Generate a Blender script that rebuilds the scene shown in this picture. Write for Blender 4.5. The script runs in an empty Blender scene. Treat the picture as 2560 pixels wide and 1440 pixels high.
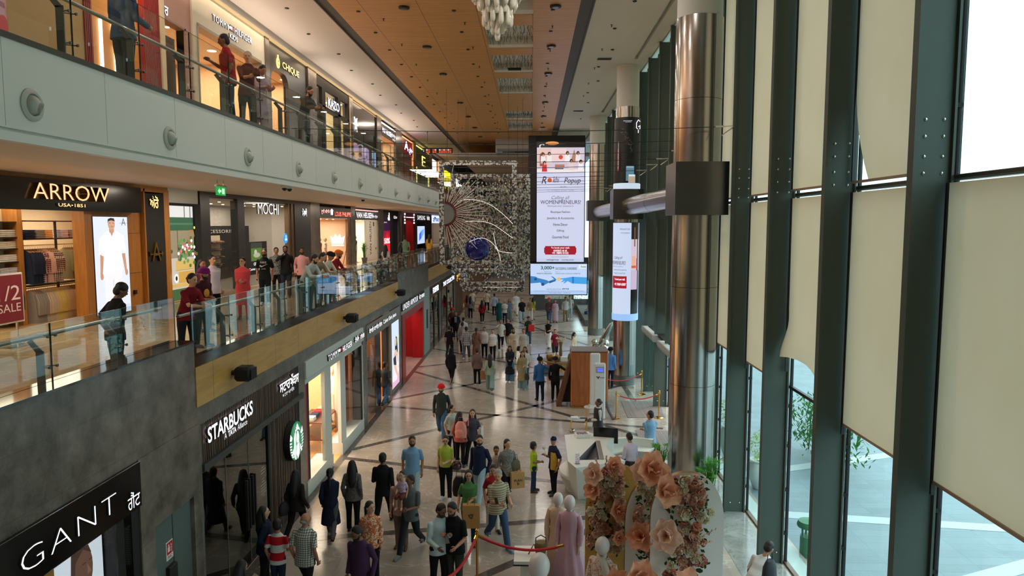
import bpy,math,random
import numpy as np
from mathutils import Vector,Matrix
# ------------------------------------------------------------------ camera, sky, exposure
sc = bpy.context.scene
COL = sc.collection
EYE = 6.8
cam_d = bpy.data.cameras.new('camera')
cam_d.sensor_width = 36.0
cam_d.lens = 36.0 * 1775.0 / 2560.0
cam_d.clip_start,cam_d.clip_end = 0.05,400.0
cam = bpy.data.objects.new('camera',cam_d)
COL.objects.link(cam)
cam.location = (0.0,0.0,EYE)
cam.rotation_euler = (math.pi / 2 - math.atan(158.0 / 1775.0),0.0,math.atan(50.0 / math.hypot(1775.0,158.0)))
sc.camera = cam
world = bpy.data.worlds.new('overcast_sky')
sc.world = world
world.use_nodes = True
_nt = world.node_tree
_bg = _nt.nodes['Background']
_tc = _nt.nodes.new('ShaderNodeTexCoord')
_sx = _nt.nodes.new('ShaderNodeSeparateXYZ')
_cr = _nt.nodes.new('ShaderNodeValToRGB')
_cr.color_ramp.elements[0].position = 0.0
_cr.color_ramp.elements[0].color = (0.50,0.66,0.68,1)
_cr.color_ramp.elements[1].position = 0.45
_cr.color_ramp.elements[1].color = (0.84,0.97,1.0,1)
_nt.links.new(_tc.outputs['Generated'],_sx.inputs[0])
_nt.links.new(_sx.outputs['Z'],_cr.inputs[0])
_nt.links.new(_cr.outputs[0],_bg.inputs['Color'])
_bg.inputs['Strength'].default_value = 3.3
sun_d = bpy.data.lights.new('sun','SUN')
sun_d.energy = 1.0
sun_d.angle = math.radians(22)
sun_d.color = (1.0,0.95,0.82)
sun = bpy.data.objects.new('sun',sun_d)
COL.objects.link(sun)
sun.rotation_euler = (math.radians(-14),math.radians(38),0)
vs = sc.view_settings
sc.display_settings.display_device = 'sRGB'
vs.view_transform = 'Standard'
vs.look = 'None'
vs.gamma = 1.0
vs.use_curve_mapping = False
vs.exposure = 0.12
cy = sc.cycles
cy.use_denoising = True
cy.max_bounces = 7
cy.diffuse_bounces = 4
cy.glossy_bounces = 3
cy.transmission_bounces = 4
cy.transparent_max_bounces = 16
cy.sample_clamp_indirect = 6.0
cy.sample_clamp_direct = 0.0
cy.caustics_reflective = False
cy.caustics_refractive = False
cy.blur_glossy = 0.5
R = math.radians
rnd = random.Random(7)
# ------------------------------------------------------------------ colours and materials
def lin(c):
 c = c / 255.0
 return c / 12.92 if c <= 0.04045 else ((c + 0.055) / 1.055) ** 2.4
def S(r,g=None,b=None):
 if g is None:
  r,g,b = r
 return (lin(r),lin(g),lin(b),1.0)
MATS = {}
def nodes(name):
 m = bpy.data.materials.new(name)
 m.use_nodes = True
 nt = m.node_tree
 return m,nt,nt.nodes['Principled BSDF'],nt.nodes['Material Output']
def N(nt,kind,**kw):
 n = nt.nodes.new('ShaderNode' + kind)
 for k,v in kw.items():
  if k.startswith('i_'):
   key = k[2:]
   n.inputs[int(key) if key.isdigit() else key.replace('_',' ')].default_value = v
  else:
   setattr(n,k,v)
 return n
def mat(name,col,rough=0.5,metal=0.0,var=0.06,scale=8.0,bump=0.0,spec=0.5,coat=0.0,aniso=0.0):
 """plain procedural surface: a base colour with a little noise in tone and relief"""
 if name in MATS:
  return MATS[name]
 m,nt,b,out = nodes(name)
 c = S(col)
 b.inputs['Roughness'].default_value = rough
 b.inputs['Metallic'].default_value = metal
 b.inputs['Specular IOR Level'].default_value = spec
 b.inputs['Coat Weight'].default_value = coat
 if aniso:
  b.inputs['Anisotropic'].default_value = aniso
 tc = N(nt,'TexCoord')
 no = N(nt,'TexNoise',i_Scale=scale,i_Detail=3.0)
 nt.links.new(tc.outputs['Object'],no.inputs['Vector'])
 mx = N(nt,'Mix',data_type='RGBA')
 mx.inputs[6].default_value = tuple(max(0,x * (1 - var)) for x in c[:3]) + (1,)
 mx.inputs[7].default_value = tuple(min(1,x * (1 + var)) for x in c[:3]) + (1,)
 nt.links.new(no.outputs[0],mx.inputs[0])
 nt.links.new(mx.outputs[2],b.inputs['Base Color'])
 if bump:
  bp = N(nt,'Bump',i_Strength=bump,i_Distance=0.02)
  nt.links.new(no.outputs[0],bp.inputs['Height'])
  nt.links.new(bp.outputs[0],b.inputs['Normal'])
 MATS[name] = m
 return m
def glow(name,col,strength=1.0):
 """a surface that gives off light: sign letters, screens, lamps"""
 if name in MATS:
  return MATS[name]
 m,nt,b,out = nodes(name)
 c = S(col)
 b.inputs['Base Color'].default_value = tuple(x * 0.3 for x in c[:3]) + (1,)
 b.inputs['Roughness'].default_value = 0.4
 b.inputs['Emission Color'].default_value = c
 b.inputs['Emission Strength'].default_value = strength
 MATS[name] = m
 return m
def glass(name,tint,refl=1.0,rough=0.0):
 """a thin pane: tinted see-through with a Fresnel mirror"""
 if name in MATS:
  return MATS[name]
 m,nt,b,out = nodes(name)
 nt.nodes.remove(b)
 tr = N(nt,'BsdfTransparent')
 tr.inputs[0].default_value = tint
 gl = N(nt,'BsdfGlossy')
 gl.inputs['Roughness'].default_value = rough
 gl.inputs[0].default_value = (0.9,0.97,0.96,1)
 lw = N(nt,'LayerWeight',i_Blend=0.5)
 pw = N(nt,'Math',operation='POWER'); pw.inputs[1].default_value = 5.0
 mu = N(nt,'Math',operation='MULTIPLY_ADD'); mu.inputs[1].default_value = 0.9 * refl; mu.inputs[2].default_value = 0.045 * refl
 mu.use_clamp = True
 mx = N(nt,'MixShader')
 nt.links.new(lw.outputs['Facing'],pw.inputs[0])
 nt.links.new(pw.outputs[0],mu.inputs[0])
 nt.links.new(mu.outputs[0],mx.inputs[0])
 nt.links.new(tr.outputs[0],mx.inputs[1])
 nt.links.new(gl.outputs[0],mx.inputs[2])
 nt.links.new(mx.outputs[0],out.inputs[0])
 MATS[name] = m
 return m
def stone(name,col,vein,scale=1.2,rough=0.15,amount=0.5,tile=None,spec=0.5,joint=0.75,veinamt=0.6):
 """polished marble: clouded tone, thin veins, optional slab joints"""
 m,nt,b,out = nodes(name)
 c,v = S(col),S(vein)
 tc = N(nt,'TexCoord')
 no = N(nt,'TexNoise',i_Scale=scale,i_Detail=8.0,i_Roughness=0.65)
 nt.links.new(tc.outputs['Object'],no.inputs['Vector'])
 cr = N(nt,'ValToRGB')
 cr.color_ramp.elements[0].position = 0.3
 cr.color_ramp.elements[0].color = tuple(x * (1 - amount) for x in c[:3]) + (1,)
 cr.color_ramp.elements[1].position = 0.72
 cr.color_ramp.elements[1].color = tuple(min(1,x * (1 + amount * 0.6)) for x in c[:3]) + (1,)
 nt.links.new(no.outputs[0],cr.inputs[0])
 no2 = N(nt,'TexNoise',i_Scale=scale * 1.7,i_Detail=4.0,i_Distortion=2.2)
 nt.links.new(tc.outputs['Object'],no2.inputs['Vector'])
 sb = N(nt,'Math',operation='SUBTRACT'); sb.inputs[1].default_value = 0.5
 ab = N(nt,'Math',operation='ABSOLUTE')
 cv = N(nt,'MapRange'); cv.inputs[1].default_value = 0.0; cv.inputs[2].default_value = 0.022
 cv.inputs[3].default_value = veinamt; cv.inputs[4].default_value = 0.0
 nt.links.new(no2.outputs[0],sb.inputs[0]); nt.links.new(sb.outputs[0],ab.inputs[0])
 nt.links.new(ab.outputs[0],cv.inputs[0])
 mx = N(nt,'Mix',data_type='RGBA')
 mx.inputs[7].default_value = v
 nt.links.new(cv.outputs[0],mx.inputs[0]); nt.links.new(cr.outputs[0],mx.inputs[6])
 last = mx.outputs[2]
 if tile:
  br = N(nt,'TexBrick',offset=0.0,squash=1.0)
  br.inputs['Scale'].default_value = 1.0
  br.inputs['Mortar Size'].default_value = 0.006
  br.inputs['Brick Width'].default_value = tile[0]
  br.inputs['Row Height'].default_value = tile[1]
  br.inputs['Color1'].default_value = (1,1,1,1)
  br.inputs['Color2'].default_value = (0.86,0.86,0.86,1)
  br.inputs['Mortar'].default_value = (joint,joint,joint,1)
  if tile[2] == 'x':
   mp = N(nt,'Mapping'); mp.inputs['Rotation'].default_value = (0,0,0)
   sep = N(nt,'SeparateXYZ'); cmb = N(nt,'CombineXYZ')
   nt.links.new(tc.outputs['Object'],sep.inputs[0])
   nt.links.new(sep.outputs[1],cmb.inputs[0]); nt.links.new(sep.outputs[2],cmb.inputs[1])
   nt.links.new(cmb.outputs[0],br.inputs['Vector'])
  else:
   nt.links.new(tc.outputs['Object'],br.inputs['Vector'])
  ml = N(nt,'Mix',data_type='RGBA',blend_type='MULTIPLY'); ml.inputs[0].default_value = 1.0
  nt.links.new(last,ml.inputs[6]); nt.links.new(br.outputs[0],ml.inputs[7])
  last = ml.outputs[2]
 nt.links.new(last,b.inputs['Base Color'])
 b.inputs['Roughness'].default_value = rough
 b.inputs['Specular IOR Level'].default_value = spec
 MATS[name] = m
 return m
def wood(name,col,dark,axis=1,scale=3.0,rough=0.4,stretch=14.0,gap=None,bump=0.0):
 """veneer: long grain along one axis; gap=(axis, width, line) draws board joints"""
 m,nt,b,out = nodes(name)
 tc = N(nt,'TexCoord')
 mp = N(nt,'Mapping')
 s = [scale * stretch] * 3
 s[axis] = scale
 mp.inputs['Scale'].default_value = s
 nt.links.new(tc.outputs['Object'],mp.inputs[0])
 no = N(nt,'TexNoise',i_Scale=1.0,i_Detail=5.0,i_Distortion=0.6)
 nt.links.new(mp.outputs[0],no.inputs['Vector'])
 cr = N(nt,'ValToRGB')
 cr.color_ramp.elements[0].position = 0.32; cr.color_ramp.elements[0].color = S(dark)
 cr.color_ramp.elements[1].position = 0.66; cr.color_ramp.elements[1].color = S(col)
 nt.links.new(no.outputs[0],cr.inputs[0])
 last = cr.outputs[0]
 for g in (gap or []):
  ax,wd,ln,dk = g
  sep = N(nt,'SeparateXYZ')
  nt.links.new(tc.outputs['Object'],sep.inputs[0])
  mo = N(nt,'Math',operation='WRAP'); mo.inputs[1].default_value = wd; mo.inputs[2].default_value = 0.0
  nt.links.new(sep.outputs[ax],mo.inputs[0])
  lt = N(nt,'Math',operation='LESS_THAN'); lt.inputs[1].default_value = ln
  nt.links.new(mo.outputs[0],lt.inputs[0])
  mx = N(nt,'Mix',data_type='RGBA'); mx.inputs[7].default_value = S(dk)
  nt.links.new(lt.outputs[0],mx.inputs[0]); nt.links.new(last,mx.inputs[6])
  last = mx.outputs[2]
 nt.links.new(last,b.inputs['Base Color'])
 b.inputs['Roughness'].default_value = rough
 MATS[name] = m
 return m
def cloth(name,kind,c1,c2=(255,255,255),sc_=1.0,rough=0.85):
 """woven fabric: plain, stripe, hoop, check, floral or spots"""
 key = 'cloth_%s_%s_%s_%s' % (kind,c1,c2,sc_)
 if key in MATS:
  return MATS[key]
 if kind == 'plain':
  m = mat('cloth_' + name + '_%d_%d_%d' % tuple(c1),c1,rough,var=0.1,scale=30.0,bump=0.15,spec=0.2)
  MATS[key] = m
  return m
 m,nt,b,out = nodes('cloth_' + name)
 b.inputs['Roughness'].default_value = rough
 b.inputs['Specular IOR Level'].default_value = 0.2
 tc = N(nt,'TexCoord')
 A,B = S(c1),S(c2)
 mx = N(nt,'Mix',data_type='RGBA'); mx.inputs[6].default_value = A; mx.inputs[7].default_value = B
 def band(ax,wd,ln):
  sep = N(nt,'SeparateXYZ'); nt.links.new(tc.outputs['Object'],sep.inputs[0])
  mo = N(nt,'Math',operation='WRAP'); mo.inputs[1].default_value = wd; mo.inputs[2].default_value = 0.0
  nt.links.new(sep.outputs[ax],mo.inputs[0])
  lt = N(nt,'Math',operation='LESS_THAN'); lt.inputs[1].default_value = ln
  nt.links.new(mo.outputs[0],lt.inputs[0])
  return lt.outputs[0]
 if kind == 'hoop':
  nt.links.new(band(2,0.11 * sc_,0.055 * sc_),mx.inputs[0])
 elif kind == 'stripe':
  nt.links.new(band(0,0.05 * sc_,0.02 * sc_),mx.inputs[0])
 elif kind == 'check':
  ma = N(nt,'Math',operation='MAXIMUM')
  nt.links.new(band(0,0.05 * sc_,0.011 * sc_),ma.inputs[0]); nt.links.new(band(2,0.05 * sc_,0.011 * sc_),ma.inputs[1])
  nt.links.new(ma.outputs[0],mx.inputs[0])
 elif kind == 'floral':
  no = N(nt,'TexNoise',i_Scale=22.0 / sc_,i_Detail=2.0,i_Distortion=1.5)
  nt.links.new(tc.outputs['Object'],no.inputs['Vector'])
  gt = N(nt,'MapRange'); gt.inputs[1].default_value = 0.5; gt.inputs[2].default_value = 0.54
  nt.links.new(no.outputs[0],gt.inputs[0]); nt.links.new(gt.outputs[0],mx.inputs[0])
 elif kind == 'spots':
  vo = N(nt,'TexVoronoi',i_Scale=14.0 / sc_)
  nt.links.new(tc.outputs['Object'],vo.inputs['Vector'])
  lt = N(nt,'Math',operation='LESS_THAN'); lt.inputs[1].default_value = 0.3
  nt.links.new(vo.outputs['Distance'],lt.inputs[0]); nt.links.new(lt.outputs[0],mx.inputs[0])
 nt.links.new(mx.outputs[2],b.inputs['Base Color'])
 MATS[key] = m
 return m
# ------------------------------------------------------------------ geometry helpers
class MB:
 """collects shapes; build() links them as ONE mesh object. o is subtracted from every vertex."""
 def __init__(self,o=(0,0,0)):
  self.v,self.f,self.m,self.o,self.mi = [],[],[],o,0
 def add(self,vs,fs,mi=None):
  b = len(self.v)
  ox,oy,oz = self.o
  self.v += [(p[0] - ox,p[1] - oy,p[2] - oz) for p in vs]
  self.f += [tuple(i + b for i in f) for f in fs]
  self.m += [self.mi if mi is None else mi] * len(fs)
  return self
 def box(self,x0,x1,y0,y1,z0,z1,mi=None,c=0.0):
  if x0 > x1: x0,x1 = x1,x0
  if y0 > y1: y0,y1 = y1,y0
  if z0 > z1: z0,z1 = z1,z0
  if c <= 0:
   vs = [(x,y,z) for z in (z0,z1) for y in (y0,y1) for x in (x0,x1)]
   fs = [(0,2,3,1),(4,5,7,6),(0,1,5,4),(2,6,7,3),(0,4,6,2),(1,3,7,5)]
   return self.add(vs,fs,mi)
  c = min(c,(x1 - x0) / 2.01,(y1 - y0) / 2.01,(z1 - z0) / 2.01)
  rings = []
  for z,k in ((z0,c),(z0 + c,0),(z1 - c,0),(z1,c)):
   rings.append([(x0 + k + (c if k == 0 else 0) * 1,y0 + k,z),(x1 - k - (c if k == 0 else 0),y0 + k,z),
      (x1 - k,y0 + k + (c if k == 0 else 0),z),(x1 - k,y1 - k - (c if k == 0 else 0),z),
      (x1 - k - (c if k == 0 else 0),y1 - k,z),(x0 + k + (c if k == 0 else 0),y1 - k,z),
      (x0 + k,y1 - k - (c if k == 0 else 0),z),(x0 + k,y0 + k + (c if k == 0 else 0),z)])
  vs = [p for r in rings for p in r]
  fs = [tuple(range(7,-1,-1)),tuple(range(24,32))]
  for i in range(3):
   for j in range(8):
    a,b2 = i * 8 + j,i * 8 + (j + 1) % 8
    fs.append((a,b2,b2 + 8,a + 8))
  return self.add(vs,fs,mi)
 def quad(self,a,b,c,d,mi=None):
  return self.add([a,b,c,d],[(0,1,2,3)],mi)
 def slab(self,poly,z0,z1,mi=None):
  n = len(poly)
  vs = [(p[0],p[1],z0) for p in poly] + [(p[0],p[1],z1) for p in poly]
  fs = [tuple(range(n - 1,-1,-1)),tuple(range(n,2 * n))] + [(i,(i + 1) % n,(i + 1) % n + n,i + n) for i in range(n)]
  return self.add(vs,fs,mi)
 def prism(self,poly,o,u,v,w,mi=None):
  """poly in (u,v) at o, extruded by vector w"""
  o,u,v,w = Vector(o),Vector(u),Vector(v),Vector(w)
  n = len(poly)
  a = [o + u * p[0] + v * p[1] for p in poly]
  vs = a + [p + w for p in a]
  fs = [tuple(range(n - 1,-1,-1)),tuple(range(n,2 * n))] + [(i,(i + 1) % n,(i + 1) % n + n,i + n) for i in range(n)]
  return self.add(vs,fs,mi)
 def tube(self,pts,r,n=8,mi=None,cap=True):
  pts = [Vector(p) for p in pts]
  rs = r if isinstance(r,(list,tuple)) else [r] * len(pts)
  vs,fs = [],[]
  up = None
  for i,p in enumerate(pts):
   t = (pts[min(i + 1,len(pts) - 1)] - pts[max(i - 1,0)])
   t = t.normalized() if t.length > 1e-9 else Vector((0,0,1))
   if up is None:
    up = Vector((0,0,1)) if abs(t.z) < 0.9 else Vector((1,0,0))
   x = t.cross(up).normalized(); y = x.cross(t).normalized(); up = y
   for k in range(n):
    a = 2 * math.pi * k / n
    vs.append(p + (x * math.cos(a) + y * math.sin(a)) * rs[i])
  for i in range(len(pts) - 1):
   for k in range(n):
    a,b = i * n + k,i * n + (k + 1) % n
    fs.append((a,b,b + n,a + n))
  if cap:
   fs.append(tuple(range(n - 1,-1,-1)))
   fs.append(tuple(range((len(pts) - 1) * n,len(pts) * n)))
  return self.add(vs,fs,mi)
 def lathe(self,prof,c=(0,0,0),n=24,mi=None,a0=0.0,a1=2 * math.pi,sx=1.0,sy=1.0):
  full = abs(a1 - a0 - 2 * math.pi) < 1e-6
  m = n if full else n + 1
  vs,fs = [],[]
  for (r,z) in prof:
   for k in range(m):
    a = a0 + (a1 - a0) * k / n
    vs.append((c[0] + r * math.cos(a) * sx,c[1] + r * math.sin(a) * sy,c[2] + z))
  for i in range(len(prof) - 1):
   for k in range(n):
    a,b = i * m + k,i * m + (k + 1) % m
    fs.append((a,b,b + m,a + m))
  if full:
   if prof[0][0] > 1e-6: fs.append(tuple(range(m - 1,-1,-1)))
   if prof[-1][0] > 1e-6: fs.append(tuple(range((len(prof) - 1) * m,len(prof) * m)))
  return self.add(vs,fs,mi)
 def ball(self,c,r,n=12,mi=None,k=8):
  if not isinstance(r,(tuple,list)): r = (r,r,r)
  vs,fs = [],[]
  for i in range(k + 1):
   t = math.pi * i / k
   for j in range(n):
    a = 2 * math.pi * j / n
    vs.append((c[0] + r[0] * math.sin(t) * math.cos(a),c[1] + r[1] * math.sin(t) * math.sin(a),c[2] + r[2] * math.cos(t)))
  for i in range(k):
   for j in range(n):
    a,b = i * n + j,i * n + (j + 1) % n
    fs.append((a,a + n,b + n,b))
  return self.add(vs,fs,mi)
 def xform(self,M,start=0):
  for i in range(start,len(self.v)):
   p = M @ Vector(self.v[i]); self.v[i] = (p.x,p.y,p.z)
  return self
 def build(self,name,mats,parent=None,smooth=None,loc=None):
  me = bpy.data.meshes.new(name)
  me.from_pydata([tuple(p) for p in self.v],[],self.f)
  if not isinstance(mats,(list,tuple)): mats = [mats]
  for m in mats: me.materials.append(m)
  if len(mats) > 1: me.polygons.foreach_set('material_index',self.m)
  if smooth is not None:
   me.polygons.foreach_set('use_smooth',[True] * len(me.polygons))
   me.set_sharp_from_angle(angle=R(smooth))
  me.update()
  o = bpy.data.objects.new(name,me)
  COL.objects.link(o)
  if parent is not None: o.parent = parent
  if loc is not None: o.location = loc
  return o
def tag(o,label=None,cat=None,group=None,kind=None):
 if label: o['label'] = label
 if cat: o['category'] = cat
 if group: o['group'] = group
 if kind: o['kind'] = kind
 return o
def thing(name,label,cat,loc=(0,0,0),rz=0.0,group=None):
 o = bpy.data.objects.new(name,None)
 COL.objects.link(o)
 o.empty_display_size = 0.1
 o.location = loc
 o.rotation_euler = (0,0,rz)
 return tag(o,label,cat,group)
def struct(o):
 o['kind'] = 'structure'
 return o
def dup(root,loc,rz=None,label=None,group=None,scale=None):
 r = root.copy(); COL.objects.link(r); r.location = loc
 if rz is not None: r.rotation_euler = (0,0,rz)
 if scale is not None: r.scale = scale
 if label: r['label'] = label
 if group: r['group'] = group
 for ch in list(root.children):
  c = ch.copy(); COL.objects.link(c); c.parent = r
  for g in list(ch.children):
   d = g.copy(); COL.objects.link(d); d.parent = c
 return r
_dg = None
def text_mesh(s,bold=0.0,extrude=0.0,res=3,space=1.0,shear=0.0,align='CENTER',line=1.0):
 cu = bpy.data.curves.new('lettering','FONT')
 cu.body = s
 cu.resolution_u = res
 cu.offset = bold
 cu.extrude = extrude
 cu.space_character = space
 cu.space_line = line
 cu.shear = shear
 cu.align_x = align
 o = bpy.data.objects.new('lettering',cu)
 COL.objects.link(o)
 dg = bpy.context.evaluated_depsgraph_get()
 me = bpy.data.meshes.new_from_object(o.evaluated_get(dg))
 bpy.data.objects.remove(o)
 bpy.data.curves.remove(cu)
 return me
def text(s,name,m,parent,o,u,v,W,H=None,depth=0.02,bold=0.0,off=0.0,origin=(0,0,0),res=3,space=1.0,shear=0.0,align='CENTER',line=1.0,keep=False):
 """lettering fitted into the rectangle centred at o, W wide along u and H high along v; stands depth proud of the plane"""
 if 'M' in s or 'W' in s: bold = min(bold,0.0)  # wide offsets cross over inside these letters
 me = text_mesh(s,bold,0.5,res,space,shear,align,line)
 n = len(me.vertices)
 co = np.empty(n * 3); me.vertices.foreach_get('co',co); co = co.reshape(-1,3)
 mn,mx = co.min(0),co.max(0)
 u,v = Vector(u).normalized(),Vector(v).normalized()
 w = u.cross(v)
 sx = W / max(1e-6,mx[0] - mn[0])
 sy = sx if H is None else H / max(1e-6,mx[1] - mn[1])
 if keep and H is not None: sx = sy = min(sx,sy)
 c = (mn + mx) / 2
 U,V_,W_ = np.array(u),np.array(v),np.array(w)
 out = np.array(o) - np.array(origin) + np.outer((co[:,0] - c[0]) * sx,U) + np.outer((co[:,1] - c[1]) * sy,V_) + np.outer((co[:,2] + 0.5) * depth + off,W_)
 me.vertices.foreach_set('co',out.ravel())
 me.materials.clear(); me.materials.append(m)
 if depth >= 0.012:  # only the face of a letter glows; its sides stay dark
  me.materials.append(mat('letter_side',(70,70,72),0.5) if m.name.startswith('letter_') else m)
  nr = np.empty(len(me.polygons) * 3); me.polygons.foreach_get('normal',nr)
  me.polygons.foreach_set('material_index',(np.abs(nr.reshape(-1,3) @ W_) < 0.9).astype(int))
 me.update()
 ob = bpy.data.objects.new(name,me)
 COL.objects.link(ob)
 if parent is not None: ob.parent = parent
 return ob
# ------------------------------------------------------------------ materials used by the building
XF,XG,ZC,Z1,Z2 = -5.62,5.12,13.35,4.3,8.8
X1,X2 = -11.5,-9.2          # shop fronts of the two galleries
M_FLOOR = stone('floor_marble',(176,166,155),(210,202,192),0.55,0.16,0.22,(1.3,1.3,'z'),0.5,0.8,0.55)
M_INLAY = stone('inlay_marble',(84,78,73),(120,112,104),1.4,0.16,0.3)
M_SILL = stone('sill_marble',(150,152,148),(92,94,92),1.1,0.14,0.35)
M_STONE = stone('taupe_marble',(122,114,107),(156,142,124),2.2,0.24,0.6,(1.62,0.72,'x'),0.4,0.78,0.12)
M_PIER = stone('grey_marble',(112,112,108),(156,154,148),1.5,0.22,0.38,(1.5,1.1,'x'),0.5,0.75,0.3)
M_GALL = stone('gallery_marble',(176,152,124),(202,184,160),0.6,0.1,0.18,(1.2,1.2,'z'))
M_LEDGE = stone('ledge_granite',(58,44,38),(84,66,56),3.0,0.07,0.3)
M_FASC = wood('gold_veneer',(196,156,84),(178,136,68),1,1.2,0.38,9.0,[(1,1.52,0.012,(96,70,34))])
M_CEILW = wood('ceiling_boards',(214,160,92),(190,138,74),0,0.9,0.42,22.0,[(1,0.62,0.008,(120,78,42)),(0,1.72,0.02,(110,72,40))])
M_WHITE = mat('white_plaster',(214,214,206),0.7,var=0.02,scale=2.0)
M_FASW = mat('white_fascia',(212,218,212),0.45,var=0.02,scale=1.5)
M_SOFF = mat('soffit_plaster',(214,200,186),0.6,var=0.02,scale=2.0)
M_SLOT = mat('slot_grey',(78,77,74),0.6)
M_FIN = mat('fin_paint',(78,86,79),0.6,0.0,var=0.05,scale=3.0,spec=0.25)
M_DARK = mat('dark_metal',(38,38,37),0.45,0.3,var=0.1)
M_BLACK = mat('black_gloss',(12,12,13),0.18)
M_BLACKM = mat('black_matt',(20,20,20),0.7)
M_STEEL = mat('brushed_steel',(206,204,196),0.24,1.0,var=0.06,scale=3.0,aniso=0.6)
M_CHROME = mat('polished_steel',(176,170,162),0.2,1.0,var=0.06,scale=1.5,aniso=0.6)
M_BRASS = mat('brass',(206,160,76),0.2,1.0)
M_PANE = glass('window_glass',(0.88,0.965,0.968,1),0.6)
M_RAIL = glass('railing_glass',(0.92,0.97,0.95,1),1.0)
M_RAIL2 = glass('railing_glass_upper',(0.93,0.95,0.92,1),0.7)
M_SHOPG = glass('shop_glass',(0.95,0.96,0.95,1),0.6)
M_DARKG = glass('dark_shop_glass',(0.32,0.33,0.32,1),1.5)
M_EDGE = mat('glass_edge',(30,58,52),0.2)
M_RUBBER = mat('black_rubber',(18,18,18),0.8)
# blinds: translucent woven screen
def blind_mat():
 m,nt,b,out = nodes('blind_fabric')
 nt.nodes.remove(b)
 tc = N(nt,'TexCoord')
 no = N(nt,'TexNoise',i_Scale=0.8,i_Detail=2.0); nt.links.new(tc.outputs['Object'],no.inputs['Vector'])
 cr = N(nt,'ValToRGB')
 cr.color_ramp.elements[0].color = S(232,223,192); cr.color_ramp.elements[0].position = 0.3
 cr.color_ramp.elements[1].color = S(238,230,203); cr.color_ramp.elements[1].position = 0.7
 nt.links.new(no.outputs[0],cr.inputs[0])
 d = N(nt,'BsdfDiffuse'); t = N(nt,'BsdfTranslucent')
 nt.links.new(cr.outputs[0],d.inputs[0]); nt.links.new(cr.outputs[0],t.inputs[0])
 mx = N(nt,'MixShader'); mx.inputs[0].default_value = 0.125
 nt.links.new(d.outputs[0],mx.inputs[1]); nt.links.new(t.outputs[0],mx.inputs[2])
 nt.links.new(mx.outputs[0],out.inputs[0])
 return m
M_BLIND = blind_mat()
# ------------------------------------------------------------------ floor with dark inlaid bands
mb = MB()
mb.box(-5.7,5.6,-2.5,100.0,-0.3,0.0,0)
mb.box(-10.0,-5.7,-2.5,100.0,-0.3,-0.005,0)
def band(ax,ay,bx,by,w=0.22,z=0.003):
 d = Vector((bx - ax,by - ay)).normalized()
 n = Vector((-d.y,d.x)) * w / 2
 mb.add([(ax + n.x,ay + n.y,z),(ax - n.x,ay - n.y,z),(bx - n.x,by - n.y,z),(bx + n.x,by + n.y,z)],[(0,1,2,3)],1)
for a in [(-5.45,20.9,4.0,30.0),(-5.45,26.05,4.4,23.4),(-5.45,32.4,4.4,21.6),(-5.45,27.1,3.4,35.5),(-5.45,20.1,3.3,17.6),
  (-5.45,14.62,3.4,16.5),(-5.45,33.45,3.4,39.0),(-5.45,38.6,3.4,30.4),(-5.45,43.7,3.6,50.7),(-4.5,57.4,3.2,39.9),
  (-5.45,42.5,3.5,45.4),(-5.45,8.9,3.4,17.4),(-5.45,50.2,3.4,43.0),(-5.45,55.0,3.4,60.0),(-5.45,47.6,4.0,55.6),(3.95,27.0,3.9,29.8),
  (-5.45,13.4,3.4,5.5),(-5.45,61.0,3.4,54.0),(-5.45,66.0,3.4,70.0),(-5.45,72.0,3.4,66.0)]:
 band(*a)
mb.add([(-5.62,-2.5,0.004),(-5.42,-2.5,0.004),(-5.42,100,0.004),(-5.62,100,0.004)],[(0,1,2,3)],1)
mb.add([(4.1,1,0.004),(5.0,1,0.004),(5.0,18.6,0.004),(4.1,18.6,0.004)],[(0,1,2,3)],2)
struct(mb.build('floor',[M_FLOOR,M_INLAY,M_SILL]))
# ------------------------------------------------------------------ ceilings
mb = MB()
holes = [(15.2,18.6),(19.2,22.9),(24.1,27.1),(28.2,31.4),(32.6,36.4),(41.8,45.2),(45.8,50.1)]
def wood_ceiling():
 y = -2.5
 mb.box(-6.02,-1.62,-2.5,75.0,ZC,ZC + 0.12)
 mb.box(0.02,1.42,1.0,55.0,ZC,ZC + 0.12)
 for a,b in holes + [(55.0,55.0)]:
  mb.box(-1.62,0.02,y,a,ZC,ZC + 0.12)
  y = b
wood_ceiling()
struct(mb.build('ceiling',M_CEILW))
mb = MB()
for a,b in holes:
 mb.box(-1.62,0.02,a,b,ZC + 0.30,ZC + 0.34)
 for x0,x1,y0,y1 in ((-1.66,-1.62,a,b),(0.02,0.06,a,b),(-1.62,0.02,a - 0.04,a),(-1.62,0.02,b,b + 0.04)):
  mb.box(x0,x1,y0,y1,ZC + 0.1,ZC + 0.34)
 mb.box(-1.62,0.02,b - 0.45,b,ZC + 0.02,ZC + 0.3)
struct(mb.build('ceiling_recesses',M_WHITE))
mb = MB()
mb.box(1.82,4.03,-2.5,57.0,ZC,ZC + 0.3); mb.box(4.17,4.66,-2.5,57.0,ZC,ZC + 0.3)
mb.box(4.03,4.17,-2.5,57.0,ZC + 0.15,ZC + 0.3)
mb.box(4.66,5.3,-2.5,57.0,ZC + 0.35,ZC + 0.5)
mb.box(4.64,4.70,-2.5,57.0,ZC,ZC + 0.4)
for k in range(4):
 mb.box(4.0,4.2,15.6 + k * 13.4,18.6 + k * 13.4,ZC - 0.002,ZC + 0.2)
struct(mb.build('ceiling_right',M_WHITE))
mb = MB()
mb.box(-8.86,-6.38,-2.5,75.0,ZC,ZC + 0.3); mb.box(-9.2,-8.98,-2.5,75.0,ZC - 0.12,ZC + 0.3)
mb.box(-9.0,-8.84,-2.5,75.0,ZC + 0.18,ZC + 0.3)
struct(mb.build('ceiling_left',mat('warm_plaster',(214,206,196),0.65,var=0.02)))
mb = MB()
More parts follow.
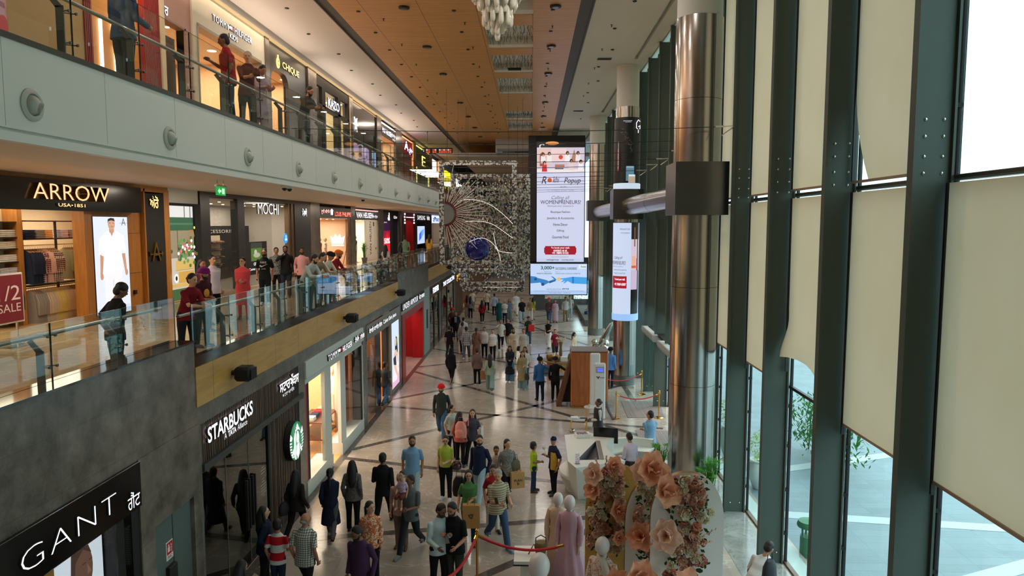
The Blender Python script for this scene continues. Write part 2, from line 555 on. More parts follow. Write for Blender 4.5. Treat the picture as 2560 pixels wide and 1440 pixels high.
mb.box(-6.38,-6.02,-2.5,75.0,ZC + 0.02,ZC + 0.2); mb.box(1.42,1.82,-2.5,57.0,ZC + 0.02,ZC + 0.2)
mb.box(-6.40,-6.36,-2.5,75.0,ZC - 0.02,ZC + 0.2); mb.box(1.80,1.85,-2.5,57.0,ZC - 0.02,ZC + 0.2)
struct(mb.build('trim_1',M_SLOT))
mb = MB()
mb.box(-6.0,4.7,57.0,100.0,12.2,12.5); mb.box(-2.8,1.8,55.0,57.05,12.6,13.0)
mb.box(-2.8,-2.7,55.0,75.0,12.3,13.4)
mb.box(-2.8,1.8,54.96,55.02,12.6,13.6)
struct(mb.build('ceiling_far',mat('far_plaster',(190,188,182),0.7)))
mb = MB()
mb.box(-15,6,-2.9,100,13.9,14.1)
struct(mb.build('roof',M_DARK))
# warm strip in the cove above the upper shop fronts
mb = MB(); mb.box(-9.19,-9.02,2.0,44.0,ZC - 0.135,ZC - 0.122)
o = mb.build('trim_2',glow('cove_light',(255,214,150),0.55)); struct(o)
for yy in (10,22,34):
 l = bpy.data.lights.new('cove_lamp','AREA'); l.shape = 'RECTANGLE'; l.size = 0.3; l.size_y = 11.0; l.energy = 70; l.color = (1.0,0.74,0.46)
 ob = bpy.data.objects.new('cove_lamp',l); COL.objects.link(ob); ob.location = (-9.0,yy,ZC - 0.2); l.energy = 22
# ------------------------------------------------------------------ ends of the hall
mb = MB(); mb.box(-16.4,-16.1,-2.9,100,-0.3,14)
struct(mb.build('wall_left_outer',M_WHITE))
mb = MB(); mb.box(-15,6,99.6,100,0,14); mb.box(-15,-5.7,99.0,99.7,0,14)
struct(mb.build('wall_far',mat('far_wall',(70,62,54),0.6)))
mb = MB(); mb.box(-15,6,-2.9,-2.5,-0.3,14)
struct(mb.build('wall_near',mat('near_wall',(186,178,166),0.7)))
# ------------------------------------------------------------------ left side: galleries
mb = MB()
mb.box(-16.0,XF - 0.1,-2.5,98.0,4.0,Z1,0)
struct(mb.build('floor_gallery',M_GALL))
mb = MB()
mb.box(-16.0,XF - 0.08,-2.5,98.0,Z2 - 0.35,Z2,0)
struct(mb.build('floor_upper_gallery',M_GALL))
mb = MB()
mb.box(-5.62,-5.72,-2.5,57.5,7.84,Z2 + 0.02)
for a in [2.0 + 3.66 * k for k in range(16)]:
 pass
mb.box(-5.60,-5.72,-2.5,57.5,7.70,7.80)
mb.box(-5.66,-5.74,-2.5,57.5,7.79,7.86)
struct(mb.build('trim_3',M_FASW))
mb = MB()
for k in range(30):
 mb.box(-5.6185,-5.63,2.06 + 1.83 * k,2.065 + 1.83 * k,7.86,Z2)
struct(mb.build('trim_4',mat('joint_grey',(150,156,150),0.6)))
mb = MB()
mb.box(-7.4,-5.70,-2.5,98.0,7.74,7.78); mb.box(-7.45,-7.4,-2.5,98.0,7.74,8.0); mb.box(-16.0,-7.4,-2.5,98.0,7.96,8.0)
mb.box(-8.2,-8.0,-2.5,98.0,7.93,7.97)
struct(mb.build('ceiling_gallery',M_SOFF))
mb = MB(); mb.box(-5.60,-5.74,-2.5,57.5,Z2 - 0.01,Z2 + 0.055)
struct(mb.build('trim_5',mat('rail_shoe',(70,74,70),0.35,0.6)))
# near stone bay and the far stone bay, with polished ledges
for i,(y0,y1,zt,zb) in enumerate(((-2.5,11.53,4.85,3.45),(29.5,38.3,4.78,3.42))):
 mb = MB()
 mb.box(XF,XF - 0.4,y0,y1,zb,zt,0)
 mb.box(XF + 0.02,XF - 0.42,y0,y1 + 0.02,zt,zt + 0.03,1)
 struct(mb.build('wall_left_%s' % ('near','far')[i],[M_STONE if i == 0 else M_PIER,M_LEDGE]))
# pale stone strip above the ground-floor fronts, piers between them
mb = MB()
mb.box(XF,XF - 0.35,11.53,29.5,3.42,3.74); mb.box(XF,XF - 0.35,38.3,57.5,3.42,3.74)
for y0,y1 in ((11.40,11.62),(16.66,17.12),(23.10,23.62),(29.62,30.15),(36.5,38.5),(42.7,43.4),(50.9,51.4)):
 mb.box(XF + 0.015,XF - 0.4,y0,y1,0.0,3.43)
struct(mb.build('wall_left_piers',M_PIER))
mb = MB()
mb.box(XF + 0.02,XF - 0.35,9.70,10.06,0,3.46); mb.box(XF + 0.02,XF - 0.35,11.28,11.53,0,3.46); mb.box(XF + 0.02,XF - 0.35,10.06,11.28,2.31,3.46)
struct(mb.build('wall_left_bay',M_STONE))
# veneer fascia of the first gallery
mb = MB()
mb.box(XF + 0.015,XF - 0.06,11.53,29.5,3.74,4.42,0); mb.box(XF + 0.015,XF - 0.06,38.3,57.5,3.74,4.42,0)
struct(mb.build('trim_6',M_FASC))
mb = MB()
mb.box(XF + 0.0,XF - 0.14,11.53,29.5,4.42,4.60); mb.box(XF,XF - 0.14,38.3,57.5,4.42,4.60)
struct(mb.build('trim_7',M_LEDGE))
# fire hose cabinet door in the near pier
d = MB(o=(XF,10.67,0)); d.box(XF - 0.10,XF - 0.04,10.08,11.26,0.02,2.29)
d.box(XF - 0.045,XF - 0.035,10.665,10.675,0.02,2.29,1)
dr = d.build('door_1',[mat('door_green_grey',(84,98,94),0.5),M_DARK],loc=(XF,10.67,0)); struct(dr)
# ------------------------------------------------------------------ glass railings
def railing(name,label,x,ys,zb,zt,zpipe,m,group,post=True,pipe_off=0.22):
 t = thing(name,label,'railing',(x,ys[0],zb),group=group)
 org = (x,ys[0],zb)
 for a,b in zip(ys[:-1],ys[1:]):
  g = MB(org); g.box(x - 0.008,x + 0.008,a + 0.006,b - 0.006,zb,zt)
  g.m = [1,1,1,1,0,0]; g.build('glass_panel',[m,M_EDGE],t)
 p = MB(org); p.tube([(x - pipe_off,ys[0],zpipe),(x - pipe_off,ys[-1],zpipe)],0.027,12)
 p.build('handrail',mat('rail_steel',(150,152,148),0.3,0.9),t,40)
 for y in ys[1:-1]:
  q = MB(org)
  q.box(x - 0.16,x - 0.06,y - 0.05,y - 0.035,zb - 0.25,zpipe - 0.16)
  q.add([(x - 0.16,y - 0.05,zpipe - 0.18),(x - 0.06,y - 0.05,zpipe - 0.18),(x - 0.20,y - 0.05,zpipe - 0.02),(x - 0.26,y - 0.05,zpipe - 0.05),
   (x - 0.16,y - 0.035,zpipe - 0.18),(x - 0.06,y - 0.035,zpipe - 0.18),(x - 0.20,y - 0.035,zpipe - 0.02),(x - 0.26,y - 0.035,zpipe - 0.05)],
   [(0,1,2,3),(7,6,5,4),(0,4,5,1),(1,5,6,2),(2,6,7,3),(3,7,4,0)])
  for dz in (0.18,0.56):
   for dy in (-0.07,0.07):
    q.tube([(x - 0.10,y + dy * 0.2,zb + dz),(x - 0.02,y + dy,zb + dz),(x + 0.03,y + dy,zb + dz)],[0.008,0.008,0.008],6)
    q.tube([(x + 0.012,y + dy,zb + dz),(x + 0.03,y + dy,zb + dz)],0.02,10)
  q.build('post',mat('post_steel',(104,110,108),0.35,0.8),t,40)
 return t
railing('glass_railing','frameless glass railing along the white upper gallery edge',XF - 0.03,[1.2 + 1.52 * k for k in range(38)],Z2 + 0.03,9.95,9.62,M_RAIL2,None)
railing('glass_railing','short glass railing on the polished ledge above the dark stone bay',XF - 0.30,[2.4 + 1.52 * k for k in range(7)],4.88,5.60,5.42,M_RAIL,None)
railing('glass_railing','glass railing above the veneer fascia where people lean over',XF - 0.05,[11.56 + 1.495 * k for k in range(13)],4.55,5.48,5.28,M_RAIL,None)
railing('glass_railing','short glass railing above the grey stone block, past the leaning people',XF - 0.25,[29.6 + 1.45 * k for k in range(7)],4.80,5.55,5.3,M_RAIL,None)
railing('glass_railing','farthest glass railing of the middle level, beyond the grey stone block',XF - 0.05,[38.4 + 1.5 * k for k in range(13)],4.55,5.48,5.28,M_RAIL,None)
# ------------------------------------------------------------------ right side: fins, blinds, glass
FY = [-1.40,1.15,3.70,6.25,8.80,11.36,13.93,16.50,19.07,21.6,24.2,26.3,28.75,31.3,33.85,36.4,38.95,41.5,44.05,46.6,49.15,51.7,54.25,56.8]
def fin(y,zb):
 m = MB((4.6,y,0))
 m.box(4.59,5.05,y,y + 0.035,zb,ZC - 0.02,0)            # web facing the hall
 m.box(4.57,4.61,y - 0.05,y + 0.085,zb,ZC,0)            # inner flange
 m.box(5.03,5.06,y - 0.05,y + 0.085,zb,ZC,0)
 bl = [6.78,7.0,7.62,7.9]
 o = m.build('wall_right_fin',M_FIN,loc=(4.6,y,0)); struct(o)
 b = MB((4.6,y,0))
 for z in ([0.22] if zb < 1 else []) + [7.42,7.62,7.86,8.06]:
  for x in (4.72,4.94):
   b.ball((x,y - 0.004,z),(0.022,0.014,0.022),8,k=4)
 c = b.build('bolt_heads',M_STEEL,o,60)
 return o
for i,y in enumerate(FY):
 door = 20.5 < y < 26.0
 fin(y,2.75 if door else 0.0)
# glass skin
for i in range(len(FY) - 1):
 a,b = FY[i] + 0.0,FY[i + 1]
 lower_open = 20.5 < (a + b) / 2 < 26.2
 m = MB((XG,a,0))
 for z0,z1 in ((2.75 if lower_open else 0.03,3.58),(3.64,7.33),(7.40,ZC + 0.3)):
  m.box(XG,XG + 0.016,a + 0.03,b - 0.03,z0,z1)
 o = m.build('window_%d' % (i + 1),M_PANE,loc=(XG,a,0)); struct(o)
 f = MB((XG,a,0))
 f.box(XG - 0.06,XG + 0.05,a - 0.01,b + 0.01,7.33,7.40,0)
 f.box(XG - 0.10,XG - 0.05,a + 0.12,b - 0.12,7.345,7.385,1)
 f.box(XG - 0.03,XG + 0.03,a,b,3.58,3.64,1)
 f.box(XG - 0.02,XG + 0.03,a - 0.02,a + 0.03,0.0,ZC,2)
 if not lower_open: f.box(XG - 0.03,XG + 0.06,a,b,0.0,0.04,0)
 for z in ([0.6,1.5,2.4,3.2] if not lower_open else [3.2]) + [8.2,9.6,11.0]:
  f.box(XG - 0.07,XG + 0.02,a - 0.03,a + 0.06,z,z + 0.05,2)
 f.build('window_frame',[mat('transom_bronze',(112,96,84),0.4,0.4),M_DARK,M_RUBBER],o)
# sill strip outside the glass and the floor margin under the fins come from the floor mesh
def blind(y0,y1,z0,z1,label,crumple=0.0,side=0.0):
 nx,nz = 10,24
 org = (4.98,y0,z0)
 vs,fs = [],[]
 rr = random.Random(int(y0 * 10 + z0))
 ph = rr.random() * 6
 for i in range(nz + 1):
  w = i / nz
  for j in range(nx + 1):
   u = j / nx
   y = y0 + (y1 - y0) * u
   z = z0 + (z1 - z0) * w
   x = 4.98 + 0.012 * math.sin(3 * u + ph) * (1 - w)
   if crumple:
    k = max(0.0,1 - w * 3.2)
    x += crumple * k * (0.10 * math.sin(5 * u + 9 * w + ph) + 0.06 * math.sin(11 * u - 5 * w))
    z += crumple * k * (0.10 * math.sin(2.6 * u + ph) + 0.05 * math.sin(9 * u))
   if side:
    k2 = max(0.0,1 - w * 4.0)
    y = y0 + (y1 - y0) * (u + (1 - u) * 0) if side == 0 else y0 + side * k2 * k2 * (1 - u) * 0.0 + (y1 - y0) * u
    if j >= nx - 3: y -= 0.0
    y = y - side * (k2 ** 2) * (u if side > 0 else 0) * 0.22 * (y1 - y0)
   vs.append((x,y,z))
 for i in range(nz):
  for j in range(nx):
   a = i * (nx + 1) + j
   fs.append((a,a + 1,a + nx + 2,a + nx + 1))
 t = thing('roller_blind',label,'blind',org,group=None)
 m = MB(org); m.add(vs,fs); m.build('fabric',M_BLIND,t,50)
 if not crumple:
  b = MB(org); b.box(4.965,4.995,y0,y1,z0 - 0.035,z0 + 0.005)
  b.build('bottom_bar',mat('blind_bar',(150,126,104),0.5),t)
 for y in (y0 - 0.01,y1 + 0.01):
  g = MB(org); g.box(4.955,5.005,y - 0.018,y + 0.018,z0 - (0.18 if z0 < 7 else 0.0),z1)
  g.build('side_guide',M_DARK,t)
 return t
ORD = ['nearest','second','third','fourth','fifth','sixth','seventh','eighth','ninth','tenth','eleventh','twelfth','thirteenth','fourteenth','fifteenth','sixteenth','seventeenth','eighteenth','nineteenth','twentieth']
for j in range(len(FY) - 1):
 a,b = FY[j] + 0.13,FY[j + 1] - 0.10
 i = j - 2
 n = ORD[i - 1] if i > 0 else ('third','second','first')[-i] + ' near'
 if i != 1:
  blind(a,b,7.47,ZC + 0.15,'cream upper blind in the %s fin bay, hanging to the transom' % n if i != 2 else 'cream upper blind with a pulled-in lower corner, beside the uncovered bright pane',0.0,1.0 if i == 2 else 0.0)
 lowz = {1: 3.64,2: 3.64,3: 4.12,4: 3.66,5: 3.66}.get(i,3.66)
 if 20.5 < a < 26.2: lowz = 3.66
 blind(a,b,lowz,7.30,'crumpled cream lower blind with a ragged hem, hanging short above green shrubs' if i == 3 else 'cream lower blind in the %s fin bay, below the transom' % n,1.0 if i == 3 else 0.0)
# ------------------------------------------------------------------ round columns in steel with pipe and box collars
CYS = [17.45,30.2,43.9,57.2]
for i,cyy in enumerate(CYS[:3]):
 r = (0.55,0.485,0.485)[i]
 cx = 3.97
 t = MB((cx,cyy,0))
 t.lathe([(r + 0.01,0),(r + 0.01,0.42)],(cx,cyy,0),40,2)
 t.lathe([(r - 0.02,11.6),(r - 0.02,ZC + 0.02)],(cx,cyy,0),40,1)
 for z0,z1 in ((0.42,2.9),(2.9,5.3),(5.3,7.7),(7.7,9.75),(9.75,11.65)):
  t.lathe([(r,z0 + 0.004),(r,z1 - 0.004)],(cx,cyy,0),64,0)
 for a in (0.5,2.0,3.6,5.2):
  t.box(cx + r * math.cos(a) - 0.004,cx + r * math.cos(a) + 0.004,cyy + r * math.sin(a) - 0.004,cyy + r * math.sin(a) + 0.004,0.42,11.65,3)
 o = t.build('column',[M_CHROME,M_WHITE,M_PIER,M_DARK],None,40,loc=(cx,cyy,0)); struct(o)
# horizontal steel tube with flared box collars
pt = struct(thing('beam',None,None,(3.97,17.45,7.5)))
org = (3.97,17.45,7.5)
def collar(y,r,s=0.62):
 m = MB(org)
 c = 3.97; z = 7.65
 m.box(c - s,c + s,y - s,y + s,z - s,z + s,c=0.012)
 for yy,sg in ((y - s,-1),(y + s,1)):
  vs = []
  for k in range(4):
   px,pz = ((-1,-1),(1,-1),(1,1),(-1,1))[k]
   vs.append((c + px * s,yy,z + pz * s))
  for k in range(4):
   px,pz = ((-1,-1),(1,-1),(1,1),(-1,1))[k]
   vs.append((c + px * s * 0.72,yy + sg * 0.02,z + pz * s * 0.72))
  m.add(vs,[(0,1,5,4),(1,2,6,5),(2,3,7,6),(3,0,4,7),(4,5,6,7)])
 return m.build('collar_box',mat('collar_steel',(116,113,110),0.3,1.0,var=0.06,scale=2.0),pt,30)
for y,r in ((17.45,0.55),(30.2,0.485),(43.9,0.485)):
 collar(y,r)
m = MB(org); m.tube([(3.97,18.0,7.55),(3.97,29.6,7.55)],0.34,32); m.build('tube',M_CHROME,pt,40)
m = MB(org); m.tube([(3.97,30.8,7.55),(3.97,43.3,7.55)],0.34,32); m.build('tube',M_CHROME,pt,40)
for k in range(12):
 m = MB(org); yy = 18.4 + k * 1.0
 m.tube([(3.97,yy,7.55),(3.97,yy + 0.015,7.55)],0.343,32)
 if k % 4 == 1: m.build('joint_ring',M_DARK,pt,40)
# ------------------------------------------------------------------ outdoors beyond the glass
M_PAVE = stone('street_paving',(122,140,148),(142,156,162),0.5,0.5,0.15,(0.9,0.32,'z'),0.3,0.72,0.2)
mb = MB(); mb.box(5.3,60,-20,120,-0.4,-0.06,0)
for a in [(5.3,6.2,18,12.0),(5.3,11.8,18,8.6),(5.3,12.0,20,18.5),(5.3,16.6,20,14.6),(5.3,19.0,24,26.0)]:
 d = Vector((a[2] - a[0],a[3] - a[1])).normalized(); n = Vector((-d.y,d.x)) * 0.2
 mb.add([(a[0] + n.x,a[1] + n.y,-0.055),(a[0] - n.x,a[1] - n.y,-0.055),(a[2] - n.x,a[3] - n.y,-0.055),(a[2] + n.x,a[3] + n.y,-0.055)],[(0,1,2,3)],1)
struct(mb.build('ground_outside',[M_PAVE,mat('pale_paving',(166,180,182),0.5)]))
mb = MB(); mb.box(5.15,5.5,0,100,-0.3,0.015)
struct(mb.build('trim_8',mat('kerb_stone',(176,192,188),0.4)))
# added ceiling fill: rows over the two galleries and under the unlit hall discs
def ceiling_lamp_and_fill(x,y,z,e,col=(1.0,0.86,0.70),s=0.5):
 l = bpy.data.lights.new('ceiling_lamp_and_fill','AREA'); l.shape = 'DISK'; l.size = s; l.energy = e; l.color = col
 ob = bpy.data.objects.new('ceiling_lamp_and_fill',l); COL.objects.link(ob); ob.location = (x,y,z)
for k in range(8):
 ceiling_lamp_and_fill(-9.0,8 + 7.0 * k,7.9,95,s=1.2)
for k in range(7):
 ceiling_lamp_and_fill(-7.6,9 + 7.5 * k,ZC - 0.05,45,s=1.0)
for yy in (10,22,34,46):  # uplights added to lift the upper gallery ceiling, no fitting there
 l = bpy.data.lights.new('fill_uplight','AREA'); l.shape = 'RECTANGLE'; l.size = 0.2; l.size_y = 11.0; l.energy = 60; l.color = (1.0,0.84,0.72)
 ob = bpy.data.objects.new('fill_uplight',l); COL.objects.link(ob); ob.location = (-8.7,yy,12.3); ob.rotation_euler = (0,R(-150),0)
for k in range(9):  # added fill at the dark hall discs, brightens the floor
 for x in (-3.88,0.69):
  ceiling_lamp_and_fill(x,12.5 + 4.8 * k,ZC - 0.08,55,(1.0,0.95,0.88),0.3)
# ------------------------------------------------------------------ shop fronts: helpers
UY,VZ = (0,1,0),(0,0,1)
W_ON = lambda k=2.2: glow('letter_white_%g' % k,(250,250,255),0.75 + 0.22 * k)
def spot_room(x,y,z,sx,sy,energy,col=(1.0,0.82,0.62)):
 l = bpy.data.lights.new('shop_lamp','AREA'); l.shape = 'RECTANGLE'; l.size = sx; l.size_y = sy; l.energy = energy; l.color = col
 ob = bpy.data.objects.new('shop_lamp',l); COL.objects.link(ob); ob.location = (x,y,z)
 return ob
def room(y0,y1,z0,z1,xf,depth,wallc,floorc,ceilc,energy=60,col=(1.0,0.80,0.58),spots=True):
 """the inside of a shop: back and side walls, floor and ceiling, lit by its own ceiling lamps"""
 m = MB(); x0 = xf - depth; t = 0.05
 m.box(x0 - t,x0,y0,y1,z0,z1,0)
 m.box(x0,xf - 0.06,y0,y0 + t,z0,z1,0); m.box(x0,xf - 0.06,y1 - t,y1,z0,z1,0)
 m.box(x0,xf - 0.02,y0,y1,z0 + 0.001,z0 + 0.012,1)
 m.box(x0,xf - 0.02,y0,y1,z1 - t,z1,2)
 if spots:
  n = max(1,int((y1 - y0) / 1.2))
  for k in range(n):
   for q in (0.3,0.7):
    m.lathe([(0.06,0),(0.06,0.02)],(xf - depth * q,y0 + (k + 0.5) * (y1 - y0) / n,z1 - t - 0.02),8,3)
 o = m.build('wall_shop',[mat('room_%d_%d_%d' % wallc,wallc,0.7),mat('room_floor_%d_%d_%d' % floorc,floorc,0.25,var=0.15),mat('room_ceil_%d_%d_%d' % ceilc,ceilc,0.7),glow('downlight_warm',(255,232,190),6)])
 struct(o)
 if energy:
  spot_room(xf - depth * 0.5,(y0 + y1) / 2,z1 - 0.12,depth * 0.7,(y1 - y0) * 0.8,energy,col)
 return o
def front(name,boxes,m,x):
 b = MB()
 for (y0,y1,z0,z1,*d) in boxes:
  dd = d[0] if d else 0.1
  b.box(x - dd,x + (d[1] if len(d) > 1 else 0.0),y0,y1,z0,z1)
 return struct(b.build(name,m))
def picture(t,o,W,H,shapes,name='picture',u=UY,v=VZ,strength=1.0,origin=(0,0,0),lit=True):
 """a flat printed or backlit picture: layered shapes in unit coordinates, one mesh"""
 u_,v_ = Vector(u).normalized(),Vector(v).normalized(); w = u_.cross(v_)
 b = MB(origin); mats = []; idx = {}
 o = Vector(o) - u_ * W / 2 - v_ * H / 2
 for k,(c,kind,*p) in enumerate(shapes):
  key = ('pic_%d_%d_%d_%g' % (c + (strength,))) if lit else 'print_%d_%d_%d' % c
  mm = glow(key,c,strength) if lit else mat(key,c,0.5)
  if key not in idx: idx[key] = len(mats); mats.append(mm)
  if kind == 'r':
   x0,y0,x1,y1 = p; poly = [(x0,y0),(x1,y0),(x1,y1),(x0,y1)]
  elif kind == 'e':
   cx,cy_,rx,ry = p; poly = [(cx + rx * math.cos(a * math.pi / 10),cy_ + ry * math.sin(a * math.pi / 10)) for a in range(20)]
  else:
   poly = p[0]
  q = o + w * (0.0012 * k)
  b.add([tuple(q + u_ * (a * W) + v_ * (c2 * H)) for a,c2 in poly],[tuple(range(len(poly)))],idx[key])
 return b.build(name,mats,t)
def bx(y0,y1,z0,z1,x0,x1,m,name,parent,org,c=0.0):
 b = MB(org); b.box(x0,x1,y0,y1,z0,z1,c=c)
 return b.build(name,m,parent)
def sign(label,y0,y1,z0,z1,x,m,d=0.12,name='shop_sign'):
 org = (x,(y0 + y1) / 2,(z0 + z1) / 2)
 t = thing(name,label,'sign',org)
 bx(y0,y1,z0,z1,x - 0.02,x + d,m,'board',t,org,0.006)
 return t,org
def letters(t,org,s,y0,y1,z0,z1,x,m,depth=0.03,bold=0.0,name='lettering',**k):
 return text(s,name,m,t,(x,(y0 + y1) / 2,(z0 + z1) / 2),UY,VZ,y1 - y0,z1 - z0,depth,bold,0.0,org,**k)
WOOD_ARROW = wood('honey_veneer',(190,128,58),(170,108,44),2,1.4,0.35,9.0)
M_GOLD = mat('gold_metal',(222,170,84),0.18,1.0)
G_GOLD = glow('letter_gold',(255,214,130),1.6)
M_GREYP = stone('pillar_stone',(104,100,96),(140,134,126),2.0,0.25,0.3,None,0.5)
M_CREAM = mat('cream_paint',(214,198,170),0.6,var=0.02)
M_WHITEP = mat('white_lacquer',(226,226,220),0.3,var=0.01)
M_RED = mat('red_lacquer',(168,22,28),0.3,var=0.05)
# garments: one hanging shirt per colour, then copies along the rails
def garment(col,kind='plain',c2=(240,240,235),L=0.78,w=0.44):
 t = thing('hanging_shirt','','shirt',(0,0,-50))
 rr = random.Random(sum(col) + int(L * 100))
 vs,fs = [],[]
 prof = [(0.0,0.06,0.018),(-0.03,0.10,0.02),(-0.09,0.20,0.03),(-0.13,0.225,0.035),(-0.25,0.215,0.036),(-0.5,0.21,0.04),(-L,0.22,0.042)]
 n = 12
 for z,hw,hd in prof:
  for k in range(n):
   a = 2 * math.pi * k / n
   vs.append((hw * (w / 0.44) * math.cos(a) + rr.uniform(-.006,.006),hd * math.sin(a) * (1 + 0.25 * math.sin(3 * a + z * 9)),z + 0.006 * math.sin(4 * a) * (z < -0.6)))
 for i in range(len(prof) - 1):
  for k in range(n):
   a,b = i * n + k,i * n + (k + 1) % n
   fs.append((a,a + n,b + n,b))
 fs.append(tuple(range((len(prof) - 1) * n,len(prof) * n)))
 m = MB(); m.add(vs,fs)
 m.build('body',cloth('shirt',kind,col,c2,1.0),t,60)
 for s in (-1,1):
  m = MB(); m.tube([(s * 0.18 * w / 0.44,0,-0.09),(s * 0.235 * w / 0.44,0.005,-0.30),(s * 0.225 * w / 0.44,0.02,-0.62)],[0.035,0.05,0.04],8)
  m.build('sleeve',cloth('shirt',kind,col,c2,1.0),t,60)
 m = MB(); m.tube([(-0.16,0,-0.07),(0,0,0.02),(0.16,0,-0.07)],0.009,6); m.tube([(0,0,0.02),(0,0,0.07),(0.02,0,0.09),(0.03,0,0.07)],0.004,5)
 m.build('hanger',WOOD_ARROW,t)
 return t
def rail_of(x,ys,z,cols,where,L=0.78,group=None,tilt=0.0):
 protos = {}
 i = 0
 for y in ys:
  c = cols[min(int(i * len(cols) / len(ys)),len(cols) - 1)]
  nm,col = c[0],c[1]
  kind = c[2] if len(c) > 2 else 'plain'
  c2 = c[3] if len(c) > 3 else (240,240,235)
  lab = 'hanging %s shirt on %s' % (nm,where)
  if nm not in protos:
   g = garment(col,kind,c2,L); protos[nm] = g
  else:
   g = dup(protos[nm],(0,0,0))
  g.location = (x,y,z - 0.09); g.rotation_euler = (0,0,tilt + rnd.uniform(-0.1,0.1))
  g['label'] = lab; g['group'] = '%s shirts on %s' % (nm,where)
  i += 1
def stack(x,y,z,cols,where,w=0.30,d=0.24):
 for k,(nm,col) in enumerate(cols):
  t = MB((x,y,z + k * 0.045)); j = rnd.uniform(-0.012,0.012)
  t.box(x - d / 2,x + d / 2,y - w / 2 + j,y + w / 2 + j,z + k * 0.045,z + k * 0.045 + 0.042,c=0.014)
  o = t.build('folded_shirt',cloth('folded','plain',col),None,40,loc=(x,y,z + k * 0.045))
  tag(o,'folded %s shirt in a stack on %s' % (nm,where),'shirt','%s folded shirts on %s' % (nm,where))
def mannequin(x,y,z,rz,label,skin,top,bottom,h=1.75,long=False,head=True):
 """a standing shop mannequin: smooth body, shirt and trousers or a long dress"""
 t = thing('mannequin',label,'mannequin',(x,y,z),rz)
 s = h / 1.75
 b = MB()
 if head:
  b.ball((0,0.01,1.63 * s),(0.075 * s,0.095 * s,0.115 * s),16,k=10)
 b.lathe([(0.05 * s,1.40 * s),(0.045 * s,1.5 * s),(0.05 * s,1.57 * s)],(0,0,0),14)
 for sg in (-1,1):
  b.tube([(sg * 0.19 * s,0,1.40 * s),(sg * 0.235 * s,-0.01,1.12 * s),(sg * 0.24 * s,0.05,0.86 * s),(sg * 0.235 * s,0.07,0.75 * s)],[0.05 * s,0.042 * s,0.032 * s,0.026 * s],10)
  b.tube([(sg * 0.09 * s,0,0.9 * s),(sg * 0.1 * s,0.01,0.5 * s),(sg * 0.1 * s,-0.01,0.08 * s),(sg * 0.1 * s,0.09,0.03 * s)],[0.085 * s,0.06 * s,0.04 * s,0.035 * s],10)
 b.build('body',mat('mannequin_%d_%d_%d' % skin,skin,0.35),t,60)
 b = MB(); b.lathe([(0.15 * s,0.86 * s),(0.155 * s,1.0 * s),(0.14 * s,1.12 * s),(0.17 * s,1.3 * s),(0.18 * s,1.38 * s),(0.12 * s,1.45 * s),(0.055 * s,1.48 * s)],(0,0,0),18,sx=1.12,sy=0.72)
 for sg in (-1,1):
  b.tube([(sg * 0.16 * s,0,1.41 * s),(sg * 0.235 * s,-0.01,1.15 * s)] + ([(sg * 0.25 * s,0.05,0.86 * s)] if long else []),[0.065 * s,0.062 * s,0.045 * s] if long else [0.065 * s,0.064 * s],10)
 b.build('top',top,t,60)
 b = MB()
 if long:
  b.lathe([(0.30 * s,0.12 * s),(0.25 * s,0.5 * s),(0.17 * s,0.9 * s),(0.13 * s,1.1 * s)],(0,0,0),20,sx=1.1,sy=0.85)
 else:
  b.lathe([(0.155 * s,0.8 * s),(0.16 * s,0.92 * s),(0.14 * s,1.0 * s)],(0,0,0),16,sx=1.05,sy=0.75)
  for sg in (-1,1):
   b.tube([(sg * 0.085 * s,0,0.9 * s),(sg * 0.1 * s,0.0,0.5 * s),(sg * 0.105 * s,0,0.06 * s)],[0.095 * s,0.075 * s,0.06 * s],12)
 b.build('skirt' if long else 'trousers',bottom,t,60)
 b = MB(); b.lathe([(0.2 * s,0),(0.2 * s,0.012 * s)],(0,0,0),20); b.build('stand',M_STEEL,t,40)
 return t
# ------------------------------------------------------------------ middle gallery
zt = 8.0
front('wall_menswear',[(10,22.2,7.87,zt,0.3,0.04),(17.97,18.28,Z1,7.87,0.3,0.02),(18.28,20.75,Z1,7.87,0.3,-0.06),(20.75,20.82,Z1,7.87,0.3,0.06),(21.90,22.22,Z1,7.87,0.3,0.06),(20.34,21.92,7.78,7.87,0.3,0.06)],WOOD_ARROW,X1)
m = MB(); m.box(X1 - 0.058,X1 - 0.054,18.28,20.75,6.55,6.56); m.box(X1 - 0.058,X1 - 0.054,18.28,20.75,5.4,5.41); struct(m.build('trim_9',M_DARK))
room(9.5,24.3,Z1,7.6,X1,4.0,(222,202,168),(196,160,112),(120,108,92),420,(1.0,0.84,0.64))
t,org = sign('long black sign board with raised gold block letters over the menswear shop',10.0,20.34,7.14,7.86,X1,M_BLACK,0.22)
letters(t,org,'ARROW',15.75,18.62,7.39,7.76,X1 + 0.22,M_GOLD,0.10,0.012)
letters(t,org,'ARROW',15.73,18.60,7.39,7.76,X1 + 0.322,glow('letter_amber_edge',(255,206,150),1.1),0.004,-0.012,'letter_face')
letters(t,org,'USA•1851',16.66,17.68,7.235,7.315,X1 + 0.22,glow('letter_amber',(255,196,130),1.5),0.04,0.01)
t,org = sign('slim black upright panel with gold script and a gold letter A pierced by an arrow',20.82,21.88,Z1,7.74,X1,M_BLACKM,0.05)
letters(t,org,'ਐਰੋ',21.02,21.52,7.30,7.68,X1 + 0.05,G_GOLD,0.05,0.02)
letters(t,org,'A',21.0,21.5,5.70,6.28,X1 + 0.05,M_GOLD,0.07,0.0,'emblem_letter')
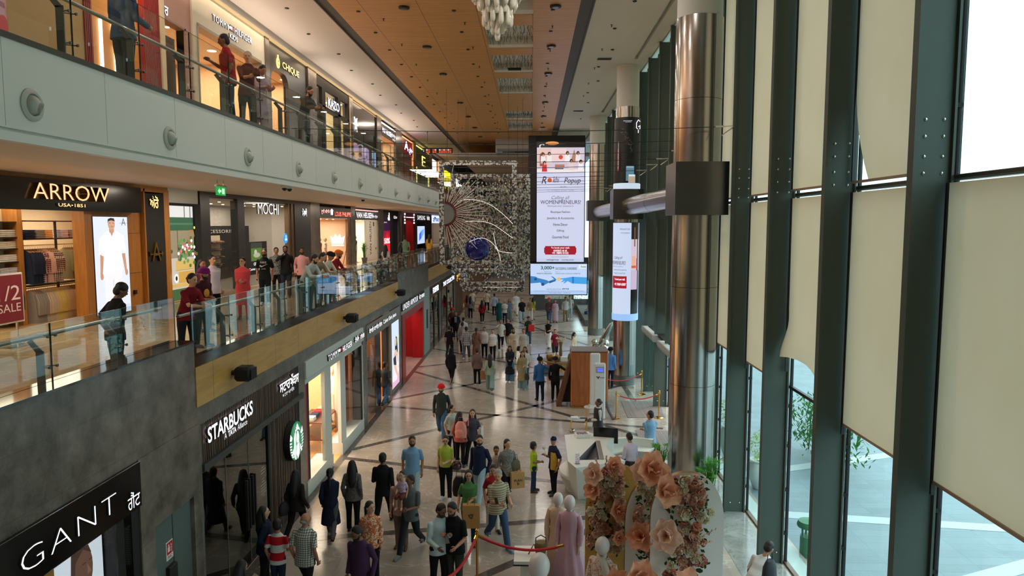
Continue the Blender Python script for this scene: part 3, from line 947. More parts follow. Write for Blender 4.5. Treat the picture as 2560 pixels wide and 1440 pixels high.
b = MB(org); b.box(X1 + 0.05,X1 + 0.11,20.92,21.60,5.90,5.935); b.prism([(0,0),(-0.12,0.09),(-0.12,-0.09)],(X1 + 0.05,21.68,5.92),UY,VZ,(0.06,0,0)); b.prism([(0,0),(-0.1,0.08),(-0.04,0),(-0.1,-0.08)],(X1 + 0.05,20.98,5.92),UY,VZ,(0.06,0,0))
b.build('emblem_arrow',M_GOLD,t)
# backlit poster of a model in white
t = thing('lightbox_poster','tall backlit poster of a man in a white shirt and trousers on honey wood','poster',(X1,19.1,5.6))
org = (X1,19.1,5.6)
bx(18.31,19.92,4.34,7.03,X1 - 0.07,X1 + 0.02,M_DARK,'frame',t,org)
SK = (196,146,116)
picture(t,(X1 + 0.024,19.115,5.685),1.58,2.66,[((222,230,244),'r',0,0,1,1),((206,216,232),'r',0,0,1,0.08),
 ((236,236,240),'p',[(0.27,0.0),(0.73,0.0),(0.77,0.46),(0.24,0.46)]),((214,216,224),'p',[(0.47,0.0),(0.50,0.0),(0.52,0.36),(0.48,0.36)]),
 (SK,'p',[(0.13,0.42),(0.19,0.40),(0.25,0.60),(0.15,0.62)]),(SK,'e',0.17,0.40,0.045,0.035),(SK,'p',[(0.78,0.62),(0.88,0.62),(0.92,0.44),(0.86,0.42)]),(SK,'e',0.9,0.42,0.045,0.035),
 ((246,246,250),'p',[(0.24,0.45),(0.78,0.45),(0.77,0.68),(0.90,0.64),(0.86,0.80),(0.60,0.86),(0.40,0.86),(0.16,0.78),(0.11,0.62),(0.24,0.66)]),
 ((220,224,234),'r',0.505,0.47,0.512,0.80),(SK,'p',[(0.42,0.87),(0.58,0.87),(0.50,0.80)]),(SK,'r',0.43,0.84,0.57,0.90),((206,158,130),'e',0.5,0.925,0.105,0.058),
 ((30,24,22),'p',[(0.39,0.93),(0.40,0.975),(0.48,0.99),(0.58,0.985),(0.62,0.94),(0.60,0.955),(0.50,0.965),(0.41,0.955)]),((60,40,34),'r',0.43,0.935,0.48,0.939),((60,40,34),'r',0.53,0.935,0.58,0.939),((150,90,80),'r',0.47,0.898,0.54,0.903),
 ((104,108,116),'r',0.74,0.935,0.96,0.938)],'photo',strength=0.95,origin=org)
text('A','emblem',mat('poster_ink',(96,100,108),0.5),t,(X1 + 0.045,19.68,6.88),UY,VZ,0.2,0.2,0.002,-0.01,0.0,org)
b = MB((X1 + 0.02,20.25,4.85)); b.box(X1 - 0.06,X1 + 0.0,20.19,20.31,4.79,4.91,c=0.006); tag(b.build('wall_socket',M_DARK,None,loc=(X1 + 0.02,20.25,4.85)),'small dark socket plate on the honey wood beside the tall poster','socket')
# shelves and rails inside
t = thing('shelf_rack','black open clothes rack with two rails behind the menswear doorway','rack',(-12.7,18.6,Z1))
org = (-12.7,18.6,Z1)
for y in (17.36,18.62,19.9):
 b = MB(org); b.box(-12.72,-12.67,y - 0.02,y + 0.02,Z1,6.9); b.build('post',M_DARK,t)
for z,nm in ((6.88,'top_bar'),(6.42,'shelf'),(5.24,'shelf')):
 b = MB(org); b.box(-12.9,-12.55,17.34,19.92,z,z + 0.03); b.build(nm,M_DARK,t)
for z in (6.28,5.20):
 b = MB(org); b.tube([(-12.7,17.34,z),(-12.7,19.92,z)],0.014,8); b.build('rail',M_STEEL,t)
rail_of(-12.7,[17.42 + 0.062 * k for k in range(19)],6.26,[('navy',(36,44,62)),('navy',(36,44,62)),('maroon check',(110,50,52),'check',(210,180,170)),('pink',(222,182,160)),('brown check',(96,76,66),'check',(210,196,180)),('brown check',(96,76,66),'check',(210,196,180))],'the upper rail of the menswear rack',0.86)
rail_of(-12.7,[18.95 + 0.08 * k for k in range(10)],6.26,[('olive green',(150,146,110)),('sage',(168,164,136))],'the upper rail beside the black post',0.84)
rail_of(-12.7,[17.5 + 0.07 * k for k in range(33)],5.22,[('grey',(150,142,132)),('beige',(206,188,158)),('pale yellow',(220,204,120)),('cream',(216,200,172)),('stone',(182,160,132)),('sand',(204,188,150))],'the lower rail of the menswear rack',0.84)
for y,c in ((17.55,('navy',(34,38,54))),(17.9,('grey',(140,132,120))),(18.22,('orange',(214,158,98))),(18.85,('lilac',(196,184,196))),(19.2,('grey',(150,142,134))),(19.6,('white',(232,226,214)))):
 stack(-12.7,y,6.45,[c] * 5,'the top shelf of the menswear rack')
t = thing('wall_shelf','lit wall shelves of folded shirts left of the clothes rack','shelf',(-12.9,16.7,Z1)); org = (-12.9,16.7,Z1)
b = MB(org); b.box(-13.05,-13.0,15.2,17.3,Z1,7.3); b.build('back_panel',mat('lit_back_panel',(226,206,168),0.6),t)
b = MB(org); b.box(-13.0,-12.62,17.14,17.3,Z1,7.55); b.build('side_panel',WOOD_ARROW,t)
for z in (5.58,5.9,6.22,6.5,6.88):
 b = MB(org); b.box(-13.0,-12.64,15.2,17.14,z - 0.025,z); b.build('shelf_board',M_DARK,t)
for z,c in ((5.58,('white and navy',(206,204,206))),(5.9,('white',(230,224,212))),(6.22,('cream',(220,208,186))),(6.5,('pale grey',(206,196,182)))):
 for y in (16.35,16.72,17.0):
  stack(-12.8,y,z,[c] * 4,'the wall shelf under %.0f cm of board' % ((z - Z1) * 100) if False else {5.58: 'the lowest lit wall shelf',5.9: 'the second lit wall shelf',6.22: 'the third lit wall shelf',6.5: 'the highest lit wall shelf'}[z])
rail_of(-12.75,[16.62 + 0.07 * k for k in range(7)],5.42,[('dark green',(70,84,70))],'the short rail under the lit wall shelves',0.9)
# sale stand
t = thing('sale_stand','dark red half-price sale board on a slim steel stand at the menswear entrance','sign',(-10.6,14.0,Z1)); org = (-10.6,14.0,Z1)
bx(13.55,14.42,4.80,5.82,-10.62,-10.58,mat('board_white',(212,206,200),0.4),'frame',t,org,0.006)
bx(13.585,14.385,4.835,5.785,-10.58,-10.572,mat('sale_red',(124,28,40),0.5),'panel',t,org)
text('1/2','lettering',mat('sale_letter',(230,206,200),0.5),t,(-10.57,14.0,5.42),UY,VZ,0.62,0.3,0.003,0,0,org)
text('SALE','lettering',mat('sale_letter',(230,206,200),0.5),t,(-10.57,14.0,5.12),UY,VZ,0.62,0.17,0.003,0,0,org)
bx(14.2,14.24,Z1,4.82,-10.62,-10.59,M_STEEL,'pole',t,org); bx(13.8,14.5,Z1,Z1 + 0.02,-10.75,-10.45,M_STEEL,'base',t,org)
# white wall and flower lightbox
front('wall_white',[(22.22,24.3,7.46,zt,0.3,0.0)],M_WHITE,X1)
front('trim_10',[(23.9,24.36,Z1,7.5,0.3,0.05),(22.22,23.9,7.43,7.5,0.3,0.05)],M_BLACKM,X1)
t = thing('lightbox_poster','backlit garden picture with hanging flowers, wooden crates and a green awning','poster',(X1,23.05,5.9)); org = (X1,23.05,5.9)
bx(22.24,23.88,Z1 + 0.05,7.42,X1 - 0.08,X1,M_DARK,'frame',t,org)
sh = [((196,190,176),'r',0,0,1,1),((226,228,226),'r',0,0.88,1,1),((120,118,100),'r',0.62,0.88,0.66,1),((120,118,100),'r',0.86,0.88,0.90,1),((44,92,62),'r',0,0.74,1,0.88),((70,120,86),'r',0,0.80,1,0.82),((150,136,110),'r',0,0.45,1,0.74),
 ((96,84,66),'r',0.30,0.40,0.33,0.74),((214,178,100),'p',[(0.2,0.32),(0.96,0.32),(0.96,0.42),(0.2,0.42)]),((190,148,72),'r',0.2,0.315,0.96,0.322),((206,160,76),'p',[(0.3,0.18),(0.96,0.18),(0.96,0.30),(0.3,0.30)]),((214,176,96),'r',0,0.14,0.9,0.175),((60,96,56),'r',0,0,1,0.12)]
rr = random.Random(3)
for k in range(60):
 sh.append((rr.choice([(70,110,52),(90,132,62),(52,88,48),(110,150,80)]),'e',0.62 + rr.gauss(0,0.17),0.53 + rr.gauss(0,0.06),0.05,0.02))
for k in range(22):
 sh.append((rr.choice([(236,240,246),(214,70,60),(226,120,110),(240,240,240)]),'e',0.64 + rr.gauss(0,0.15),0.55 + rr.gauss(0,0.05),0.045,0.018))
sh += [((170,120,70),'p',[(0.62,0.64),(0.68,0.62),(0.70,0.72),(0.84,0.72),(0.88,0.66),(0.9,0.68),(0.86,0.745),(0.68,0.745)]),((240,240,236),'e',0.08,0.24,0.09,0.05),((30,30,30),'e',0.08,0.24,0.04,0.025),((226,226,90),'e',0.9,0.77,0.04,0.016)]
picture(t,(X1 + 0.004,23.06,5.88),1.62,3.06,sh,'photo',strength=0.85,origin=org)
front('wall_gallery_near',[(-2.5,10,Z1,8.0,0.2,0.0)],M_WHITE,X1); front('wall_upper_near',[(-2.5,8,Z2,ZC,0.2,0.0)],M_WHITE,X2); front('wall_ground_near',[(-2.5,4.6,0,3.45,0.2,0.0)],M_STONE,XF)
# shoe shop
front('wall_shoe_shop',[(24.36,25.1,Z1,zt,0.25,0.04),(25.1,36.5,7.80,zt,0.25,0.04),(27.5,28.15,Z1,7.8,0.25,0.04),(34.1,36.55,Z1,7.8,0.25,0.06)],mat('charcoal_cladding',(44,46,48),0.35),X1)
front('trim_11',[(33.4,33.55,Z1,7.8,0.2,0.0),(33.75,34.1,Z1,7.8,0.2,0.02)],mat('bronze_profile',(120,98,74),0.35,0.6),X1)
room(24.4,36.5,Z1,7.78,X1 - 0.1,3.6,(214,206,194),(120,110,100),(214,206,196),260,(1.0,0.88,0.74))
m = MB(); m.box(X1 - 0.02,X1 - 0.005,25.1,27.5,Z1 + 0.05,7.8); m.box(X1 - 0.02,X1 - 0.005,28.15,31.2,Z1 + 0.05,7.8); struct(m.build('window_40',M_SHOPG))
t = thing('shoe_display','dark back wall of lit shoe and bag shelves inside the shoe shop','display',(-14.4,30,Z1)); org = (-14.4,30,Z1)
b = MB(org); b.box(-14.5,-14.3,27.6,35.6,Z1,6.75); b.build('back_panel',mat('display_black',(26,24,24),0.5),t)
b = MB(org); b.box(-14.3,-14.26,27.8,32.6,6.40,6.62); b.build('header',mat('display_black',(26,24,24),0.5),t)
b = MB(org); b.box(-14.3,-14.28,29.5,32.2,4.9,6.32); b.build('lit_panel',mat('lit_shoe_panel',(214,196,170),0.5),t)
text('ACCESSORIES','lettering',mat('display_letter',(206,200,190),0.5),t,(-14.25,32.0,6.5),UY,VZ,3.6,0.15,0.01,0,0,org,space=1.15)
for r in range(4):
 b = MB(org); b.box(-14.3,-14.0,29.4,32.3,4.95 + 0.34 * r,4.97 + 0.34 * r); b.build('shelf_board',mat('shelf_dark',(40,34,30),0.5),t)
def shoe(x,y,z,col,lab,grp,first=[None]):
 b = MB((x,y,z))
 b.tube([(x - 0.11,y,z + 0.05),(x - 0.05,y,z + 0.05),(x + 0.03,y,z + 0.04),(x + 0.10,y,z + 0.03),(x + 0.13,y,z + 0.025)],[0.035,0.048,0.042,0.036,0.015],8)
 b.box(x - 0.14,x + 0.14,y - 0.04,y + 0.04,z,z + 0.016)
 o = b.build('shoe',mat('shoe_%d_%d_%d' % col,col,0.35),None,60,loc=(x,y,z)); o.rotation_euler = (0,0,0.4)
 tag(o,lab,'shoe',grp)
for r in range(4):
 for k in range(9):
  c,nm = rnd.choice([((34,26,22),'dark brown'),((20,20,22),'black'),((120,80,50),'tan'),((96,40,36),'oxblood')])
  shoe(-14.15,29.65 + 0.3 * k,4.972 + 0.34 * r,c,'%s shoe on the %s board of the lit shoe panel' % (nm,('lowest','second','third','top')[r]),'%s shoes on the %s board' % (nm,('lowest','second','third','top')[r]))
t = thing('bag_shelf','lit column of small shelves with bags and boxes behind the left shop window','shelf',(-13.6,26.2,Z1)); org = (-13.6,26.2,Z1)
b = MB(org); b.box(-13.8,-13.75,26.4,28.6,Z1,6.6); b.build('back_panel',mat('lit_shoe_panel',(214,196,170),0.5),t)
for r in range(4):
 b = MB(org); b.box(-13.75,-13.4,26.4,28.6,4.9 + 0.42 * r,4.93 + 0.42 * r); b.build('shelf_board',mat('shelf_gold',(176,138,92),0.4),t)
for r,(c,nm) in enumerate((((206,150,110),'tan'),((52,60,130),'blue'),((150,34,40),'red'))):
 for k in range(3):
  y = 26.75 + 0.62 * k; z = 4.93 + 0.42 * r
  b = MB((-13.58,y,z)); b.box(-13.66,-13.5,y - 0.15,y + 0.15,z,z + 0.2,c=0.03); b.tube([(-13.58,y - 0.08,z + 0.2),(-13.58,y - 0.06,z + 0.28),(-13.58,y + 0.06,z + 0.28),(-13.58,y + 0.08,z + 0.2)],0.01,6)
  tag(b.build('handbag',mat('bag_%d' % c[0],c,0.4),None,40,loc=(-13.58,y,z)),'small %s handbag on the lit shelves behind the left shop window' % nm,'bag','%s handbags on the lit shelves' % nm)
t = thing('shop_sign','white glowing block letters hanging inside the shoe shop window','sign',(X1 - 0.2,31.2,7.5)); org = (X1 - 0.2,31.2,7.5)
letters(t,org,'MOCHI',30.02,32.5,7.26,7.74,X1 - 0.2,W_ON(2.4),0.06,0.006)
b = MB(org)
for y in (30.3,32.1): b.tube([(X1 - 0.2,y,7.74),(X1 - 0.2,y,7.86)],0.02,6)
b.build('hanger',M_DARK,t)
t = thing('shop_sign','small white glowing script letters on the black column of the shoe shop','sign',(X1,35.5,7.45)); org = (X1,35.5,7.45)
letters(t,org,'ਮੋਚੀ',35.15,35.9,7.22,7.62,X1 + 0.062,W_ON(1.8),0.03,0.01)
t = thing('round_sign','round bright blue sign with a white three-pointed mark in the shoe shop','sign',(X1 + 0.03,32.75,6.17)); org = (X1 + 0.03,32.75,6.17)
b = MB(org); b.prism([(0.23 * math.cos(a * math.pi / 16),0.23 * math.sin(a * math.pi / 16)) for a in range(32)],org,UY,VZ,(0.05,0,0)); b.build('disc',glow('sign_blue',(30,140,220),1.1),t)
b = MB(org)
for a in (90,215,325):
 b.prism([(0.02 * math.cos(R(a + 90)),0.02 * math.sin(R(a + 90))),(0.02 * math.cos(R(a - 90)),0.02 * math.sin(R(a - 90))),(0.15 * math.cos(R(a - 18)),0.15 * math.sin(R(a - 18))),(0.15 * math.cos(R(a + 18)),0.15 * math.sin(R(a + 18)))],(org[0] + 0.05,org[1],org[2]),UY,VZ,(0.006,0,0))
b.build('mark',W_ON(1.4),t)
t = thing('window_poster','dark poster with a green clog picture and white lettering in the shoe shop window','poster',(X1 + 0.02,29.4,5.45)); org = (X1 + 0.02,29.4,5.45)
bx(28.2,30.5,4.75,6.1,X1 - 0.005,X1 + 0.01,M_BLACKM,'backing',t,org)
picture(t,(X1 + 0.012,29.35,5.68),1.2,0.75,[((96,140,60),'r',0,0,1,1),((60,72,60),'r',0,0.7,1,1),((206,200,190),'e',0.5,0.32,0.3,0.14),((226,220,214),'e',0.4,0.5,0.12,0.12)],'photo',strength=0.5,origin=org)
letters(t,org,'crocs',29.0,29.8,5.12,5.24,X1 + 0.012,W_ON(0.9),0.004); letters(t,org,'Come as you are',28.5,30.3,4.9,5.03,X1 + 0.012,W_ON(0.9),0.004)
# pier, shirt shop with a lit crown, suit shop with upright lettering
front('wall_gallery_piers',[(36.55,38.2,Z1,zt,0.3,0.06),(44.8,45.95,Z1,zt,0.3,0.06),(52.72,54.6,Z1,zt,0.3,0.06),(60.9,62.0,Z1,zt,0.3,0.06),(69.6,70.7,Z1,zt,0.3,0.06),(80.0,81.0,Z1,zt,0.3,0.06)],M_GREYP,X1)
room(38.2,44.8,Z1,7.2,X1,3.0,(226,196,164),(190,150,110),(226,206,184),170,(1.0,0.86,0.72))
t,org = sign('dark sign band with red and white letters and a small crown over the shirt shop',38.2,44.8,7.2,7.8,X1,mat('sign_grey',(52,50,50),0.4),0.05)
letters(t,org,'ਲੂਈ ਫਿਲਿਪ',38.4,40.0,7.38,7.66,X1 + 0.05,glow('letter_red_white',(255,190,180),1.7),0.03,0.01)
letters(t,org,'LOUIS PHILIPPE',41.0,44.65,7.30,7.56,X1 + 0.05,glow('letter_red',(255,120,104),1.7),0.04,0.015)
def crown(t,org,y,z,w,h,x,m,nm='crown'):
 b = MB(org); p = [(-0.4,0),(0.4,0),(0.5,0.75),(0.26,0.5),(0.16,0.95),(0,0.6),(-0.16,0.95),(-0.26,0.5),(-0.5,0.75)]
 b.prism([(a * w,c * h) for a,c in p],(x,y,z),UY,VZ,(0.03,0,0))
 for a,c in ((0.5,0.8),(0.16,1.0),(-0.16,1.0),(-0.5,0.8)): b.ball((x + 0.015,y + a * w,z + c * h),0.07 * w,8,k=5)
 return b.build(nm,m,t)
crown(t,org,40.5,7.36,0.42,0.32,X1 + 0.05,W_ON(1.8))
t = thing('crown_emblem','large white glowing crown on the end wall inside the shirt shop','emblem',(-12.3,44.7,5.6)); b = MB((-12.3,44.7,5.6))
b.prism([(-0.36,0),(0.36,0),(0.46,0.5),(0.24,0.34),(0.15,0.62),(0,0.4),(-0.15,0.62),(-0.24,0.34),(-0.46,0.5)],(-12.3,44.74,5.6),(1,0,0),VZ,(0,-0.05,0)); b.box(-12.68,-11.92,44.69,44.74,5.46,5.54); b.build('crown',W_ON(2.2),t)
mannequin(-11.9,40.6,Z1 + 0.02,-1.3,'mannequin in a white shirt in front of the glowing crown',(196,170,140),cloth('m','plain',(226,214,196)),cloth('m','plain',(60,60,74)))
mannequin(-12.3,40.9,Z1 + 0.02,-1.3,'mannequin in a rust red shirt behind the white-shirted mannequin',(196,170,140),cloth('m','plain',(120,50,40)),cloth('m','plain',(44,44,50)))
t = thing('easel_board','brown easel board leaning beside the shirt shop doorway','board',(-11.3,43.6,Z1)); org = (-11.3,43.6,Z1)
b = MB(org); b.prism([(-0.3,0.35),(0.3,0.35),(0.36,1.75),(-0.24,1.75)],org,UY,VZ,(0.03,0,0)); b.build('board',mat('easel_brown',(92,66,50),0.6),t)
b = MB(org)
for s in (-0.28,0.28): b.tube([(-11.3,43.6 + s,Z1),(-11.3,43.6 + s * 0.9,Z1 + 1.8)],0.018,6)
b.tube([(-11.7,43.6,Z1),(-11.3,43.6,Z1 + 1.7)],0.018,6); b.build('leg_frame',mat('easel_brown',(92,66,50),0.6),t)
front('trim_12',[(44.2,44.8,Z1,7.2,0.15,0.02)],mat('bronze_profile',(120,98,74),0.35,0.6),X1)
room(45.95,52.7,Z1,7.16,X1,2.6,(236,230,220),(190,172,150),(236,230,222),170,(1.0,0.88,0.74))
t,org = sign('grey sign band with bold white letters over the suit shop',45.95,52.7,7.16,7.72,X1,mat('sign_grey',(52,50,50),0.4),0.05)
letters(t,org,'VAN HEUSEN',46.05,50.9,7.26,7.64,X1 + 0.05,W_ON(2.2),0.04,0.02)
letters(t,org,'ਵੈਨ ਹਿਊਜ਼ਨ',51.0,52.5,7.26,7.5,X1 + 0.05,W_ON(2.0),0.03,0.01)
front('trim_13',[(45.95,52.7,7.74,7.82,0.1,0.08)],glow('pink_edge_light',(255,206,196),0.8),X1)
t,org = sign('white wall panel with upright black lettering in the suit shop window',48.6,52.5,Z1,7.1,X1,mat('panel_ivory',(226,220,208),0.5),0.02)
text('VAN HEUSEN','lettering',mat('letter_dark',(40,36,34),0.5),t,(X1 + 0.02,50.3,5.85),VZ,(0,-1,0),2.35,0.55,0.01,0,0,org)
b = MB(org); b.box(X1 + 0.02,X1 + 0.03,51.9,52.1,5.0,5.15); b.box(X1 + 0.02,X1 + 0.03,51.2,51.5,6.7,7.0); b.build('fitting',M_DARK,t)
mannequin(-11.8,47.2,Z1 + 0.02,-1.2,'mannequin in a dark blue suit in the suit shop window',(190,180,170),cloth('m','plain',(30,34,56)),cloth('m','plain',(28,30,46)))
mannequin(-11.9,46.4,Z1 + 0.02,-1.2,'mannequin in a grey suit at the edge of the suit shop window',(190,180,170),cloth('m','plain',(120,120,120)),cloth('m','plain',(206,200,190)))
# far shops of the middle gallery
room(54.6,60.9,Z1,7.9,X1,2.0,(30,30,34),(60,60,64),(24,24,26),15,(0.8,0.85,1.0),spots=False)
front('wall_sports',[(54.6,60.9,7.15,zt,0.2,0.02),(57.4,58.6,Z1,7.15,0.2,0.02)],M_BLACKM,X1)
t = thing('shop_sign','white three-stripe mark and small script letters on the black sports front','sign',(X1 + 0.02,57.5,7.5)); org = (X1 + 0.02,57.5,7.5)
b = MB(org)
for k,h in enumerate((0.22,0.42,0.62)):
 y = 56.6 + 0.22 * k; b.prism([(0,0),(0.16,0),(0.02,h),(-0.14,h)],(X1 + 0.02,y,7.15),UY,VZ,(0.03,0,0))
b.build('mark',W_ON(2.0),t)
letters(t,org,'ਐਡੀਡਾਸ',58.7,60.3,7.3,7.56,X1 + 0.02,W_ON(1.8),0.03)
t = thing('led_screen','red and black screen with a white fifty percent offer in the sports shop window','screen',(X1,56.0,6.0)); org = (X1,56.0,6.0)
bx(54.65,57.4,Z1 + 0.1,7.12,X1 - 0.06,X1,M_BLACKM,'housing',t,org)
rr = random.Random(5); sh = [((214,24,40),'r',0,0,1,1),((46,16,52),'r',0,0.72,1,1)]
for k in range(26):
 x = k / 26; sh.append(((46,16,52),'r',x,0.72 - rr.uniform(0,0.22),x + 0.03,0.75))
picture(t,(X1 + 0.004,56.0,5.75),2.66,2.7,sh,'display',strength=1.0,origin=org)
letters(t,org,'50%',55.0,57.1,5.32,5.75,X1 + 0.04,W_ON(1.5),0.004,0.02); letters(t,org,'UP TO',55.0,56.0,6.95,7.02,X1 + 0.04,W_ON(1.2),0.004)
front('trim_14',[(62.0,63.2,Z1,zt,0.2,0.1)],M_CHROME,X1)
room(63.2,69.6,Z1,7.9,X1,1.6,(150,12,24),(120,16,24),(150,12,24),60,(1.0,0.5,0.4),spots=False)
front('wall_red_shop',[(63.2,64.4,Z1,zt,0.2,0.06),(68.4,69.6,Z1,zt,0.2,0.06),(64.4,68.4,7.2,zt,0.2,0.06)],M_RED,X1)
t = thing('shop_sign','pair of pale upright glowing marks joined by a light line on the red front','sign',(X1 + 0.06,66.4,7.5)); org = (X1 + 0.06,66.4,7.5)
b = MB(org); b.box(X1 + 0.06,X1 + 0.09,64.6,68.2,7.46,7.52); b.build('light_line',glow('letter_pink',(255,226,236),2.0),t)
for y in (63.6,68.6):
 b = MB(org)
 for q in range(4): b.box(X1 + 0.06,X1 + 0.09,y + 0.1 * (q % 2),y + 0.5 - 0.08 * (q % 3),6.9 + 0.26 * q,7.06 + 0.26 * q)
 b.build('mark',glow('letter_pink',(255,226,236),2.0),t)
room(70.7,80.0,Z1,7.9,X1,2.0,(40,42,46),(60,60,64),(30,30,32),15,(0.8,0.9,1.0),spots=False)
front('wall_phone_shop',[(70.7,80.0,7.1,zt,0.2,0.02),(76.2,80.0,Z1,7.1,0.2,0.02),(70.7,71.0,Z1,7.1,0.2,0.02)],mat('charcoal_cladding',(44,46,48),0.35),X1)
t = thing('shop_sign','white capital letters and short script on the dark phone shop front','sign',(X1 + 0.02,75,7.5)); org = (X1 + 0.02,75,7.5)
letters(t,org,'SAMSUNG',71.0,76.2,7.3,7.75,X1 + 0.02,W_ON(2.0),0.03,0.02); letters(t,org,'ਸੈਮਸੰਗ',77.4,79.6,7.3,7.8,X1 + 0.02,W_ON(2.0),0.03,0.02)
t = thing('led_screen','bright screen with a blue folding phone in the dark shop front','screen',(X1,73.6,5.7)); org = (X1,73.6,5.7)
bx(71.0,76.2,4.8,6.75,X1 - 0.05,X1,M_BLACKM,'housing',t,org)
picture(t,(X1 + 0.004,73.6,5.76),4.9,1.8,[((196,214,244),'r',0,0,1,1),((60,110,220),'p',[(0.2,0.15),(0.5,0.3),(0.55,0.75),(0.25,0.55)]),((120,170,250),'p',[(0.5,0.3),(0.85,0.55),(0.9,0.85),(0.55,0.75)])],'display',strength=1.0,origin=org)
room(81.0,97.0,Z1,7.9,X1,2.0,(206,190,170),(150,140,130),(220,214,206),120,(1.0,0.9,0.8),spots=False)
t,org = sign('pale blue glowing sign at the far end of the middle level',81.4,88.0,7.0,7.9,X1,glow('sign_paleblue',(206,220,250),1.2),0.05)
letters(t,org,'ਲੈਂਸ',82.2,87.2,7.15,7.75,X1 + 0.05,glow('letter_blue',(80,100,190),0.6),0.02,0.02)
t = thing('light_column','upright white light line at the far end of the middle level','lamp',(X1 + 0.1,92,Z1)); bx(91.6,92.1,Z1 + 0.1,7.8,X1 - 0.02,X1 + 0.1,glow('light_line',(220,235,255),2.2),'tube',t,(X1 + 0.1,92,Z1))
# ------------------------------------------------------------------ upper gallery
zt = ZC - 0.12
M_BRP = stone('brown_pillar',(96,84,74),(128,112,98),2.0,0.25,0.3,None,0.5)
# colourful shop, beige wall, orange wall with light bars
t = thing('graphic_panel','pink and green patterned shop panel at the near end of the upper level','panel',(X2,11.8,Z2)); org = (X2,11.8,Z2)
bx(8.0,12.55,Z2,zt,X2 - 0.2,X2,mat('graphic_pink',(206,150,160),0.5),'backing',t,org)
picture(t,(X2 + 0.004,11.0,10.4),3.0,3.0,[((206,160,168),'r',0,0,1,1),((60,110,150),'e',0.9,0.4,0.06,0.05),((70,150,90),'r',0.7,0.2,1,0.32),((226,206,80),'r',0.72,0.22,0.95,0.28),((150,90,110),'p',[(0.5,0.6),(1,0.55),(1,0.58),(0.5,0.66)]),((206,60,60),'e',0.98,0.45,0.04,0.06)],'print',strength=0.3,origin=org)
front('wall_beige',[(12.55,14.72,Z2,zt,0.2,0.0)],mat('beige_wall',(170,138,88),0.6),X2)
def ribbed(y0,y1,nm):
 b = MB(); n = int((y1 - y0) / 0.06)
 b.box(X2 - 0.2,X2,y0,y1,Z2,zt)
 for k in range(n): b.box(X2,X2 + 0.03,y0 + k * 0.06 + 0.01,y0 + k * 0.06 + 0.045,Z2,zt)
 return struct(b.build(nm,mat('ribbed_red',(134,24,28),0.5)))
ribbed(14.72,15.02,'wall_ribbed'); ribbed(17.0,17.74,'wall_ribbed_b')
front('wall_orange',[(15.02,17.0,Z2,zt,0.2,-0.1)],mat('orange_wall',(206,138,66),0.5),X2)
spot_room(X2 + 0.25,16.0,12.9,0.3,1.6,34,(1.0,0.68,0.36))
for y,z0,z1,w in ((15.42,9.9,11.2,'lower left'),(15.95,10.2,10.75,'short middle'),(16.05,8.95,10.05,'lowest'),(15.88,11.05,11.5,'uppermost')):
 b = MB((X2,y,z0)); b.box(X2 - 0.1,X2 - 0.04,y - 0.03,y + 0.03,z0,z1,c=0.01)
 tag(b.build('light_bar',glow('bar_light',(255,226,190),4.0),None,loc=(X2,y,z0)),'%s upright light bar on the orange shop wall' % w,'lamp')
front('trim_15',[(17.74,17.92,Z2,zt,0.2,0.06)],M_CREAM,X2)
front('wall_rose',[(17.92,19.42,11.95,zt,0.2,0.0),(19.0,19.42,Z2,11.95,0.2,0.0)],mat('rose_wall',(176,138,128),0.6),X2)
front('trim_16',[(17.92,19.1,11.9,11.97,0.2,0.03),(19.0,19.07,Z2,11.95,0.2,0.03)],mat('rose_trim',(150,112,100),0.5),X2)
t = thing('shop_sign','single white glowing script letter on the rose wall','sign',(X2,17.97,12.2)); letters(t,(X2,17.97,12.2),'ਰ',17.98,18.16,12.02,12.24,X2 + 0.01,W_ON(2.2),0.03,0.02)
room(17.92,24.6,Z2,12.3,X2,3.0,(226,190,150),(190,150,110),(226,200,170),260,(1.0,0.85,0.66))
t = thing('display_pylon','tall dark display pylon inside the rose-walled doorway','display',(X2 - 0.7,19.35,Z2)); bx(19.1,19.7,Z2,11.85,X2 - 0.9,X2 - 0.6,mat('pylon_brown',(54,36,28),0.5),'panel',t,(X2 - 0.7,19.35,Z2)); bx(19.1,19.7,Z2,Z2 + 0.06,X2 - 1.0,X2 - 0.5,M_DARK,'base',t,(X2 - 0.7,19.35,Z2))
# white children's wear front
front('wall_kids',[(19.42,24.62,12.28,zt,0.25,0.05),(19.42,19.68,Z2,12.28,0.25,0.05),(24.30,24.62,Z2,12.28,0.25,0.05)],mat('kids_white',(206,200,184),0.5),X2)
front('trim_17',[(19.68,24.30,12.22,12.30,0.25,0.07),(19.66,19.72,Z2,12.25,0.25,0.07),(24.26,24.32,Z2,12.25,0.25,0.07)],mat('kids_trim',(150,140,124),0.5),X2)
t = thing('shop_sign','white glowing letters with a small flag on the white upper-level front','sign',(X2 + 0.05,22,12.7)); org = (X2 + 0.05,22,12.7)
letters(t,org,'TOMMY',20.62,21.72,12.62,12.80,X2 + 0.05,W_ON(2.4),0.03,0.01,space=1.2); letters(t,org,'HILFIGER',22.12,23.46,12.64,12.84,X2 + 0.05,W_ON(2.4),0.03,0.01,space=1.1); letters(t,org,'KIDS',21.75,22.32,12.42,12.56,X2 + 0.05,W_ON(2.4),0.03,0.01)
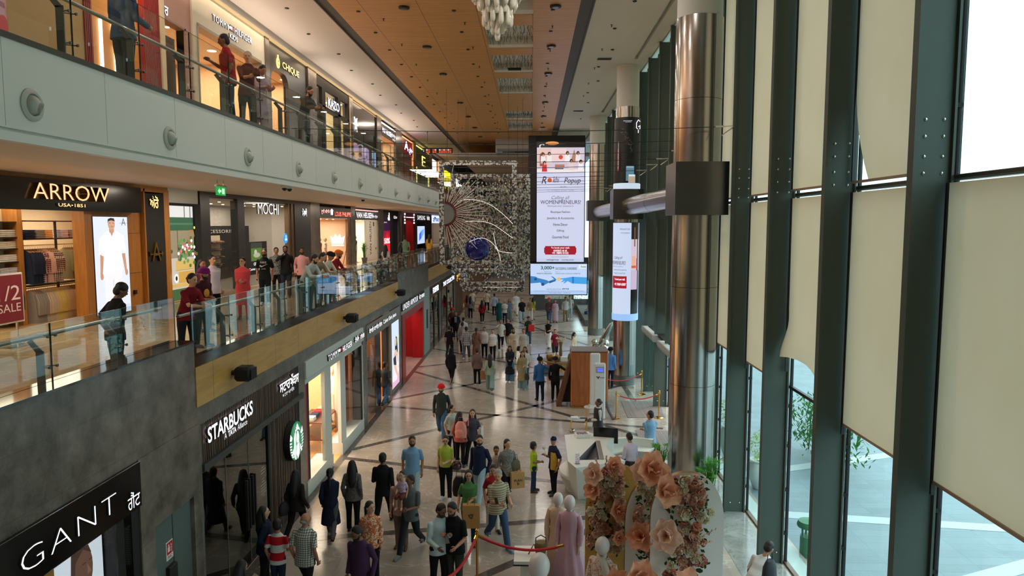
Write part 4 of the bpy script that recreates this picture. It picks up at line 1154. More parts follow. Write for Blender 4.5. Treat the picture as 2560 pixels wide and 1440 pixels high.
def flag(t,org,y0,y1,z0,z1,x):
 h = (z1 - z0) / 4
 for nm,a,b2,c,d,m in (('flag_band',y0,y1,z1 - h,z1,mat('flag_navy',(24,30,70),0.4)),('flag_band',y0,y1,z0,z0 + h,mat('flag_navy',(24,30,70),0.4)),('flag_white',y0,(y0 + y1) / 2,z0 + h,z1 - h,W_ON(1.6)),('flag_red',(y0 + y1) / 2,y1,z0 + h,z1 - h,glow('flag_red',(220,30,40),0.9))):
  bx(a,b2,c,d,x,x + 0.03,m,nm,t,org)
flag(t,org,21.8,22.06,12.66,12.82,X2 + 0.05)
b = MB(); b.box(X2 - 0.4,X2 - 0.1,19.8,20.0,Z2,12.1); tag(b.build('display_pylon',mat('pylon_brown',(54,36,28),0.5)),'dark red-brown upright panel just inside the white upper-level doorway','panel')
rail_of(X2 - 1.6,[20.9 + 0.09 * k for k in range(14)],10.6,[('white',(226,214,196)),('red',(160,40,40)),('navy',(40,44,66))],'the rail inside the white upper-level shop',0.6)
t = thing('clothes_rail','steel clothes rail inside the white upper-level shop','rack',(X2 - 1.6,21.5,Z2)); org = (X2 - 1.6,21.5,Z2)
b = MB(org); b.tube([(X2 - 1.6,20.8,Z2),(X2 - 1.6,20.8,10.6),(X2 - 1.6,22.2,10.6),(X2 - 1.6,22.2,Z2)],0.016,8); b.build('frame',M_STEEL,t)
t = thing('display_table','low brass-edged display table in the white upper-level shop','table',(X2 - 0.7,21.4,Z2)); org = (X2 - 0.7,21.4,Z2)
for z in (0.25,0.5,0.78): bx(20.9,22.1,Z2 + z,Z2 + z + 0.03,X2 - 1.0,X2 - 0.4,M_BRASS,'shelf',t,org)
for y in (20.95,22.05):
 bx(y - 0.02,y + 0.02,Z2,Z2 + 0.78,X2 - 0.98,X2 - 0.94,M_BRASS,'leg',t,org); bx(y - 0.02,y + 0.02,Z2,Z2 + 0.78,X2 - 0.46,X2 - 0.42,M_BRASS,'leg',t,org)
front('wall_upper_piers',[(24.62,25.0,Z2,zt,0.3,0.08),(29.3,30.42,Z2,zt,0.3,0.08),(35.78,36.5,Z2,zt,0.3,0.08),(42.2,43.4,Z2,zt,0.3,0.08),(47.9,50.3,Z2,zt,0.3,0.08),(54.8,56.3,Z2,zt,0.3,0.08),(63.4,65.2,Z2,zt,0.3,0.08),(69.8,71.2,Z2,zt,0.3,0.08)],M_BRP,X2)
# jewellery front with an arch
b = MB(); arch = []
y0,y1,za = 25.32,27.12,11.9
pts = [(y0,Z2),(y0,za)] + [(y0 + 0.45 - 0.45 * math.cos(a * math.pi / 12),za + 0.45 * math.sin(a * math.pi / 12)) for a in range(1,6)] + [(y0 + 0.45,za + 0.45),(y1 - 0.45,za + 0.45)] + [(y1 - 0.45 + 0.45 * math.sin(a * math.pi / 12),za + 0.45 * math.cos(a * math.pi / 12)) for a in range(1,6)] + [(y1,za),(y1,Z2)]
out = [(25.0,Z2)] + [(25.0,za),(25.0,zt),(25.2,zt),(25.4,zt),(25.6,zt),(25.7,zt),(y0 + 0.45,zt),(y1 - 0.45,zt),(27.0,zt),(27.2,zt),(27.5,zt),(28.0,zt),(29.3,zt),(29.3,za),(29.3,Z2)]
for i in range(min(len(pts),len(out)) - 1):
 a,b2,c,d = pts[i],pts[i + 1],out[i + 1],out[i]
 b.add([(X2,a[0],a[1]),(X2,b2[0],b2[1]),(X2,c[0],c[1]),(X2,d[0],d[1])],[(0,1,2,3)])
 b.add([(X2,a[0],a[1]),(X2,b2[0],b2[1]),(X2 - 0.2,b2[0],b2[1]),(X2 - 0.2,a[0],a[1])],[(3,2,1,0)])
struct(b.build('wall_jewellery',mat('graphite_wall',(58,58,60),0.4)))
room(25.0,29.3,Z2,12.6,X2 - 0.1,2.2,(226,186,144),(150,120,96),(226,196,160),130,(1.0,0.85,0.66))
t = thing('shop_sign','gold glowing capital letters with an oval emblem on the graphite front','sign',(X2,27,12.6)); org = (X2,27,12.6)
letters(t,org,'CHIQUE',26.38,28.25,12.49,12.77,X2 + 0.01,G_GOLD,0.04,0.02)
b = MB(org); b.prism([(0.15 * math.cos(a * math.pi / 12),0.19 * math.sin(a * math.pi / 12)) for a in range(24)],(X2 + 0.01,26.0,12.62),UY,VZ,(0.03,0,0)); b.box(X2 + 0.01,X2 + 0.04,25.96,26.04,12.8,12.9); b.build('emblem',G_GOLD,t)
letters(t,org,'C',25.92,26.08,12.53,12.71,X2 + 0.042,M_DARK,0.003,0.0,'emblem_letter')
t = thing('hanging_lamp','small gold script sign hanging inside the arched doorway','sign',(X2 - 0.6,26.6,11.3)); letters(t,(X2 - 0.6,26.6,11.3),'ਸ਼ੀਕ',26.5,27.0,11.0,11.3,X2 - 0.6,G_GOLD,0.03,0.02)
# fashion shop with black frame
front('wall_fashion',[(30.42,35.78,12.76,zt,0.2,0.05),(30.42,30.5,Z2,12.76,0.2,0.05),(31.3,31.8,Z2,12.76,0.2,0.05),(33.85,34.3,Z2,12.76,0.2,0.05),(35.6,35.78,Z2,12.76,0.2,0.05),(30.42,35.78,11.9,12.02,0.2,0.05),(30.42,35.78,Z2,Z2 + 0.1,0.2,0.05)],M_BLACKM,X2)
room(30.42,35.78,Z2,12.8,X2 - 0.1,2.6,(226,208,174),(196,170,130),(226,212,186),190,(1.0,0.84,0.62))
t = thing('shop_sign','blue-white glowing serif letters across the black-framed fashion windows','sign',(X2,33,12.3)); letters(t,(X2,33,12.3),'KAZO',32.0,33.85,12.06,12.46,X2 + 0.06,glow('letter_bluewhite',(214,226,255),2.6),0.05,0.02)
m = MB(); m.box(X2 - 0.03,X2 - 0.02,30.5,35.6,Z2 + 0.1,12.76); struct(m.build('window_41',M_SHOPG))
mannequin(X2 - 0.8,32.9,Z2 + 0.02,-1.4,'pale mannequin in a black top behind the fashion windows',(220,210,200),cloth('m','plain',(30,28,30)),cloth('m','plain',(30,28,30)))
t = thing('light_strip','warm upright light strip on the pillar past the fashion windows','lamp',(X2,36.0,Z2)); bx(35.84,35.92,Z2 + 0.5,zt - 0.1,X2 + 0.08,X2 + 0.1,glow('strip_warm',(226,170,110),0.5),'tube',t,(X2,36.0,Z2))
# black shop with a star mark and picture screens
front('wall_star_shop',[(36.5,42.2,11.2,zt,0.2,0.0),(41.2,42.2,Z2,11.2,0.2,0.0)],M_BLACK,X2)
room(36.5,42.2,Z2,11.2,X2,1.6,(120,96,110),(90,80,90),(60,54,60),70,(1.0,0.75,0.7))
t = thing('shop_sign','white glowing star-shaped script mark on the black upper front','sign',(X2,37.3,11.9)); org = (X2,37.3,11.9)
b = MB(org); b.prism([((0.55 if k % 2 == 0 else 0.2) * math.cos(k * math.pi / 6),(0.42 if k % 2 == 0 else 0.16) * math.sin(k * math.pi / 6)) for k in range(12)],(X2 + 0.01,37.3,12.0),UY,VZ,(0.04,0,0)); b.build('mark',W_ON(2.4),t)
front('trim_18',[(36.5,42.2,zt - 0.14,zt - 0.1,0.1,0.04)],glow('strip_warm',(226,170,110),0.5),X2)
for y0_,y1_,nm,cs in ((36.7,38.9,'purple crowd',[(150,120,170),(206,150,90),(90,70,120)]),(38.95,40.3,'lilac street',[(180,160,206),(110,90,140),(206,120,100)]),(40.4,42.0,'pale blue figure',[(150,190,240),(120,110,150),(226,226,240)])):
 t = thing('led_screen','%s picture screen behind the upper glass railing' % nm,'screen',(X2,(y0_ + y1_) / 2,Z2)); org = (X2,(y0_ + y1_) / 2,Z2)
 bx(y0_,y1_,Z2 + 0.1,11.15,X2 - 0.02,X2 + 0.03,M_BLACKM,'housing',t,org)
 rr = random.Random(int(y0_ * 10)); sh = [(cs[0],'r',0,0,1,1),(cs[1],'r',0,0.55,0.6,0.8),(cs[2],'r',0,0,1,0.2)]
 for k in range(10): sh.append((rr.choice(cs + [(60,44,70),(206,180,190)]),'r',*(lambda a,c: (a,c,a + 0.12,c + 0.25))(rr.uniform(0,0.85),rr.uniform(0,0.5))))
 picture(t,(X2 + 0.034,(y0_ + y1_) / 2,9.98),y1_ - y0_ - 0.1,2.1,sh,'display',strength=0.8,origin=org)
# suit shop on the upper level, then the small far fronts
room(43.4,47.9,Z2,12.3,X2,2.4,(226,190,150),(150,120,96),(226,200,170),120,(1.0,0.85,0.68))
t,org = sign('brown upper sign board with bold white letters under a light strip',43.4,47.9,12.25,12.95,X2,mat('sign_brown',(70,60,54),0.5),0.05)
letters(t,org,'VAN HEUSEN',43.5,46.6,12.42,12.74,X2 + 0.05,W_ON(2.4),0.04,0.03); letters(t,org,'ਵੈਨ ਹਿਊਜ਼ਨ',46.7,47.8,12.45,12.75,X2 + 0.05,W_ON(2.2),0.03,0.02); letters(t,org,'OUTLET',46.8,47.8,12.3,12.42,X2 + 0.05,W_ON(2.2),0.03,0.02)
bx(43.4,47.9,12.97,13.03,X2,X2 + 0.08,glow('strip_white',(255,236,210),2.0),'light_strip',t,org)
mannequin(X2 - 0.6,44.4,Z2 + 0.02,-1.3,'mannequin in a dark suit at the upper suit shop',(180,160,140),cloth('m','plain',(34,34,40)),cloth('m','plain',(34,34,40)))
room(50.3,54.8,Z2,12.1,X2,1.6,(120,60,50),(90,70,60),(80,60,54),30,(1.0,0.6,0.5),spots=False)
t,org = sign('red sign with a glowing violet-white mark and orange edge light, upper level',50.3,54.8,11.9,12.95,X2,M_RED,0.08)
letters(t,org,'A',50.9,52.6,12.15,12.8,X2 + 0.08,glow('letter_violet',(206,190,255),2.6),0.04,0.03); letters(t,org,'ਲੋ',52.7,54.4,12.0,12.5,X2 + 0.08,glow('letter_violet',(206,190,255),2.6),0.04,0.03)
bx(50.3,54.8,12.95,13.02,X2,X2 + 0.1,glow('edge_orange',(255,150,90),2.0),'edge_light',t,org); bx(54.7,54.82,9.6,12.95,X2,X2 + 0.1,glow('edge_orange',(255,150,90),2.0),'edge_light',t,org)
room(56.3,63.4,Z2,12.9,X2,1.6,(90,110,50),(70,80,50),(70,90,50),40,(0.8,1.0,0.6),spots=False)
t,org = sign('olive green front outlined by a yellow light line, upper level',56.4,63.3,11.4,13.0,X2,mat('olive_front',(80,92,36),0.5),0.05)
bx(56.4,63.3,13.0,13.05,X2,X2 + 0.1,glow('edge_yellow',(255,236,120),1.8),'edge_light',t,org); bx(63.1,63.3,9.3,11.4,X2,X2 + 0.1,glow('edge_yellow',(255,236,120),1.8),'edge_light',t,org); bx(56.4,56.6,9.3,11.4,X2,X2 + 0.1,glow('edge_yellow',(255,236,120),1.8),'edge_light',t,org)
letters(t,org,'E',59.4,61.2,11.7,12.5,X2 + 0.05,glow('edge_yellow',(255,236,120),1.8),0.03,-0.01)
room(65.2,69.8,Z2,12.1,X2,1.6,(120,40,40),(90,60,56),(120,100,96),30,(1.0,0.8,0.7),spots=False)
t,org = sign('far red shop front with a white lit panel, upper level',65.3,69.7,10.2,12.95,X2,M_RED,0.05)
bx(65.6,68.2,11.5,12.8,X2 + 0.05,X2 + 0.09,glow('panel_peach',(255,230,214),1.8),'lit_panel',t,org); bx(69.4,69.7,9.6,12.95,X2 + 0.05,X2 + 0.1,glow('edge_orange',(255,150,90),2.0),'edge_light',t,org)
front('wall_upper_far',[(71.2,98.0,Z2,zt,0.3,0.0)],mat('far_front',(90,86,84),0.5),X2)
t,org = sign('bright yellow lit sign near the end of the upper level',74.0,78.0,10.6,12.4,X2,glow('sign_yellow',(255,230,40),1.2),0.3)
t,org = sign('pale blue lit sign beyond the yellow one on the upper level',81.0,86.0,10.9,12.2,X2,glow('sign_iceblue',(206,226,255),1.6),0.3)
# ------------------------------------------------------------------ ground floor fronts
# fashion shop under the near stone bay
t,org = sign('black sign box with thin wide white glowing letters on the near dark stone bay',4.6,9.70,2.80,3.45,XF,M_BLACK,0.05)
letters(t,org,'GANT',7.28,9.06,2.99,3.24,XF + 0.05,W_ON(2.4),0.02,-0.026,space=1.12)
letters(t,org,'ਗੈਂਟ',9.32,9.62,2.86,3.10,XF + 0.05,W_ON(2.4),0.02,0.0)
room(4.6,9.70,0.0,2.80,XF,3.0,(70,58,46),(80,70,60),(60,54,50),20,(1.0,0.75,0.5))
front('wall_fashion_window',[(9.15,9.35,0,2.8,0.25,-0.02),(9.5,9.7,0,2.8,0.25,0.0)],M_DARK,XF)
front('trim_20',[(7.5,8.05,0,2.8,0.3,-0.12)],mat('gold_panel',(196,140,60),0.4),XF)
m = MB(); m.box(XF - 0.02,XF - 0.008,4.6,9.15,0.05,2.8); m.box(XF - 0.02,XF - 0.008,9.35,9.5,0.05,2.8); struct(m.build('window_50',M_SHOPG))
t = thing('lightbox_poster','backlit poster of a man in a lilac shirt under the thin-lettered sign','poster',(XF - 0.2,8.62,1.4)); org = (XF - 0.2,8.62,1.4)
bx(8.08,9.14,0.1,2.78,XF - 0.3,XF - 0.2,M_DARK,'frame',t,org)
D1,D2 = (92,64,52),(60,40,34)
picture(t,(XF - 0.196,8.61,1.44),1.02,2.64,[((206,216,226),'r',0,0,1,1),((186,170,206),'p',[(0.05,0.35),(0.1,0.62),(0.38,0.70),(0.72,0.72),(0.98,0.60),(1.0,0.3),(0.5,0.2)]),((150,130,186),'p',[(0.62,0.62),(0.98,0.70),(0.9,0.6)]),((206,196,220),'p',[(0.1,0.56),(0.4,0.68),(0.45,0.5)]),
 (D1,'p',[(0.36,0.60),(0.40,0.74),(0.70,0.74),(0.72,0.66),(0.58,0.58)]),(D1,'e',0.56,0.84,0.22,0.13),(D2,'p',[(0.34,0.86),(0.36,0.95),(0.5,0.99),(0.68,0.97),(0.76,0.90),(0.6,0.94),(0.44,0.9),(0.40,0.78)]),(D2,'r',0.56,0.865,0.64,0.872),(D2,'r',0.70,0.868,0.77,0.875),((120,84,66),'p',[(0.66,0.86),(0.74,0.81),(0.66,0.805)]),((130,76,70),'r',0.60,0.765,0.72,0.772),(D1,'p',[(0.70,0.42),(0.92,0.5),(0.96,0.58),(0.86,0.6),(0.7,0.5)]),((180,60,50),'p',[(0.62,0.40),(0.78,0.5),(0.72,0.54)])],'photo',strength=0.9,origin=org)
# fire hose sign and black box on the cabinet door
t = thing('fire_hose_sign','red and white fire hose sign on the grey-green cabinet door','sign',(XF - 0.03,10.54,1.74)); org = (XF - 0.03,10.54,1.74)
bx(10.44,10.645,1.59,1.88,XF - 0.042,XF - 0.028,mat('sign_plate',(230,226,220),0.4),'plate',t,org,0.003)
bx(10.452,10.633,1.68,1.87,XF - 0.028,XF - 0.026,mat('sign_red',(196,36,34),0.4),'red_field',t,org)
b = MB(org); b.box(XF - 0.026,XF - 0.024,10.475,10.54,1.72,1.80); b.prism([(0.02 * math.cos(a),0.02 * math.sin(a)) for a in [k * math.pi / 6 for k in range(12)]],(XF - 0.026,10.508,1.82),UY,VZ,(0.002,0,0))
for k in range(3): b.prism([(0,0),(0.02,0.015),(0.005,0.05),(-0.01,0.02)],(XF - 0.026,10.575,1.70 + 0.045 * k),UY,VZ,(0.002,0,0))
b.build('pictogram',mat('sign_plate',(230,226,220),0.4),t)
text('FHC','lettering',mat('sign_red',(196,36,34),0.4),t,(XF - 0.028,10.54,1.635),UY,VZ,0.13,0.05,0.002,0.01,0,org)
b = MB((XF - 0.03,10.55,1.3)); b.box(XF - 0.045,XF + 0.03,10.42,10.66,1.02,1.5,c=0.01); tag(b.build('hose_box',M_BLACKM,None,loc=(XF - 0.03,10.55,1.3)),'flat black box on the cabinet door below the fire hose sign','box')
# coffee shop
SLAT = mat('slat_brown',(78,58,46),0.6,var=0.2,scale=3.0)
b = MB(); b.box(XF - 0.2,XF - 0.05,11.62,16.66,2.72,3.42,1)
k = 11.64
while k < 16.62:
 w = rnd.choice((0.035,0.05,0.07)); b.box(XF - 0.05,XF - 0.005,k,k + w,2.72,3.42,0); k += w + rnd.choice((0.02,0.035))
b.box(XF - 0.2,XF - 0.05,14.75,16.66,0.0,2.62,1)
k = 14.78
while k < 16.4:
 w = rnd.choice((0.04,0.06,0.08)); b.box(XF - 0.05,XF + 0.0,k,k + w,0.0,2.62,0); k += w + rnd.choice((0.02,0.04))
struct(b.build('wall_slats',[SLAT,M_BLACKM]))
front('trim_21',[(11.62,16.9,2.60,2.73,0.2,0.06)],mat('dark_beam',(64,64,62),0.5,0.3),XF)
front('trim_22',[(16.42,16.66,0,3.42,0.2,0.0),(14.66,14.78,0,2.6,0.15,0.0)],M_BLACKM,XF)
room(11.62,14.9,0.0,2.6,XF,3.0,(62,52,44),(60,52,46),(40,36,34),8,(1.0,0.7,0.45),spots=False)
m = MB((XF,13.2,0)); m.box(XF - 0.04,XF - 0.03,11.64,14.66,0.02,2.6); o = m.build('window_51',M_DARKG,loc=(XF,13.2,0)); struct(o)
m = MB((XF,13.2,0))
for y in (12.62,13.66): m.box(XF - 0.03,XF - 0.022,y - 0.006,y + 0.006,0.02,2.6)
m.build('glass_joint',mat('joint_pale',(120,120,116),0.4),o)
for y in (13.46,13.58,13.74,13.86):
 b = MB((XF,y,1.2)); b.box(XF - 0.03,XF + 0.03,y - 0.02,y + 0.02,0.75,1.78,c=0.008)
 tag(b.build('door_pull',M_BLACKM,None,loc=(XF,y,1.2)),'long black upright door pull on the dark coffee shop glass','handle','black upright pulls on the coffee shop doors')
t = thing('hours_sticker','small white opening-hours lettering on the dark coffee shop glass','sticker',(XF - 0.02,14.38,1.4)); org = (XF - 0.02,14.38,1.4)
b = MB(org)
for i,w in enumerate((0.12,0.24,0.2,0.0,0.12,0.16,0.3,0.28,0.3,0.3,0.14)):
 if w: b.box(XF - 0.028,XF - 0.025,14.38 - w / 2,14.38 + w / 2,1.72 - i * 0.062,1.735 - i * 0.062)
b.build('print',mat('sticker_white',(180,180,176),0.5),t)
t = thing('shop_sign','bold white glowing capitals with a smaller second line on the brown slats','sign',(XF,12.8,3.1)); org = (XF,12.8,3.1)
letters(t,org,'STARBUCKS',11.76,13.72,3.05,3.33,XF + 0.02,W_ON(2.6),0.05,0.02)
letters(t,org,'A',12.52,12.62,2.89,3.0,XF + 0.005,W_ON(1.0),0.012); letters(t,org,'TATA',12.68,13.04,2.89,3.0,XF + 0.005,W_ON(1.2),0.012,0.03); letters(t,org,'Alliance',13.1,13.56,2.89,3.0,XF + 0.005,W_ON(1.0),0.012)
t = thing('shop_sign','white glowing script letters at the far end of the brown slat band','sign',(XF,15.9,3.2)); org = (XF,15.9,3.2)
letters(t,org,'ਸਟਾਰਬੱਕਸ',15.25,16.52,3.08,3.36,XF + 0.02,W_ON(2.6),0.05,0.02); letters(t,org,'ਅ ਟਾਟਾ ਅਲਾਇੰਸ',15.56,16.34,2.92,3.02,XF + 0.005,W_ON(0.9),0.012)
# round emblem
t = thing('round_sign','round green and white glowing emblem of a crowned long-haired figure on the slats','sign',(XF + 0.06,15.99,1.8)); org = (XF + 0.06,15.99,1.8)
RD = 0.46
b = MB(org); b.prism([(RD * math.cos(a * math.pi / 24),RD * math.sin(a * math.pi / 24)) for a in range(48)],(XF + 0.02,15.99,1.8),UY,VZ,(0.13,0,0)); b.build('housing',M_BLACKM,t)
GR,WH = (0,112,66),(236,240,238)
emb = [(GR,'e',0.5,0.5,0.5,0.5)]
for s in (-1,1):
 fx = lambda x: 0.5 + s * (x - 0.5)
 P = lambda pts: [(fx(a),c) for a,c in (pts if s > 0 else pts[::-1])]
 emb += [(WH,'p',P([(0.52,0.76),(0.62,0.72),(0.68,0.60),(0.68,0.45),(0.72,0.30),(0.70,0.12),(0.6,0.03),(0.52,0.01)])),
   (WH,'p',P([(0.86,0.72),(0.93,0.84 - 0.06),(0.985,0.62),(0.86,0.58),(0.78,0.64)])),
   (WH,'p',P([(0.74,0.36),(0.80,0.30),(0.84,0.20),(0.80,0.16),(0.73,0.22)]))]
 for q in range(6):
  z = 0.54 - 0.075 * q; x1 = 0.5 + 0.5 * math.sqrt(max(0.0,1 - ((z - 0.5) / 0.5) ** 2)) - 0.005
  emb.append((WH,'p',P([(x1 - 0.16 + 0.01 * q,z - 0.035),(x1,z - 0.01),(x1,z + 0.03),(x1 - 0.15 + 0.01 * q,z + 0.005)])))
 for q,x in enumerate((0.56,0.61,0.655)):
  emb.append((GR,'p',P([(x,0.62 - 0.03 * q),(x + 0.012,0.62 - 0.03 * q),(x + 0.03,0.40),(x + 0.012,0.25),(x + 0.035,0.08),(x + 0.02,0.08),(x - 0.004,0.25),(x + 0.016,0.40)])))
emb += [(WH,'p',[(0.30,0.72),(0.36,0.84),(0.42,0.80),(0.40,0.90),(0.47,0.86),(0.44,0.92),(0.48,0.935),(0.5,0.985),(0.52,0.935),(0.56,0.92),(0.53,0.86),(0.60,0.90),(0.58,0.80),(0.64,0.84),(0.70,0.72),(0.6,0.76),(0.4,0.76)]),
  (GR,'p',[(0.31,0.70),(0.4,0.775),(0.5,0.785),(0.6,0.775),(0.69,0.70),(0.6,0.75),(0.5,0.76),(0.4,0.75)]),
  (WH,'p',[(0.42,0.40),(0.58,0.40),(0.62,0.2),(0.5,0.02),(0.38,0.2)]),(GR,'p',[(0.40,0.48),(0.5,0.42),(0.60,0.48),(0.5,0.44)]),
  (WH,'e',0.5,0.59,0.105,0.15),(GR,'r',0.43,0.625,0.475,0.634),(GR,'r',0.525,0.625,0.57,0.634),(GR,'r',0.43,0.655,0.475,0.66),(GR,'r',0.525,0.655,0.57,0.66),(GR,'p',[(0.495,0.62),(0.505,0.62),(0.515,0.555),(0.49,0.555)]),(GR,'p',[(0.47,0.515),(0.5,0.522),(0.53,0.515),(0.5,0.503)])]
picture(t,(XF + 0.152,15.99,1.8),2 * RD * 0.98,2 * RD * 0.98,emb,'emblem',strength=1.0,origin=org)
# white and red clothing shop
SGW = mat('sign_pale',(196,208,206),0.35)
t,org = sign('pale grey-white sign band with white capitals and a small flag over the clothing shop',17.12,23.10,2.99,3.42,XF,SGW,0.06)
LW = W_ON(1.8)
letters(t,org,'TOMMY',18.86,19.95,3.10,3.27,XF + 0.06,LW,0.05,0.015,space=1.2); letters(t,org,'HILFIGER',20.33,21.38,3.10,3.27,XF + 0.06,LW,0.05,0.015,space=1.1)
flag(t,org,20.02,20.28,3.12,3.27,XF + 0.06)
letters(t,org,'ਟੌਮੀ',21.78,22.22,3.13,3.30,XF + 0.06,LW,0.05,0.02); flag(t,org,22.27,22.42,3.13,3.25,XF + 0.06); letters(t,org,'ਹਿਲਫਿਗਰ',22.46,23.02,3.13,3.30,XF + 0.06,LW,0.05,0.02)
room(17.14,23.08,0.0,2.98,XF,3.2,(226,196,150),(206,156,98),(226,206,176),330,(1.0,0.85,0.66))
front('wall_clothing',[(17.12,23.1,2.86,2.99,0.15,0.02),(18.82,19.42,0.36,2.86,0.1,0.0),(20.4,20.95,0.36,2.86,0.1,0.0),(23.0,23.1,0,2.99,0.3,0.02),(17.12,19.42,0,0.36,0.45,0.03),(20.4,23.1,0,0.36,0.45,0.03)],SGW,XF)
front('trim_23',[(17.12,17.3,0.36,2.86,0.12,-0.01),(22.15,22.9,0.36,2.86,0.6,-0.42)],M_RED,XF)
front('trim_24',[(17.3,17.5,0.36,2.86,0.12,-0.015),(22.9,23.0,0.36,2.86,0.3,0.0)],M_BLACKM,XF)
m = MB(); m.box(XF - 0.02,XF - 0.01,17.5,18.82,0.36,2.86); m.box(XF - 0.02,XF - 0.01,20.95,22.9,0.36,2.86); struct(m.build('window_52',M_SHOPG))
mannequin(-6.55,22.7,0.36,-0.7,'mannequin in a white shirt seen through the open clothing shop door',(214,206,196),cloth('m','plain',(224,220,212)),cloth('m','plain',(200,188,170)),1.8)
mannequin(-6.2,18.2,0.40,-0.9,'mannequin in a red jacket in the near window of the clothing shop',(206,190,176),cloth('m','plain',(150,34,40)),cloth('m','plain',(60,60,70)),1.75)
t = thing('display_table','steel-framed dark display table inside the clothing shop doorway','table',(-6.6,21.2,0)); org = (-6.6,21.2,0)
for z,m_ in ((0.42,mat('table_wood',(96,52,36),0.4)),(0.92,mat('table_wood',(96,52,36),0.4))): bx(20.4,22.0,z,z + 0.035,-7.0,-6.2,m_,'shelf',t,org)
for x in (-6.98,-6.24):
 for y in (20.42,21.96): bx(y,y + 0.03,0,0.92,x,x + 0.03,M_STEEL,'leg',t,org)
for k in range(4): stack(-6.6,20.65 + 0.38 * k,0.955,[(('white',(224,220,210)),('navy',(40,44,70)),('red',(160,44,44)),('sand',(206,180,140)))[k]] * 3,'the table in the clothing shop doorway')
rail_of(-6.9,[17.5 + 0.08 * k for k in range(14)],1.75,[('red',(150,40,44)),('white',(226,220,210)),('tan',(180,140,100))],'the steel rail behind the near clothing shop window',0.7)
t = thing('clothes_rail','tall steel clothes rail behind the near clothing shop window','rack',(-6.9,18.0,0)); b = MB((-6.9,18.0,0)); b.tube([(-6.9,17.4,0),(-6.9,17.4,1.78),(-6.9,18.65,1.78),(-6.9,18.65,0)],0.018,8); b.build('frame',M_STEEL,t)
t = thing('display_column','pale ribbed display column in the far clothing shop window','column',(-6.1,22.0,0.36)); b = MB((-6.1,22.0,0.36)); b.lathe([(0.16,0.36),(0.16,2.5)],(-6.1,22.0,0),20); b.build('shaft',mat('ribbed_stone',(176,166,150),0.6,bump=0.4),t,40)
# jeans shop
SGC = mat('sign_taupe',(128,124,116),0.4)
t,org = sign('taupe sign band with slim white serif-free letters over the jeans shop',23.64,29.62,2.95,3.38,XF,SGC,0.05)
letters(t,org,'ਕੈਲਵਿਨ ਕਲਾਇਨ ਜੀਨਸ',23.8,25.9,3.10,3.28,XF + 0.05,W_ON(1.8),0.04,0.02); letters(t,org,'Calvin Klein Jeans',26.1,28.6,3.06,3.27,XF + 0.05,W_ON(2.0),0.04,0.01)
room(23.64,27.95,0.0,2.95,XF,3.0,(206,140,84),(170,140,110),(180,160,140),170,(1.0,0.82,0.62))
front('wall_jeans',[(23.64,23.72,0,2.95,0.3,0.02),(27.72,27.95,0,2.95,0.3,0.02),(29.55,29.64,0,2.95,0.3,0.04),(27.7,29.62,2.88,2.96,0.3,0.03),(23.64,27.9,2.86,2.95,0.3,0.02),(27.9,29.6,0,0.14,0.2,0.03)],SGC,XF)
front('trim_25',[(25.05,25.95,0,2.86,0.4,0.0)],mat('mirror_panel',(150,146,140),0.12,1.0),XF)
m = MB(); m.box(XF - 0.02,XF - 0.01,23.72,25.05,0.05,2.86); struct(m.build('window_53',M_SHOPG))
front('trim_26',[(27.55,27.72,0,2.86,0.3,-0.1)],M_BLACKM,XF)
t = thing('lightbox_poster','tall backlit poster of a seated woman in a black top on pale blue and pink','poster',(XF,28.75,1.5)); org = (XF,28.75,1.5)
bx(27.97,29.55,0.14,2.88,XF - 0.1,XF + 0.01,M_DARK,'frame',t,org)
SK2 = (222,186,162)
picture(t,(XF + 0.014,28.76,1.51),1.52,2.68,[((206,222,238),'r',0,0,1,1),((226,176,206),'p',[(0,0),(1,0),(1,0.3),(0.6,0.2),(0,0.12)]),((236,226,240),'p',[(0.05,0.1),(0.4,0.36),(0.75,0.42),(0.95,0.2),(0.6,0.08)]),((222,220,60),'p',[(0.75,0.62),(1,0.72),(1,0.75),(0.75,0.66)]),((222,220,60),'p',[(0.6,0.40),(0.95,0.48),(0.95,0.51),(0.6,0.44)]),((222,220,60),'p',[(0.7,0.24),(0.95,0.28),(0.95,0.3),(0.7,0.27)]),
 ((26,22,26),'p',[(0.40,0.55),(0.42,0.72),(0.55,0.77),(0.70,0.74),(0.78,0.55),(0.74,0.44),(0.62,0.46)]),(SK2,'e',0.53,0.68,0.10,0.065),(SK2,'p',[(0.18,0.5),(0.34,0.56),(0.62,0.56),(0.66,0.48),(0.2,0.42)]),((28,30,40),'p',[(0.14,0.46),(0.5,0.48),(0.56,0.34),(0.5,0.3),(0.2,0.36)]),(SK2,'p',[(0.58,0.54),(0.72,0.5),(0.8,0.36),(0.7,0.34)]),(SK2,'p',[(0.2,0.36),(0.5,0.32),(0.8,0.14),(0.72,0.1),(0.3,0.26)]),((30,26,30),'r',0.49,0.685,0.515,0.69),((30,26,30),'r',0.55,0.685,0.575,0.69),((176,80,84),'r',0.51,0.645,0.55,0.65)],'photo',strength=0.95,origin=org)
rail_of(-6.3,[24.0 + 0.09 * k for k in range(12)],2.1,[('cream',(216,196,170)),('lilac grey',(150,146,170)),('blue',(80,100,140))],'the high rail behind the jeans shop window',0.6)
rail_of(-6.3,[24.0 + 0.09 * k for k in range(12)],1.2,[('denim blue',(80,96,130)),('grey',(130,126,130))],'the low rail behind the jeans shop window',0.6)
t = thing('clothes_rail','white two-tier clothes rail behind the jeans shop window','rack',(-6.3,24.5,0)); org = (-6.3,24.5,0); b = MB(org)
for y in (23.9,25.1): b.tube([(-6.3,y,0),(-6.3,y,2.4)],0.02,8)
for z in (1.2,2.1,2.4): b.tube([(-6.3,23.9,z),(-6.3,25.1,z)],0.02,8)
b.build('frame',M_WHITEP,t)
